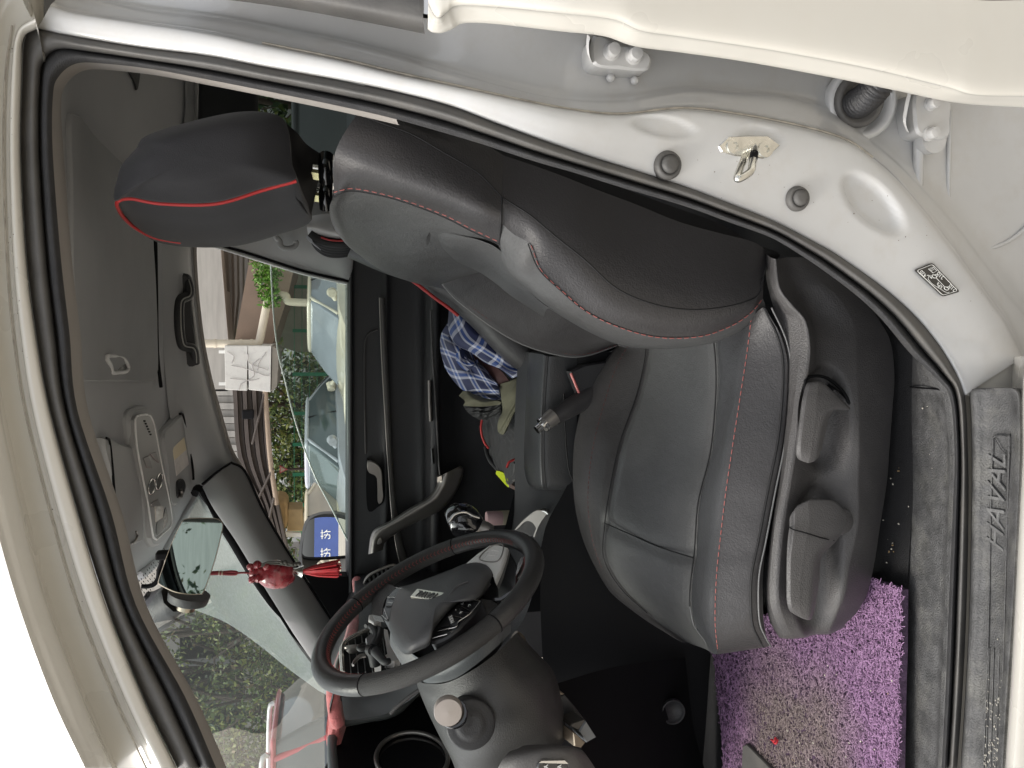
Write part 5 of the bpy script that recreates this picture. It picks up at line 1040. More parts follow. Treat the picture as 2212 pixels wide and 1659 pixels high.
# ================================================================== centre console
con_ = thing('centre_console', 'black centre console with padded armrest, hand brake and gear selector', None); con_.parent = CAR; con_['_o'] = [0, 1.2, 0]
m = MB(); m.patch([[P(1238,760,1.50), P(1310,760,1.48), P(1520,760,1.47)], [P(1240,1000,1.50), P(1330,1000,1.48), P(1560,1000,1.47)], [P(1178,1140,1.50), P(1300,1150,1.48), P(1560,1160,1.47)], [P(1168,1250,1.50), P(1320,1290,1.48), P(1560,1300,1.48)], [P(1168,1330,1.50), P(1340,1420,1.48), P(1540,1420,1.49)], [P(1175,1480,1.50), P(1360,1560,1.48), P(1552,1560,1.50)], [P(1185,1680,1.52), P(1380,1720,1.50), P(1580,1720,1.52)]], 6, 6); m.build('tunnel_side', BLACK, con_, sharp=180)
m = MB(); m.patch([[P(1120,760,1.80), P(1240,760,1.505)], [P(1112,900,1.80), P(1242,900,1.505)], [P(1112,1060,1.80), P(1244,1040,1.505)], [P(1106,1140,1.80), P(1180,1140,1.505)], [P(1080,1240,1.80), P(1160,1240,1.51)], [P(1040,1330,1.80), P(1130,1340,1.52)], [P(980,1400,1.8), P(1060,1420,1.52)]], 6, 5); m.build('console_top', PLASTIC_D, con_, sharp=180)
m = MB(); m.grid([[P(1120,760,1.80), P(1120,760,1.80)+A([0, .0, -.5])], [P(1112,1060,1.80), P(1112,1060,1.80)+A([0, 0, -.5])], [P(1040,1330,1.80), P(1040,1330,1.80)+A([0, 0, -.5])]]); m.build('tunnel_far_side', BLACK, con_, smooth=False)
# armrest
AR = [[(1150,740,1.77),(1142,760,1.74),(1148,762,1.64),(1172,766,1.515),(1184,770,1.498),(1215,770,1.495),(1246,770,1.497)],
      [(1142,845,1.77),(1137,850,1.74),(1143,852,1.64),(1166,855,1.515),(1178,857,1.498),(1212,858,1.495),(1246,860,1.497)],
      [(1136,935,1.77),(1133,938,1.74),(1140,940,1.64),(1163,944,1.515),(1175,946,1.498),(1210,948,1.495),(1246,950,1.497)],
      [(1135,1005,1.77),(1132,1008,1.74),(1140,1010,1.64),(1163,1012,1.515),(1176,1013,1.498),(1210,1014,1.495),(1245,1015,1.497)],
      [(1142,1036,1.77),(1139,1042,1.74),(1146,1046,1.64),(1166,1049,1.52),(1180,1050,1.505),(1210,1050,1.50),(1242,1050,1.502)],
      [(1156,1050,1.76),(1155,1054,1.73),(1160,1056,1.64),(1174,1058,1.54),(1184,1058,1.53),(1210,1058,1.52),(1240,1057,1.52)],
      [(1170,1050,1.74),(1172,1053,1.70),(1176,1054,1.64),(1186,1055,1.58),(1192,1055,1.57),(1212,1055,1.57),(1238,1054,1.57)]]
AR = A([[P(*q) for q in r] for r in AR]); m = MB(); m.patch(AR, 6, 6); m.build('armrest', mat('armrest_leather', (.030, .031, .033), .38, bump=.3, bscale=380, noise=.1, spec=.55), con_, sharp=180)
m = MB(); seam(m, AR[:6, 4], .0009); seam(m, [P(1218,850,1.494), P(1222,950,1.494), P(1228,1010,1.494), P(1238,1040,1.496)], .0014); m.build('armrest_seam', SEAM, con_, sharp=180)
m = MB(); dashes(m, AR[:5, 3]*.2+AR[:5, 4]*.8, .006, .004, .0005, .0015); m.build('dark_stitching', mat('dark_red_thread', (.11, .03, .03), .8), con_, sharp=180)
# hand brake
m = MB(); m.tube([P(1300,835,1.475), P(1262,862,1.465), P(1225,885,1.455), P(1195,905,1.45)], [.020,.021,.019,.015], n=16, sub=4); hb = m.build('hand_brake', LEATHER, con_, sharp=180)
m = MB(); m.tube([P(1197,899,1.449), P(1172,918,1.444)], [.0175,.0150], n=18); m.build('brake_sleeve', SATIN, con_, sharp=50)
m = MB(); m.tube([P(1173,918,1.444), P(1159,929,1.441)], [.0085,.0085], n=16); m.tube([P(1177,914,1.4445), P(1172,919,1.4435)], [.0162,.0162], n=18); m.build('brake_button', CHROME, con_, sharp=50)
# belt buckle
m = MB(); m.prism([P(*q, 1.458) for q in ((1232,803),(1262,788),(1322,780),(1318,812),(1284,846),(1252,854))], (0, .03, 0), bev=.004); m.build('belt_buckle', PLASTIC_D, con_, sharp=40)
m = MB(); m.tube([P(1233,806,1.457), P(1243,830,1.457), P(1252,852,1.457)], .0028, n=6); m.build('red_release', mat('release_red', (.55, .16, .15), .4, noise=.05), con_, sharp=180)
m = MB(); m.prism([P(*q, 1.50) for q in ((1245,770),(1316,758),(1318,774),(1296,785),(1250,786))], (0, .02, 0)); m.build('belt_webbing', mat('grey_webbing', (.16, .17, .18), .7, bump=.5, bscale=700, noise=.1), con_, smooth=False)
# cup holder rim
m = MB(); m.tube([P(1262,884,1.47), P(1258,930,1.47), P(1252,985,1.47), P(1251,1020,1.47)], .0035, n=6, sub=4); m.tube([P(1276,892,1.465), P(1270,900,1.47), P(1262,920,1.475)], .004, n=6, sub=4); m.build('cup_holder_rim', CHROME, con_, sharp=180)
# selector surround
ss = [z7(*q) for q in ((1640,855),(1720,760),(1840,662),(1900,652),(1960,668),(2004,740),(2004,880),(1960,980),(1925,1050),(1895,1000),(1870,960),(1940,860),(1950,780),(1920,740))]
s_o = [z7(*q) for q in ((1636,860),(1720,760),(1842,664),(1905,656),(1955,680),(1985,730),(1985,800),(1960,890),(1905,1010),(1870,960),(1830,930),(1850,880),(1862,840),(1830,785),(1770,760),(1720,785),(1680,830))]
m = MB(); m.prism([P(x, y, 1.60-.0006*(x-1111)) for x, y in even(s_o, 70, closed=True)], (0, .01, -.015), bev=.002); m.build('selector_surround', SATIN, con_, sharp=50)
m = MB(); m.prism([P(x, y, 1.595-.0006*(x-1111)) for x, y in even([z7(*q) for q in ((1905,656),(1960,668),(2004,745),(2004,890),(1930,1055),(1905,1010),(1962,890),(1986,800),(1986,730),(1955,680))], 50, closed=True)], (0, .01, -.02), bev=.002); m.build('surround_edge', CHROME, con_, sharp=50)
m = MB(); m.prism([P(x, y, 1.606-.0006*(x-1111)) for x, y in even([z7(*q) for q in ((1660,850),(1720,785),(1770,765),(1830,790),(1858,840),(1845,890),(1810,920),(1700,905))], 40, closed=True)], (0, .01, -.01)); m.build('selector_gaiter', LEATHER, con_, sharp=50)
kn = [[z7(*q) for q in r] for r in (((975,775),(985,745),(1010,720),(1030,700)), )]
K0 = P(*z7(985,770), 1.68); K1 = P(*z7(1130,760), 1.66); K2 = P(*z7(1275,850), 1.645); K3 = P(*z7(1330,850), 1.64); K4 = P(*z7(1400,880), 1.63)
m = MB(); m.tube(cr([K0, P(*z7(1010,752),1.678), P(*z7(1070,745),1.67), K1, P(*z7(1210,800),1.65), K2], 6), [.004,.020,.030,.036,.039,.038,.034,.028,.022], n=20); kb = m.build('gear_selector', PIANO, con_, sharp=180)
m = MB(); m.tube([P(*z7(*q), 1.625) for q in ((985,775),(1040,705),(1110,680),(1170,685),(1230,715),(1290,735))], .0035, n=8, sub=5); m.build('selector_rim', CHROME, con_, sharp=180)
m = MB(); m.tube([K2, K3, K4], [.023,.020,.017], n=18, sub=3); m.build('selector_collar', SATIN, con_, sharp=180)
# round cap on the tunnel side
c9 = P(*zb(1840,495), 1.405); m = MB(); m.disc(c9, (0.1, -1, .1), .022, seg=32, prof=[(.026, -.004), (.026, .004), (.024, .006), (.022, .004), (.019, -.001), (.0005, -.002)]); m.build('round_cap', PLASTIC_D, con_, sharp=180)
# canister standing on the console
cb = P(1124,1117,1.86); ct = P(1051,1117,1.86); ax = A([0, 0, 1.]); hgt = ct[2]-cb[2]
cann = thing('canister', 'small cylinder with pink cap and beige body standing by the gear selector', 'canister', tuple(cb))
m = MB(); m.disc(cb, ax, .018, seg=28, prof=[(.017, 0), (.0182, .002), (.0182, hgt*.55)]); m.build('canister_body', mat('beige_can', (.44, .40, .30), .4, noise=.06), cann, sharp=50)
m = MB(); m.disc(cb+ax*(hgt*.55+.0005), ax, .018, seg=28, prof=[(.0182, 0), (.0182, hgt*.43), (.0168, hgt*.45), (.0005, hgt*.45)]); m.build('cap', mat('pink_cap', (.42, .28, .29), .4, noise=.06), cann, sharp=50)
# ================================================================== passenger seat and the things lying on it
def z11(tx, ty): return (737.3+tx/3, 553+ty/3)
ps = thing('passenger_seat', 'passenger seat behind the driver seat, with a ribbed cover and red piping', None); ps.parent = CAR; ps['_o'] = [0, 1.2, 0]
fe = [(752,556),(830,590),(890,609),(930,636),(968,660),(1020,706),(1080,770),(1140,820)]
bk = [(800,430),(860,460),(920,500),(980,540),(1040,590),(1100,640),(1160,700),(1220,760)]
g = A([[P(b[0], b[1], 1.78), P(a[0]*.6+b[0]*.4, a[1]*.6+b[1]*.4, 1.76), P(a[0], a[1]-6, 1.80), P(a[0], a[1], 1.92), P(a[0]+2, a[1]-4, 2.08), P(a[0]+6, a[1]-14, 2.16)] for a, b in zip(fe, bk)])
m = MB(); m.patch(g, 6, 5); m.build('backrest', LEATHER, ps, sharp=180)
m = MB(); m.tube([P(x, y, 1.79) for x, y in ((890,606),(912,622),(940,644),(968,664),(990,682))], .004, n=8, sub=5); m.build('red_piping', REDP, ps, sharp=180)
# headrest of the passenger seat, grey underside and ribbed band
zz = lambda tx, ty: (384+.1984*tx, 493.7+.1984*ty)
g = [[P(*zz(*q), Y) for q, Y in r] for r in ([((1400,-120),1.80),((1405,-20),1.78),((1425,20),1.80)], [((1520,-150),1.80),((1500,-10),1.77),((1480,70),1.80)], [((1680,-160),1.80),((1640,30),1.77),((1590,110),1.80)], [((1840,-120),1.80),((1780,60),1.77),((1720,125),1.80)], [((1960,-60),1.80),((1900,60),1.78),((1840,128),1.80)])]
m = MB(); m.patch(g, 6, 6, thick=(0, .16, 0)); m.build('headrest', mat('pale_grey_leather', (.55, .55, .55), .35, bump=.2, bscale=300, noise=.06), ps, sharp=180)
for k in range(5):
    t = k/5.
    a = cr([P(*zz(*q), 1.79+.012*k) for q in ((1440+8*k,50+9*k),(1520+4*k,110+22*k),(1640,150+28*k),(1780,165+26*k),(1900+10*k,150+22*k))], 8)
    m = MB(); m.tube(a, .0105, n=8); m.build('ribbed_band', mat('ribbed_cloth', (.012, .012, .013), .7, bump=.3, bscale=500, noise=.1), ps, sharp=180)
m = MB(); m.tube([P(*zz(*q), 1.775) for q in ((1560,95),(1640,122),(1740,132),(1830,132))], .0022, n=6, sub=4); m.build('red_piping', REDP, ps, sharp=180)
m = MB(); m.prism([P(*zz(*q), 1.785) for q in ((1440,45),(1398,90),(1420,125),(1500,190),(1560,235),(1470,150))], (0, .01, 0)); m.build('label_tab', mat('pale_tab', (.40, .42, .46), .5, noise=.05), ps, smooth=False)
g = [[P(1075,740,2.22), P(1110,740,2.0), P(1180,740,1.78), P(1300,740,1.77)], [P(1056,860,2.22), P(1098,870,2.0), P(1165,880,1.79), P(1290,880,1.78)], [P(1060,950,2.22), P(1098,960,2.0), P(1160,970,1.80), P(1280,970,1.79)], [P(1080,1015,2.20), P(1108,1026,2.0), P(1150,1030,1.82), P(1270,1030,1.81)], [P(1110,1036,2.18), P(1130,1044,2.0), P(1158,1046,1.84), P(1270,1046,1.84)], [P(1200,1036,2.18), P(1220,1044,2.0), P(1240,1046,1.86), P(1290,1046,1.86)]]
m = MB(); m.patch(g, 6, 6); m.build('cushion', LEATHER, ps, sharp=180)
# ---- quilted seat cover draped over the front of the cushion
cv = thing('seat_cover', 'black quilted seat cover with red piping draped over the passenger cushion', 'seat cover', tuple(P(1120,960,1.9)))
QC = mat('quilted_black_cloth', (.016, .016, .018), .6, bump=.3, bscale=500, noise=.15, sheen=.2)
g = A([[P(*z11(*q), Y) for q, Y in r] for r in ([((900,990),2.12),((1000,960),2.02),((1110,960),1.9),((1215,960),1.82)], [((908,1080),2.13),((1000,1040),2.02),((1110,1050),1.9),((1208,1050),1.80)], [((905,1140),2.13),((1000,1130),2.02),((1110,1140),1.9),((1196,1140),1.79)], [((930,1235),2.12),((1010,1240),2.02),((1100,1250),1.9),((1180,1240),1.79)], [((948,1310),2.10),((1010,1330),2.02),((1090,1340),1.9),((1150,1340),1.80)], [((1000,1385),2.06),((1030,1400),2.0),((1080,1410),1.92),((1140,1400),1.81)], [((1060,1440),2.02),((1070,1455),1.98),((1085,1478),1.93),((1125,1440),1.82)])])
def quilt(gg):
    for i in range(gg.shape[0]):
        for j in range(gg.shape[1]):
            a = 1 if j > gg.shape[1]*.45 and i < gg.shape[0]*.42 else 0
            if a: k = abs(math.sin(i*.9+j*.9))*abs(math.sin(i*.9-j*.9)); gg[i, j, 2] += .006*k
            else: gg[i, j, 2] += .003*math.sin(j*1.7+math.sin(i*.2)*2)
    return gg
m = MB(); m.patch(g, 10, 10, disp=quilt, thick=(0, .004, -.008)); m.build('quilted_panel', QC, cv, sharp=180)
for q in ([(912,1062),(905,1110),(912,1165),(930,1212),(955,1246)], [(1140,1314),(1105,1326),(1085,1340),(1072,1372)]):
    m = MB(); m.tube(toward(cr([P(*z11(*p_), 2.08 if q[0][1] < 1200 else 1.86) for p_ in q], 8), .01), .0032, n=8); m.build('red_piping', REDP, cv, sharp=180)
m = MB(); m.tube(toward(cr([P(*z11(*p_), Y) for p_, Y in (((935,1240),2.11),((955,1310),2.08),((1000,1370),2.05),((1060,1430),2.0),((1090,1470),1.94),((1120,1420),1.86),((1130,1340),1.84))], 8), .006), .006, n=8); m.build('hem', QC, cv, sharp=180)
# ---- yellow cloth and pale card below the seat front
yc = thing('yellow_cloth', 'small bright yellow cloth tucked under the black quilted seat cover', 'cloth', tuple(P(1090,1040,1.95)))
m = MB(); m.patch([[P(*z11(*q), Y) for q, Y in r] for r in ([((1005,1392),2.0),((1000,1412),2.01)], [((1040,1400),1.97),((1030,1445),1.99)], [((1062,1420),1.95),((1060,1480),1.98)], [((1090,1470),1.93),((1085,1500),1.95)])], 6, 6, thick=(0, .006, -.004)); m.build('cloth_fold', mat('yellow_cloth', (.48, .58, .01), .8, bump=.4, bscale=200, noise=.15), yc, sharp=180)
cd2 = MB(); cd2.prism([P(*z11(*q), 1.92) for q in ((1083,1478),(1100,1476),(1142,1508),(1142,1528),(1085,1496))], (0, .02, -.004), bev=.001); cd2.build('card_box', mat('pinkish_card', (.52, .38, .33), .6, noise=.06), None, smooth=False, label='pale pinkish card box beside the yellow cloth under the seat cover', cat='box')
# ---- plaid shirt
pm = bpy.data.materials.new('plaid_cloth'); pm.use_nodes = True; t = pm.node_tree; b = t.nodes['Principled BSDF']; b.inputs['Roughness'].default_value = .8; b.inputs['Sheen Weight'].default_value = .15
uvn = t.nodes.new('ShaderNodeTexCoord'); sx = t.nodes.new('ShaderNodeSeparateXYZ'); t.links.new(uvn.outputs['UV'], sx.inputs[0])
def band(src, k, lo, hi):
    mu = t.nodes.new('ShaderNodeMath'); mu.operation = 'MULTIPLY'; mu.inputs[1].default_value = k; t.links.new(src, mu.inputs[0])
    fr_ = t.nodes.new('ShaderNodeMath'); fr_.operation = 'FRACT'; t.links.new(mu.outputs[0], fr_.inputs[0])
    cp = t.nodes.new('ShaderNodeMath'); cp.operation = 'COMPARE'; cp.inputs[1].default_value = (lo+hi)/2; cp.inputs[2].default_value = (hi-lo)/2; t.links.new(fr_.outputs[0], cp.inputs[0]); return cp.outputs[0]
def addn(a, c_):
    x = t.nodes.new('ShaderNodeMath'); x.operation = 'ADD'; t.links.new(a, x.inputs[0]); t.links.new(c_, x.inputs[1]); return x.outputs[0]
def mul(a, k):
    x = t.nodes.new('ShaderNodeMath'); x.operation = 'MULTIPLY'; x.inputs[1].default_value = k; t.links.new(a, x.inputs[0]); return x.outputs[0]
bl_ = mul(addn(band(sx.outputs[0], 1, .36, .52), band(sx.outputs[1], 1, .36, .52)), .5)
lv = mul(addn(addn(band(sx.outputs[0], 1, .24, .36), band(sx.outputs[0], 1, .52, .64)), addn(band(sx.outputs[1], 1, .24, .36), band(sx.outputs[1], 1, .52, .64))), .47)
def mixc(f, a, c_):
    x = t.nodes.new('ShaderNodeMix'); x.data_type = 'RGBA'; t.links.new(f, x.inputs[0])
    if isinstance(a, tuple): x.inputs[6].default_value = a
    else: t.links.new(a, x.inputs[6])
    x.inputs[7].default_value = c_; return x.outputs[2]
t.links.new(mixc(lv, mixc(bl_, (.012, .019, .075, 1), (.035, .10, .36, 1)), (.62, .63, .72, 1)), b.inputs['Base Color'])
bp_ = t.nodes.new('ShaderNodeBump'); bp_.inputs['Strength'].default_value = .2; bp_.inputs['Distance'].default_value = .001; nn = t.nodes.new('ShaderNodeTexNoise'); nn.inputs['Scale'].default_value = 900; t.links.new(uvn.outputs['Object'], nn.inputs['Vector']); t.links.new(nn.outputs[0], bp_.inputs['Height']); t.links.new(bp_.outputs[0], b.inputs['Normal'])
shirt = thing('plaid_shirt', 'crumpled blue and white plaid shirt lying on the passenger seat', 'shirt', tuple(P(1080,760,1.95)))
def cloth(rows, name, nu, nv, u0, v0, us, vs, amp, ph, mt=pm, par=shirt, rot=0.0, fr=(3., 5.)):
    g = A([[P(*z11(*q), Y) for q, Y in r] for r in rows])
    G = np.swapaxes(cr(np.swapaxes(cr(g, nu), 0, 1), nv), 0, 1); mI, nJ = G.shape[:2]
    I, J = np.meshgrid(np.linspace(0, 1, mI), np.linspace(0, 1, nJ), indexing='ij')
    d = amp*(np.sin(I*fr[0]*6.28+J*7+ph)*.6+np.sin(J*fr[1]*6.28+I*9+ph*2+np.sin(I*6)*2)*.5+np.sin((I*5+J*6)*3.1+ph*3)*.35)
    vv = CAM-G; vv /= np.linalg.norm(vv, axis=-1, keepdims=True); G = G+vv*d[..., None]
    U_ = u0+us*(I*math.cos(rot)-J*math.sin(rot))+.05*np.sin(J*8+ph)+.04*np.sin(I*11); V_ = v0+vs*(I*math.sin(rot)+J*math.cos(rot))+.05*np.sin(I*9+ph)
    m = MB(); m.grid(G, uv=np.stack([U_, V_], -1)); m.skirt(G, A([.0, .006, -.004])); return m.build(name, mt, par, sharp=180)
cloth([[((752,262),2.0),((735,280),1.99),((712,310),2.0),((698,345),2.03)], [((835,355),1.93),((800,380),1.90),((745,430),1.92),((694,470),1.97)], [((940,450),1.90),((880,490),1.86),((800,540),1.87),((740,570),1.93)], [((1010,480),1.88),((960,560),1.84),((900,610),1.84),((850,630),1.90)], [((1065,585),1.87),((1030,630),1.83),((980,670),1.83),((930,690),1.88)], [((1160,610),1.86),((1110,690),1.82),((1070,740),1.82),((1035,735),1.87)], [((1252,650),1.84),((1220,720),1.81),((1160,770),1.82),((1105,792),1.87)]], 'shirt_front', 12, 12, .1, .0, 3.8, 2.2, .006, .6, rot=.15, fr=(1.5, 1.2))
cloth([[((700,420),2.04),((650,500),2.05),((640,600),2.06),((670,720),2.06)], [((760,480),1.98),((720,570),1.95),((710,660),1.97),((720,800),2.03)], [((820,560),1.95),((800,640),1.92),((790,730),1.93),((790,870),2.0)], [((880,640),1.93),((880,720),1.90),((880,800),1.92),((880,905),1.98)], [((930,720),1.92),((950,780),1.90),((960,850),1.91),((975,932),1.97)], [((990,800),1.92),((1010,830),1.90),((1022,880),1.91),((1036,930),1.96)]], 'shirt_body', 14, 16, .3, .2, 3.6, 3.8, .016, 1.9, rot=.6, fr=(2.2, 2.4))
cloth([[((690,520),1.98),((730,540),1.95)], [((740,600),1.93),((790,610),1.92)], [((745,680),1.92),((830,690),1.90)], [((810,745),1.92),((880,700),1.89)], [((850,700),1.91),((880,670),1.90)]], 'sleeve_roll', 10, 10, .0, .3, 1.4, .7, .006, .3, rot=.3, fr=(2, 1))
cloth([[((850,640),1.94),((900,640),1.90)], [((905,740),1.93),((980,700),1.885)], [((950,810),1.93),((1050,760),1.88)], [((1020,850),1.92),((1100,830),1.88)]], 'lining', 6, 6, 0, 0, 1, 1, .003, .2, mat('maroon_lining', (.045, .014, .014), .8, noise=.3), shirt)
# ---- olive jacket and pale undershirt
OL = mat('olive_cloth', (.125, .120, .080), .85, bump=.3, bscale=600, noise=.15, nscale=20)
jk = thing('olive_jacket', 'olive jacket with black quilted lining bunched below the plaid shirt', 'jacket', tuple(P(1100,880,1.9)))
cloth([[((1030,830),1.90),((1120,800),1.86),((1215,740),1.85)], [((1035,920),1.89),((1120,880),1.84),((1215,840),1.83)], [((1045,1000),1.89),((1110,960),1.84),((1200,920),1.82)], [((1020,1060),1.89),((1075,1050),1.85),((1130,1000),1.83)], [((1012,1110),1.90),((1050,1120),1.87),((1085,1090),1.85)], [((1015,1140),1.91),((1045,1158),1.89),((1070,1130),1.87)]], 'sleeve', 8, 8, 0, 0, 1, 1, .005, 1.2, OL, jk, fr=(1.2, .8))
cloth([[((762,905),2.02),((800,940),1.98),((790,968),2.0)], [((800,872),2.0),((850,930),1.95),((850,975),1.97)], [((860,900),1.97),((920,945),1.93),((930,975),1.95)], [((960,930),1.95),((1000,940),1.92),((1010,965),1.93)], [((1020,935),1.93),((1034,945),1.91),((1030,960),1.92)]], 'hem', 8, 8, 0, 0, 1, 1, .003, .4, OL, jk, fr=(1, .6))
cloth([[((788,965),2.03),((815,1010),2.03),((860,1045),2.04)], [((860,980),1.99),((880,1020),1.99),((905,1062),2.02)], [((940,980),1.97),((950,1020),1.97),((960,1056),2.0)], [((1030,960),1.94),((1035,1000),1.94),((1030,1030),1.96)]], 'quilted_lining', 10, 10, 0, 0, 1, 1, .007, .7, mat('black_quilt', (.020, .020, .021), .6, bump=.4, bscale=200, noise=.2), jk, fr=(4, 3))
cloth([[((1010,470),1.90),((1000,520),1.88)], [((1090,520),1.88),((1040,580),1.87)], [((1160,580),1.86),((1100,620),1.85)], [((1200,620),1.85),((1150,640),1.85)]], 'white_undershirt', 6, 6, 0, 0, 1, 1, .004, .1, mat('pale_undershirt', (.42, .44, .46), .85, noise=.05), shirt)
# ---- charm hanging from the mirror
HY = 1.52
ch = thing('hanging_charm', 'red carved charm with long red tassel hanging from the mirror', 'charm', tuple(P(*z8(1600,860), HY)))
H = lambda x, y, o=0: P(*z8(x, y), HY+o)
m = MB(); m.tube([H(690,876), H(800,878), H(870,876), H(940,878)], .0042, n=8, sub=4); m.tube([H(940,868), H(1000,862), H(1055,866), H(1062,876), H(1050,888), H(990,888), H(940,886)], .0026, n=6, sub=4); m.tube([H(1062,876), H(1130,872), H(1190,876)], .0018, n=6); m.build('cord', mat('red_cord', (.23, .022, .03), .6, bump=.5, bscale=600, noise=.1), ch, sharp=180)
m = MB()
for x in (885, 915): m.tube([H(x, 876), H(x+14, 877)], .0050, n=10)
m.build('cord_bead', mat('pale_bead', (.45, .35, .28), .4, noise=.1), ch, sharp=180)
JADE = mat('red_carved_stone', (.26, .022, .032), .28, coat=.6, noise=.5, nscale=60, dirt=(.45, .30, .27), dscale=90, damt=.5)
m = MB(); rr = [H(1185,860), H(1200,865), H(1230,868), H(1270,870), H(1310,880), H(1360,888), H(1430,890), H(1500,888), H(1560,870), H(1600,850), H(1615,846)]
m.tube(cr(rr, 4), [.002,.010,.013,.016,.018,.025,.028,.027,.022,.014,.003], n=18); m.build('charm_body', JADE, ch, sharp=180)
m = MB()
for q in ([(1180,840),(1200,820),(1230,815)], [(1230,815),(1265,795),(1300,800)], [(1205,915),(1215,940),(1240,950)], [(1240,945),(1270,930),(1295,935)], [(1330,800),(1380,830)], [(1350,930),(1420,970),(1500,965)], [(1440,850),(1480,900),(1460,950)]): m.tube([H(*p_, -.018) for p_ in q], [.006,.009,.004], n=8, sub=4)
m.build('carved_detail', JADE, ch, sharp=180)
m = MB()
for k, q in enumerate(([(1290,800),(1380,768),(1480,772),(1560,785),(1620,800)], [(1290,812),(1380,785),(1480,790),(1570,805),(1640,795)], [(1520,770),(1600,790),(1660,785)])): m.tube([H(*p_, -.02) for p_ in q], .0018, n=6, sub=5)
for q in ((1500,775),(1530,770),(1545,788),(1600,795),(1632,790),(1662,785)): m.disc(H(*q, -.02), (0, -1, 0), .004, seg=10, prof=[(.001,-.003),(.0045,0),(.001,.004)])
m.build('beaded_strings', mat('grey_string', (.10, .095, .085), .6, noise=.1), ch, sharp=180)
m = MB(); m.tube([H(1605,850), H(1640,856), H(1700,862)], [.004,.006,.0125], n=14); m.build('tassel_cap', STEEL, ch, sharp=180)
m = MB()
for i in range(90):
    a = rng.uniform(0, 2*np.pi); r1 = rng.uniform(.1, 1)**.5; ex = 2040+rng.normal(0, 14)
    p0_ = H(1698, 861+11*r1*math.sin(a), .009*r1*math.cos(a)); p1_ = H(1850, 850+58*r1*math.sin(a), .03*r1*math.cos(a)); p2_ = H(ex, 832+88*r1*math.sin(a), .038*r1*math.cos(a))
    m.tube(cr([p0_, p1_, p2_], 3), .0018, n=4)
m.build('tassel', mat('red_tassel', (.42, .012, .018), .55, noise=.25, nscale=80), ch, sharp=180)
# ---- phone holder clipped to the centre vent
PHP = mat('holder_plastic', (.02, .021, .022), .6, noise=.1)
ph_ = thing('phone_holder', 'black clawed phone holder clipped to the slats of the centre vent', 'phone holder', tuple(PPL(*z7w(600,1250), (-.62, 0, 0), (1, 0, 0))))
HV = lambda tx, ty, X=-.60: PPL(*z7w(tx, ty), (X, 0, 0), (1, 0, 0))
m = MB(); m.disc(HV(600,1240,-.635), (1, 0, .1), .024, seg=24, prof=[(.010, -.03), (.012, -.01), (.017, .0), (.017, .010), (.012, .014), (.0005, .015)]); m.build('holder_hub', PHP, ph_, sharp=60)
for q, r in (([(590,1220),(620,1130),(600,1060),(555,1020),(530,1030)], [.008,.007,.0055,.005,.004]), ([(600,1220),(650,1120),(655,1060),(610,1050),(580,1075)], [.008,.007,.0055,.005,.004]), ([(580,1240),(530,1220),(490,1230),(475,1215),(520,1185)], [.008,.006,.005,.005,.004]), ([(620,1250),(660,1300),(700,1340),(740,1330)], [.010,.008,.007,.005])):
    m = MB(); m.tube([HV(*p_) for p_ in q], r, n=10, sub=5); m.build('claw', PHP, ph_, sharp=180)
m = MB(); m.prism([HV(*q, -.595) for q in ((530,1130),(575,1090),(605,1110),(600,1170),(570,1225),(545,1190))], (-.008, 0, 0), bev=.002); m.build('grip_plate', mat('grey_grip', (.22, .22, .23), .4, noise=.06), ph_, sharp=40)
m = MB()
for k in range(3): m.tube([HV(*q, -.60) for q in ((530,1275+k*9),(480,1285+k*9),(440,1320+k*8),(420,1360+k*6))], .0022, n=6, sub=4)
m.build('wire_clip', SATIN, ph_, sharp=180)
# ---- plush mat along the top edge of the dash
DM = mat('pink_plush', (.55, .16, .16), .95, bump=1.0, bscale=300, noise=.25, nscale=60, sheen=.4)
dmat = thing('dashboard_mat', 'pink plush mat laid along the top edge of the dashboard', 'mat', tuple(P(770,1360,1.8)))
e = cr([P(771,1254,2.2), P(774,1292,2.1), P(766,1340,1.85), P(756,1382,1.68), P(738,1432,1.56), P(721,1488,1.55), P(721,1520,1.55), P(726,1552,1.54), P(731,1566,1.54)], 10)
m = MB(); m.tube(e, .014, n=12); m.build('rolled_edge', DM, dmat, sharp=180)
bk_ = e+A([-.16, 0, .005]); m = MB(); gg = np.stack([e+A([0, 0, .006]), (e+bk_)/2+A([0, 0, .012]), bk_], 1); m.grid(gg); m.skirt(gg, A([0, 0, -.008])); m.build('plush_sheet', DM, dmat, sharp=180)
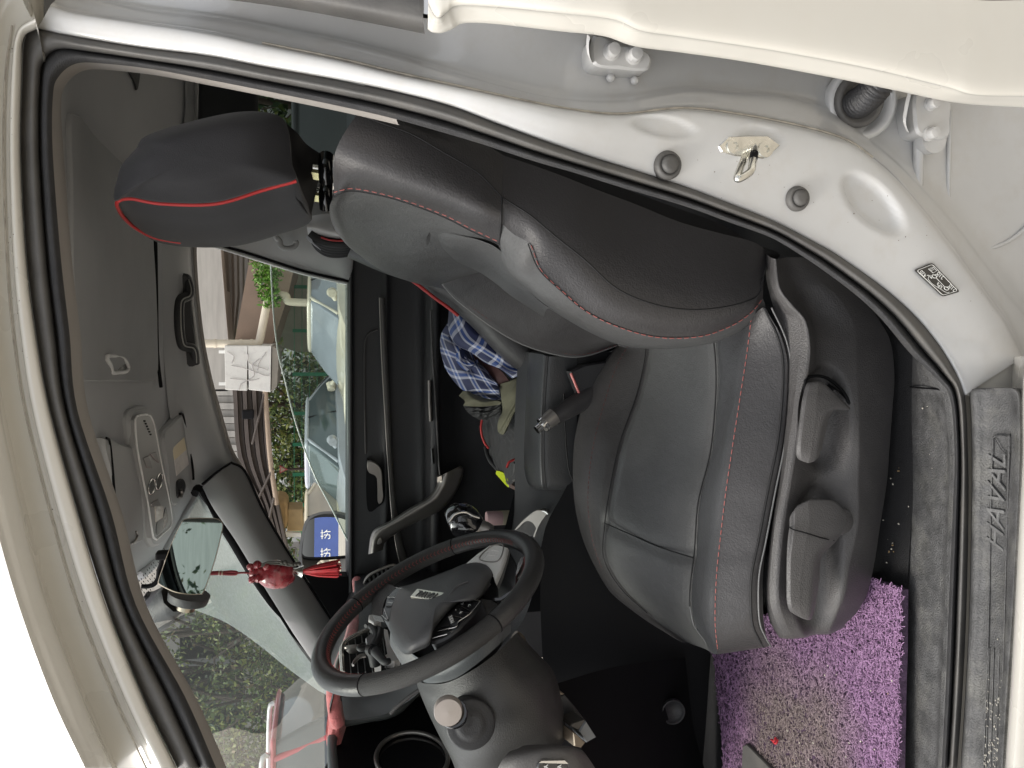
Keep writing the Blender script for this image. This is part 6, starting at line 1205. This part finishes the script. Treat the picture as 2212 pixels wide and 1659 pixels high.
# ---- purple loop mat
mt_ = bpy.data.materials.new('purple_loops'); mt_.use_nodes = True; t = mt_.node_tree; b = t.nodes['Principled BSDF']; b.inputs['Roughness'].default_value = .55
tc = t.nodes.new('ShaderNodeTexCoord'); n1 = t.nodes.new('ShaderNodeTexNoise'); n1.inputs['Scale'].default_value = 7; n1.inputs['Detail'].default_value = 5; t.links.new(tc.outputs['Object'], n1.inputs['Vector'])
sp_ = t.nodes.new('ShaderNodeVectorMath'); sp_.operation = 'DISTANCE'; t.links.new(tc.outputs['Object'], sp_.inputs[0])
gd = t.nodes.new('ShaderNodeMapRange'); gd.inputs[1].default_value = .10; gd.inputs[2].default_value = .26; gd.inputs[3].default_value = 1.0; gd.inputs[4].default_value = -.25; t.links.new(sp_.outputs['Value'], gd.inputs[0])
ad_ = t.nodes.new('ShaderNodeMath'); ad_.operation = 'ADD'; t.links.new(gd.outputs[0], ad_.inputs[0]); s2_ = t.nodes.new('ShaderNodeMapRange'); s2_.inputs[1].default_value = .3; s2_.inputs[2].default_value = .7; s2_.inputs[3].default_value = -.35; s2_.inputs[4].default_value = .35; t.links.new(n1.outputs['Fac'], s2_.inputs[0]); t.links.new(s2_.outputs[0], ad_.inputs[1]); ad_.use_clamp = True
mx_ = t.nodes.new('ShaderNodeMix'); mx_.data_type = 'RGBA'; t.links.new(ad_.outputs[0], mx_.inputs[0]); mx_.inputs[6].default_value = (.34, .195, .345, 1); mx_.inputs[7].default_value = (.26, .205, .20, 1); t.links.new(mx_.outputs[2], b.inputs['Base Color'])
ZM = .385
def MM(x, y, h=0.0): return PZ(x, y, ZM+h)
mo_ = [(1470,1330),(1540,1418),(1545,1450),(1549,1500),(1556,1560),(1560,1600),(1562,1700),(1600,1740),(1700,1760),(1800,1760),(1938,1750),(1940,1659),(1943,1500),(1946,1400),(1947,1274),(1915,1262),(1880,1252),(1800,1290),(1700,1330),(1560,1330)]
fmat = thing('floor_mat', 'purple loop floor mat, dusty brown in the middle, in the driver footwell', 'floor mat', tuple(MM(1750,1500)))
dc = MM(1720,1640)-A(fmat['_o']); sp_.inputs[1].default_value = tuple(dc)
m = MB(); m.prism([MM(x, y) for x, y in mo_], (0, 0, -.012)); m.build('backing', mat('mat_backing', (.085, .05, .09), .9, bump=1.0, bscale=250, noise=.4, nscale=90), fmat, smooth=False)
op = A(mo_)
def inside(x, y):
    c = False; n = len(op)
    for i in range(n):
        x1, y1 = op[i]; x2, y2 = op[i-1]
        if (y1 > y) != (y2 > y) and x < (x2-x1)*(y-y1)/(y2-y1)+x1: c = not c
    return c
m = MB(); cnt = 0
while cnt < 17000:
    x, y = rng.uniform(1535, 1948), rng.uniform(1250, 1690)
    if not inside(x, y): continue
    cnt += 1; c = MM(x, y, rng.uniform(.001, .005)); a = rng.uniform(0, 6.28); cur = rng.uniform(-2.2, 2.2); L_ = rng.uniform(.006, .011); q = [c]; 
    for k in range(4):
        a += cur*.45; q.append(q[-1]+A([math.cos(a), math.sin(a), 0])*L_/4*1.0+A([0, 0, (.0007 if k < 2 else -.0007)*rng.uniform(.2, 1)]))
    m.tube(q, .00068, n=3, caps=False)
m.build('loop_pile', mt_, fmat, sharp=180, kind='stuff')
m = MB(); m.prism([MM(x, y, .012) for x, y in ((1603,1612),(1612,1607),(1668,1664),(1690,1720),(1600,1720))], (0, 0, -.012), bev=.002); pdl = m.build('pedal', RUBBER, dash, sharp=40)
# crumbs
CR = [mat('crumb_pale', (.60, .56, .48), .8, noise=.1), mat('crumb_tan', (.35, .24, .12), .8, noise=.1)]
for k, (n_, box_, zf_) in enumerate(((60, (1700,1930,1430,1680), ZM+.012), (16, (1890,1945,1010,1250), .365))):
    m = MB()
    for i in range(n_):
        x, y = rng.uniform(box_[0], box_[1]), rng.uniform(box_[2], box_[3])
        if k == 0 and rng.random() > (y-1380)/300.: continue
        p = PZ(x, y, zf_); s = abs(rng.normal(.0009, .0007))+.0004; a = rng.uniform(0, 3.1); ca, sa = math.cos(a), math.sin(a)
        m.box(p, (s*rng.uniform(1, 2), s, s*.6), ((ca, -sa, 0), (sa, ca, 0), (0, 0, 1)), mi=0 if rng.random() < .7 else 1)
    m.build('crumbs', CR, None, smooth=False, kind='stuff', label='pale crumbs scattered on the purple mat' if k == 0 else 'crumbs on the black carpet beside the seat', cat='crumbs')
m = MB()
for x, y in ((1672,1601),(1676,1606)): m.tube([MM(x-5, y-3, .012), MM(x, y, .016), MM(x+4, y-8, .012)], .0022, n=6, sub=3)
m.build('red_scrap', mat('red_scrap', (.45, .02, .03), .6, noise=.1), None, sharp=180, label='tiny red scrap lying on the dusty part of the purple mat', cat='scrap')
m = MB()
for i in range(30):
    y = rng.uniform(860, 1659); x = np.interp(y, [860, 1106, 1659], [1964, 1954, 1937])+rng.uniform(6, 66); s = abs(rng.normal(.0005, .0005))+.0003
    off = np.interp((x-1950)/90., [0, .3, .8, 1], [.150, .120, .066, .05]); p = PT(x, y, off)-ray(x, y)*.0008; m.box(p, (s*rng.uniform(1, 2.4), s, s), None, mi=0 if rng.random() < .8 else 1)
m.build('grit', CR, None, smooth=False, kind='stuff', label='pale grit on the black inner sill trim', cat='grit')
# ================================================================== outside
m = MB(); m.grid([[(-400, -300, 0), (-400, 500, 0)], [(400, -300, 0), (400, 500, 0)]])
m.build('ground', mat('pale_concrete_ground', (.36, .33, .28), .9, bump=.4, bscale=40, noise=.15, nscale=.8, dirt=(.18, .17, .15), dscale=3, damt=.4), None, origin=A([0, 0, 0.]), smooth=False, kind='structure')
CONC = mat('board_marked_concrete', (.42, .40, .37), .9, bump=.4, bscale=20, noise=.12, nscale=3, stretch=(.4, 1, 4), dirt=(.28, .26, .24), dscale=2, damt=.3)
BROWN = mat('brown_rendered_wall', (.24, .175, .135), .9, bump=.3, bscale=40, noise=.1, nscale=2)
DKM = mat('dark_brown_metal', (.075, .060, .052), .6, noise=.15, nscale=5)
MARB = mat('veined_stone_panel', (.62, .61, .58), .5, noise=.06, nscale=3, dirt=(.34, .32, .31), dscale=6, damt=.6)
PIPE = mat('cream_pipe', (.58, .52, .42), .5, noise=.05)
BY = 16.0
def B(x, y, o=0.0): return P(x, y, BY+o)
bld = thing('concrete_building', 'concrete building with stepped soffit beams and brown wall seen through passenger window', 'building', (0, BY, 0))
def bprism(px, o, dep, name, mt, bev=0.0, par=bld, label=None):
    m = MB(); m.prism([B(x, y, o) for x, y in px], (0, dep, 0), bev=bev); return m.build(name, mt, par, smooth=False, label=label)
bprism([(300,440),(470,440),(477,539),(485,640),(493,735),(300,735)], 0, 1.0, 'fascia_panel', CONC)
for k in range(5):
    x0, x1 = 477+k*12.5, 488+k*12.5; y1 = 735
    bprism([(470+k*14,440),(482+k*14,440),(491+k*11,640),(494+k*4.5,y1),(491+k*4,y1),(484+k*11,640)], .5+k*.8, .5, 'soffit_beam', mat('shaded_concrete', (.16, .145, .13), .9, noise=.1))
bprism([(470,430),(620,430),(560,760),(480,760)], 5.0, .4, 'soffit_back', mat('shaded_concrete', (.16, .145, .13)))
bprism([(552,430),(640,430),(640,560),(619,648),(587,748),(507,737),(539,559)], -.5, 3.0, 'brown_wall', BROWN)
bprism([(600,430),(760,430),(760,760),(640,760),(600,747),(622,648)], 3.5, .4, 'lower_wall', mat('olive_grey_render', (.22, .215, .17), .9, noise=.15, nscale=2))
bprism([(300,736),(486,741),(492,845),(300,845)], .4, .5, 'fascia_panel', CONC)
for k in range(10):
    xx = 841+k*15; bprism([(300,xx),(502+k*1.5,xx),(503+k*1.5,xx+13.5),(300,xx+13.5)], .4+.08*(k % 2), .4, 'cladding_rib', CONC)
bprism([(300,992),(513,992),(560,1090),(600,1180),(300,1300)], .7, .4, 'fascia_panel', CONC)
sb = thing('stone_sign_box', 'pale veined stone box projecting from the concrete building above the parked cars', 'sign box', tuple(B(535,795,-1.5)))
for (a0, a1) in ((485, 535), (535.6, 586)):
    m = MB(); m.prism([B(x, y, -1.5) for x, y in ((a0,747),(a1,747),(a1-2,847 if a1 > 560 else 844),(a0+2,842))], (0, 1.4, 0), bev=.01); m.build('stone_panel', MARB, sb, smooth=False)
m = MB(); m.prism([B(x, y, -1.48) for x, y in ((588,748),(602,756),(598,835),(586,847))], (0, 1.4, 0)); m.build('side_face', mat('grey_side', (.22, .20, .17), .8, noise=.1), sb, smooth=False)
m = MB()
for v in ([(560,775),(545,790),(548,812),(520,830)], [(535,765),(540,785),(580,800)], [(500,790),(530,796),(575,812),(583,806)], [(497,818),(540,822),(560,818)], [(520,828),(516,842)], [(575,760),(560,782),(556,800)], [(490,760),(505,770),(500,784)]): m.tube([B(x, y, -1.512) for x, y in v], .007, n=4, sub=5)
m.build('stone_vein', mat('vein_grey', (.46, .44, .43), .6, noise=.1), sb, sharp=180)
for y in (760, 829): m = MB(); m.box(B(480,y,-.2), (.06,.06,.12)); m.build('lamp', WHITE_P, bld, smooth=False)
# drain pipe
m = MB(); m.tube([B(x, y, -1.1) for x, y in ((420,742),(480,742),(540,742),(556,741),(561,734),(570,690),(581,640),(590,636),(612,638),(619,641),(621,650),(640,653),(680,654))], .075, n=10, sub=5)
dp = m.build('drain_pipe', PIPE, bld, sharp=180)
m = MB()
for x in (462, 518, 541): m.tube([B(x, 742, -1.1), B(x+5, 742, -1.1)], .085, n=10)
m.build('pipe_collar', PIPE, dp, sharp=60)
# slatted canopy
sc_ = thing('slatted_canopy', 'dark brown slatted metal canopy along the concrete building', 'canopy', tuple(B(540,960,-1)))
for k in range(7):
    a = [(503+k*10.3,843),(514+k*10,985),(562+k*5.5,1090),(600+k*3,1200)]; w_ = 8.5
    pts = [(x, y) for x, y in a]; pt2 = [(x+w_*(1 if i < 2 else .7), y) for i, (x, y) in enumerate(a)]
    m = MB(); gA = A([[B(p_[0], p_[1], -1.0+(.12 if k % 2 else 0)), B(q_[0], q_[1], -1.0+(.12 if k % 2 else 0))] for p_, q_ in zip(pts, pt2)]); m.grid(cr(gA, 4)); m.skirt(cr(gA, 4), A([0, .3, 0])); m.build('slat', DKM, sc_, smooth=False)
m = MB(); m.prism([B(x, y, -.6) for x, y in ((503,843),(575,843),(585,985),(600,1090),(618,1200),(600,1200),(560,1090),(513,985))], (0, .2, 0)); m.build('backing_panel', mat('canopy_dark_panel', (.035, .03, .028), .8, noise=.1), sc_, smooth=False)  # panel behind the slats, darker than they are
m = MB()
for q in ([(572,846),(545,960)], [(592,1075),(575,1150)], [(590,1010),(552,1090)]): m.tube([B(x, y, -1.1) for x, y in q], .025, n=5)
m.build('brace', DKM, sc_, sharp=180)
m = MB(); m.tube([B(573,843,-1.08), B(583,985,-1.08), B(598,1090,-1.08)], .05, n=6, sub=4); m.build('edge_rail', mat('canopy_edge', (.28, .21, .15), .6, noise=.1), sc_, sharp=180)
m = MB(); m.box(B(536,895,-1.15), (.16, .2, .2)); m.build('lamp_box', BLACK, sc_, smooth=False, bevel=.02)
# ---- foliage
LEAF = [mat('leaf_mid', (.085, .135, .030), .6, noise=.35, nscale=1.2), mat('leaf_dark', (.026, .055, .020), .65, noise=.35, nscale=1.2), mat('leaf_light', (.19, .22, .050), .6, noise=.3, nscale=1.2), mat('leaf_dry', (.16, .12, .055), .7, noise=.3)]  # sunlight on the foliage is put into the mid and light greens
for _m in LEAF: _m.node_tree.nodes['Principled BSDF'].inputs['Transmission Weight'].default_value = 0
BARK = mat('bark', (.055, .042, .032), .9, bump=.6, bscale=30, noise=.3)
def leaves(mb, c, rad, n, size, mix=(.5, .3, .15, .05), squash=.8):
    d = rng.normal(size=(n, 3)); d /= np.linalg.norm(d, axis=1)[:, None]; d *= (rng.uniform(.15, 1, n)**.45)[:, None]
    p = A(c)+d*rad*A([1, 1, squash]); q = np.cumsum(mix)
    for k in range(n):
        u = rng.normal(size=3); u /= np.linalg.norm(u); v = np.cross(u, rng.normal(size=3)); v /= np.linalg.norm(v)+1e-9; s = size*rng.uniform(.6, 1.3)
        b = mb.n; mb.v.append(A([p[k]-u*s, p[k]+v*s*.45+u*s*.1, p[k]+u*s, p[k]-v*s*.45+u*s*.1])); mb.n += 4
        r_ = rng.random(); mi = int(np.searchsorted(q, r_)); mb.f.append((b, b+1, b+2, b+3)); mb.m.append(min(mi, 3))
def tree(base, h, cr_, label, nl=2200, size=.11, mix=(.5, .3, .15, .05), clumps=14, lean=0.0, trunk=.14, low=.35, group='trees around the parking area', cat='tree'):
    base = A(base, float); t_ = thing('tree', label, cat, tuple(base), group)
    m = MB(); top = base+A([lean, 0, h*.75]); m.tube(cr([base, base+A([lean*.2, .1, h*.3]), base+A([lean*.6, -.1, h*.55]), top], 4), [trunk, trunk*.8, trunk*.55, trunk*.2], n=8); lim = []
    m.build('trunk', BARK, t_, sharp=180)
    m2 = MB(); mb = MB()
    for k in range(clumps):
        a = rng.uniform(0, 6.28); zz_ = base[2]+h*rng.uniform(low, 1.0); rr_ = cr_*rng.uniform(.25, .85)*(1-.5*abs((zz_-base[2])/h-.62)); c = A([base[0]+lean*.6+rr_*math.cos(a), base[1]+rr_*math.sin(a)*.7, zz_])
        m2.tube([base+A([lean*.5, 0, (zz_-base[2])*.7]), (base+A([lean*.6, 0, zz_-base[2]])+c)/2, c], [trunk*.3, trunk*.2, trunk*.06], n=5)
        leaves(mb, c, cr_*rng.uniform(.18, .36), nl//clumps, size, mix)
    m2.build('limb', BARK, t_, sharp=180, kind='stuff'); mb.build('crown', LEAF, t_, smooth=False)
    return t_
# climbing plant hanging over the brown wall
iv = thing('ivy', 'bright green climbing plant hanging over the brown wall edge', 'climbing plant', tuple(B(590,600,-1.4)))
m = MB()
for x, y in ((556,566),(562,580),(566,600),(570,615),(572,632),(576,648),(580,575),(584,595),(586,615),(588,635),(592,650),(592,600),(596,580)): leaves(m, B(x, y, -1.2), .16, 75, .045, (.35, .05, .6, .0), 1.0)
m.build('leaf_mass', [mat('ivy_bright', (.075, .19, .02), .55, noise=.3, nscale=5), LEAF[1], mat('ivy_light', (.12, .25, .03), .55, noise=.3, nscale=5), LEAF[3]], iv, smooth=False)
# trees behind the cars, seen through the side window
tl = 'leafy roadside tree with thin dark trunks behind the parked cars'
for x, Y, h, lab in ((880, 19, 5.2, 'yellow green tree just right of the stone sign box'), (935, 21, 5.4, 'thin forked tree between the stone box and warning sign'), (1000, 20, 5.0, 'broad green tree behind the triangular warning sign'), (1060, 22, 5.4, 'green tree left of the triangular warning sign by the tan sacks')):
    b = P(690, x, Y); b[2] = 0; tree(b, h, 2.3, lab, 3600, .07, (.40, .22, .33, .05), 16, .2, .09, .12)
hd_ = MB()
for x in range(560, 1180, 14):
    for k in range(2): b = P(640, x, 23+rng.uniform(-.5, .5)); b[2] = rng.uniform(.2, 2.2); leaves(hd_, b, .75, 60, .10, (.35, .45, .15, .05))
hd_.build('undergrowth', LEAF, None, smooth=False, kind='stuff', label='dense dark undergrowth behind the green fence', cat='shrubs')
# green fence
fence = thing('green_fence', 'green post and wire fence behind the parked cars', 'fence', tuple(A([0, 17.5, 0])))
FG = mat('fence_green', (.02, .19, .095), .5, noise=.1)
fy = [525, 619, 714, 808, 893, 960, 1025, 1091, 1150]
tops = []
for y in fy:
    p = P(632, y, 17.6); tops.append(p); m = MB(); m.box((p[0], p[1], p[2]/2+.0), (.075, .075, p[2]), None); m.build('fence_post', FG, fence, smooth=False)
m = MB()
for f_ in np.linspace(.25, .98, 9): m.tube([A([p[0], p[1]+.03, p[2]*f_]) for p in tops], .006, n=4)
m.build('fence_wire', FG, fence, sharp=180, kind='stuff')
# triangular warning sign
ws_ = thing('warning_sign', 'red bordered triangular road sign on a thin pole among the trees', 'road sign', tuple(A([P(613,1014,16.8)[0], 16.8, 0])))
tri = [P(x, y, 16.8) for x, y in ((604,1014),(622,1004),(622,1024))]; tri = [P(622,1014,16.8), P(604,1005,16.8), P(604,1023,16.8)]; tc_ = A(tri).mean(0)
m = MB(); m.prism(tri, (0, .02, 0)); m.build('sign_border', mat('sign_red', (.26, .045, .045), .5, noise=.1), ws_, smooth=False)
m = MB(); m.prism([tc_+(A(q)-tc_)*.62-A([0, .005, 0]) for q in tri], (0, .004, 0)); m.build('sign_face', mat('sign_face', (.30, .22, .16), .5, noise=.1), ws_, smooth=False)
pb = P(613,1014,16.85); m = MB(); m.tube([(pb[0], 16.85, 0), (pb[0], 16.85, pb[2])], .03, n=8); m.build('sign_pole', BARK, ws_, sharp=180)
# tan sacks, white boards
m = MB(); o_ = even([P(x, y, 15.5) for x, y in ((586,1080),(606,1082),(622,1092),(626,1140),(640,1148),(670,1148),(700,1150),(700,1090),(660,1084),(640,1080))], 30, closed=True); o_[:, 2] = np.maximum(o_[:, 2], .02)
sk = [(585,1085),(600,1079),(614,1083),(620,1092),(622,1125),(618,1142),(600,1147),(586,1140)]
m = MB(); m.prism([P(x, y, 15.5) for x, y in sk], (0, .8, 0), bev=.06); m.build('tan_crate', mat('tan_cardboard', (.40, .27, .13), .8, noise=.15, nscale=6), None, smooth=False, label='tan cardboard crate stacked high left of the trees', cat='crate')
m = MB(); m.prism([P(x, y, 15.6) for x, y in ((622,1100),(652,1100),(655,1148),(620,1148))], (0, .6, 0), bev=.02); m.build('tan_board', mat('tan_board', (.45, .33, .18), .8, noise=.1), None, smooth=False, label='tan board panel just below the cardboard crate', cat='board')
m = MB(); m.prism([P(x, y, 15.4) for x, y in ((596,1148),(616,1148),(617,1182),(598,1182))], (0, .1, 0)); m.prism([P(x, y, 15.45) for x, y in ((617,1150),(650,1152),(650,1160),(617,1160))], (0, .1, 0)); m.build('white_board', WHITE_P, None, smooth=False, label='white board standing between the tan crate and windscreen pillar', cat='board')
# ---- parked cars
TYRE = mat('tyre', (.02, .02, .02), .8, noise=.1); GL = mat('car_glass', (.10, .13, .14), .05, coat=1.0, spec=.8, noise=.1)
def parked(name, label, loc, yaw, col, scale=1.0, h=1.46, suv=False, glass_col=None, badge=False, rails=False):
    r_ = thing(name, label, 'car', loc, 'cars parked across the lane'); r_.rotation_euler = (0, 0, yaw); r_['_o'] = [0, 0, 0]; r_.scale = (scale,)*3
    pm_ = mat('car_paint_'+name+str(round(col[0], 2))+str(round(col[2], 2)), col, .35, coat=1.0, crough=.06, noise=.04)
    gm_ = GL if glass_col is None else mat('car_glass_'+str(glass_col[0]), glass_col, .08, coat=1.0, noise=.12, nscale=2)
    hb, ln, wd = (1.0, 4.6, .93) if suv else (.92, 4.5, .89)
    st = [(2.28,.50,.72,.62),(2.2,.36,.80,.76),(1.9,.24,hb-.16,.86),(1.0,.22,hb-.02,.90),(.5,.22,hb,.91),(-1.2,.22,hb+.02,.91),(-1.9,.24,hb+.02,.88),(-2.15,.34,hb,.80),(-2.25,.5,hb-.12,.68)]
    rg_ = []
    for x, z0, z1, k in st:
        w_ = wd*k/.91; rg_.append([(x, -w_*.9, z0), (x, -w_, z0+.15), (x, -w_*1.0, (z0+z1)/2), (x, -w_*.96, z1-.08), (x, -w_*.84, z1), (x, 0, z1+.035), (x, w_*.84, z1), (x, w_*.96, z1-.08), (x, w_, (z0+z1)/2), (x, w_, z0+.15), (x, w_*.9, z0)])
    rg_ = A(rg_); m = MB(); gq = m.patch(rg_, 4, 2, False, False); m.add(gq[0], [tuple(range(gq.shape[1]))]); m.add(gq[-1], [tuple(range(gq.shape[1]))[::-1]]); m.build('body', pm_, r_, sharp=50)
    # cabin: glass box, painted roof and pillars
    xb0, xb1 = (1.05, -1.75) if not suv else (1.0, -2.05); xt0, xt1 = (.28, -1.05) if not suv else (.35, -1.75); wb, wt = wd*.86, wd*.66
    def loop(x0, x1, w_, z): return A([(x0, -w_*.72, z), (x0-.12, -w_*.95, z), ((x0+x1)/2, -w_, z), (x1+.15, -w_*.95, z), (x1, -w_*.7, z), (x1, w_*.7, z), (x1+.15, w_*.95, z), ((x0+x1)/2, w_, z), (x0-.12, w_*.95, z), (x0, w_*.72, z)])
    lo_ = loop(xb0, xb1, wb, hb-.02); hi_ = loop(xt0, xt1, wt, h-.05); lq, hq = cr(lo_, 4, True), cr(hi_, 4, True); md_ = (lq+hq)/2*A([1.02, 1.04, 1])+A([0, 0, .01]); m = MB(); m.grid(cr(np.stack([lq, md_, hq]), 4), False, True); m.build('window_glass', gm_, r_, sharp=180)
    m = MB(); m.grid(cr(np.stack([hq*A([1.02, 1.02, 1])-A([0, 0, .01]), hq*A([1.03, 1.03, 1])+A([0, 0, .025]), hq*A([.93, .85, 1])+A([0, 0, .06]), hq*A([.4, .3, 1])+A([-.1, 0, .075])]), 3), False, True); q_ = hq*A([.4, .3, 1])+A([-.1, 0, .075]); m.add(q_, [tuple(range(len(q_)))]); m.build('roof', pm_, r_, sharp=180)
    for i in (1, 3, 6, 8, 2, 7):
        m = MB(); m.tube([lo_[i]*A([1, 1.0, 1]), (lo_[i]+hi_[i])/2+A([0, 0, .012]), hi_[i]], .032 if i not in (2, 7) else .022, n=6); m.build('window_pillar', pm_ if i not in (2, 7) else BLACK, r_, sharp=180)
    for sx_ in (1.38, -1.38):
        for sy_ in (-1, 1):
            m = MB(); m.disc((sx_, sy_*wd*.86, .33), (0, sy_, 0), .33, seg=24, prof=[(.33, -.10), (.335, .0), (.33, .05), (.25, .06), (.22, .05)]); wh = m.build('wheel', TYRE, r_, sharp=60)
            m = MB(); m.disc((sx_, sy_*(wd*.86+.055), .33), (0, sy_, 0), .21, .006, 20); m.build('rim', SATIN, wh, sharp=40)
    for sy_ in (-1, 1):
        m = MB(); m.prism([(2.26, sy_*.42, .66), (2.20, sy_*.66, .68), (2.02, sy_*.80, .78), (2.05, sy_*.74, .80), (2.22, sy_*.44, .76)], (.035, 0, .0)); m.build('headlight', mat('headlight', (.55, .56, .55), .15, coat=1.0, noise=.1), r_, smooth=False)
        m = MB(); m.tube([(.72, sy_*.86, hb+.03), (.70, sy_*1.02, hb+.08)], [.03,.09], n=10); m.tube([(.66, sy_*.98, hb+.09), (.78, sy_*1.03, hb+.08)], [.09,.07], n=10); m.build('wing_mirror', pm_, r_, sharp=60)
    m = MB(); m.prism([(2.285, -.40, .60), (2.285, .40, .60), (2.27, .44, .72), (2.27, -.44, .72)], (.02, 0, 0)); gr = m.build('grille', BLACK, r_, smooth=False)
    for k in range(3): m = MB(); m.box((2.306, 0, .625+k*.035), (.008, .80, .008)); m.build('grille_bar', CHROME, gr, smooth=False)
    m = MB(); m.box((2.30, 0, .42), (.02, .44, .13)); m.build('number_plate', mat('plate_blue', (.03, .06, .25), .5, noise=.05), r_, smooth=False)
    if badge:
        c = A([2.315, 0, .70]); m = MB(); m.tube([c+A([0, .075*math.cos(t), .075*math.sin(t)]) for t in np.linspace(0, 2*np.pi, 28, endpoint=False)], .008, n=6, closed=True)
        for q in ([(-.045,.055),(-.018,-.005),(.0,.03),(.018,-.005),(.045,.055)], [(-.06,.03),(-.025,-.06),(.0,.0),(.025,-.06),(.06,.03)]): m.tube([c+A([0, a, b_]) for a, b_ in q], .006, n=5)
        m.build('badge', CHROME, r_, sharp=180)
    if rails:
        for sy_ in (-1, 1): m = MB(); m.tube([(xt0-.05, sy_*wt*.93, h+.01), (xt0-.25, sy_*wt*.94, h+.07), (xt1+.3, sy_*wt*.94, h+.07), (xt1+.1, sy_*wt*.92, h+.01)], .028, n=8, sub=5); m.build('roof_rail', mat('rail_silver', (.62, .62, .62), .35, metal=.5, noise=.05), r_, sharp=180)
    return r_
def gnd(y, Y): p = P(700, y, Y); return (float(p[0]), float(p[1]), 0.0)
SHIFT = 0
HX = math.atan2(-.84, -.54)
parked('parked_car', 'cream car nearest the passenger window rear edge, pale bluish glass', gnd(690, 14.6), HX, (.62, .57, .46), 1.0, 1.42, glass_col=(.22, .25, .29))
parked('parked_car', 'silver blue sedan with round badge in the middle of the row', gnd(985, 14.2), HX, (.46, .48, .54), 1.0, 1.46, glass_col=(.09, .12, .13), badge=True)
parked('parked_car', 'pale cream car between the badge sedan and the wing mirror', gnd(1200, 13.4), HX-.1, (.66, .60, .44), 1.0, 1.46, glass_col=(.34, .30, .22))
parked('parked_car', 'white car with light blue windows behind the wing mirror', gnd(1260, 17.0), HX, (.74, .74, .72), 1.0, 1.5, glass_col=(.32, .46, .58))
rs = parked('parked_car', 'red utility vehicle with roof rails seen through the windscreen', (-5.75, 7.6, 0), math.pi*1.02, (.40, .012, .03), 1.0, 1.66, suv=True, rails=True, glass_col=(.05, .065, .07))
# ---- trees and buildings through the windscreen
for i, (x, Y, h, cw, lab) in enumerate(((1250, 19, 5.6, 2.6, 'green tree behind the dusty corner of the windscreen'), (1335, 20, 6.2, 2.8, 'tall dense tree left of the dash camera'), (1415, 22, 6.4, 3.0, 'tallest dark green tree in the middle of the windscreen'), (1500, 19, 4.9, 2.4, 'loose green tree above the red vehicle roof'), (1575, 22, 5.2, 2.8, 'large tree near the roof edge of the windscreen view'), (1650, 20, 4.4, 2.4, 'leafy tree at the lower edge of the windscreen view'), (1740, 21, 4.6, 2.4, 'leafy tree outermost beside the front pillar'))):
    b = P(690, x, Y); b[2] = 0; tree(b, h, cw, lab, 3000, .075, (.42, .26, .26, .06), 26, rng.uniform(-.4, .4), .16, .15)
gb2 = thing('grey_building', 'grey building with dark shutters behind the windscreen trees', 'building', tuple(A([P(690,1480,27)[0], 27, 0])))
gx0, gx1 = P(690,1800,27)[0], P(690,1180,27)[0]
m = MB(); m.box(((gx0+gx1)/2, 27.4, 4.0), (gx1-gx0, .6, 8.0)); m.build('wall', mat('grey_render', (.26, .25, .24), .9, noise=.12, nscale=.6), gb2, smooth=False)
for k in range(5):
    for j in range(2): m = MB(); m.box((gx0+2.5+k*(gx1-gx0-5)/4, 27.06, 1.6+j*3.2), (2.4, .08, 2.0)); m.build('shutter', mat('dark_shutter', (.10, .10, .105), .6, noise=.1, stretch=(1, 1, 12)), gb2, smooth=False)
m = MB(); m.box(((gx0+gx1)/2, 26.9, 3.0), (gx1-gx0, .3, .16)); m.build('ledge', CONC, gb2, smooth=False)
# ---- behind the photographer: what the mirrors show
ban = thing('shop_banner', 'blue banner with large white characters reflected in the passenger wing mirror', 'banner', tuple(tgt))
nb = (MC-tgt); nb[2] = 0; nb /= np.linalg.norm(nb); rb = np.cross([0, 0, 1.], nb)
m = MB(); hw, hh_ = .40, .17; m.prism([tgt+rb*hw*a+A([0, 0, hh_*b_]) for a, b_ in ((-1,-1),(1,-1),(1,1),(-1,1))], -nb*.03); m.build('banner_cloth', mat('banner_blue', (.05, .085, .26), .6, noise=.06), ban, smooth=False)
for k in (-1, 1): text('花', 'banner_character', WHITE_P, ban, tgt+rb*.13*k+nb*.006+A([0, 0, .0]), rb, (0, 0, 1), .15, .002)
for k in (-1, 1): m = MB(); q_ = tgt+rb*hw*k-nb*.06; m.tube([(q_[0], q_[1], 0), (q_[0], q_[1], tgt[2]+.4)], .025, n=8); m.build('banner_pole', SATIN, ban, sharp=180)
for x, y, h, lab in ((3.5, -9.5, 5.5, 'tree behind the photographer, reflected in the inside mirror'), (-1.5, -15, 8, 'taller tree behind the photographer'), (8, 11, 6, 'tree behind the blue banner'), (7.5, -12, 7, 'tree right of the photographer'), (1.2, -10.5, 5, 'low bushy tree behind the photographer'), (5.8, -10, 5, 'bushy tree behind the photographer to the right')): tree((x, y, 0), h, 2.8, lab, 3200, .07, (.45, .35, .15, .05), 16, .2, .16, .08)
for i, (x, Y) in enumerate(((235, 20), (300, 22))):
    b = P(690, x, Y); b[2] = 0; tree(b, 6.0, 2.6, ('dark tree seen through the rear side window', 'bare branched tree behind the rear side window')[i], 1400, .13, (.3, .55, .1, .05), 14, .2, .12, .1)
parked('parked_car', 'dark car seen through the rear side window behind the headrest', gnd(250, 9.5), HX+.3, (.05, .055, .06), 1.0, 1.5, glass_col=(.03, .035, .035))
# ================================================================== tidy: drop the builder's own notes
for _o in bpy.data.objects:
    if '_o' in _o: del _o['_o']
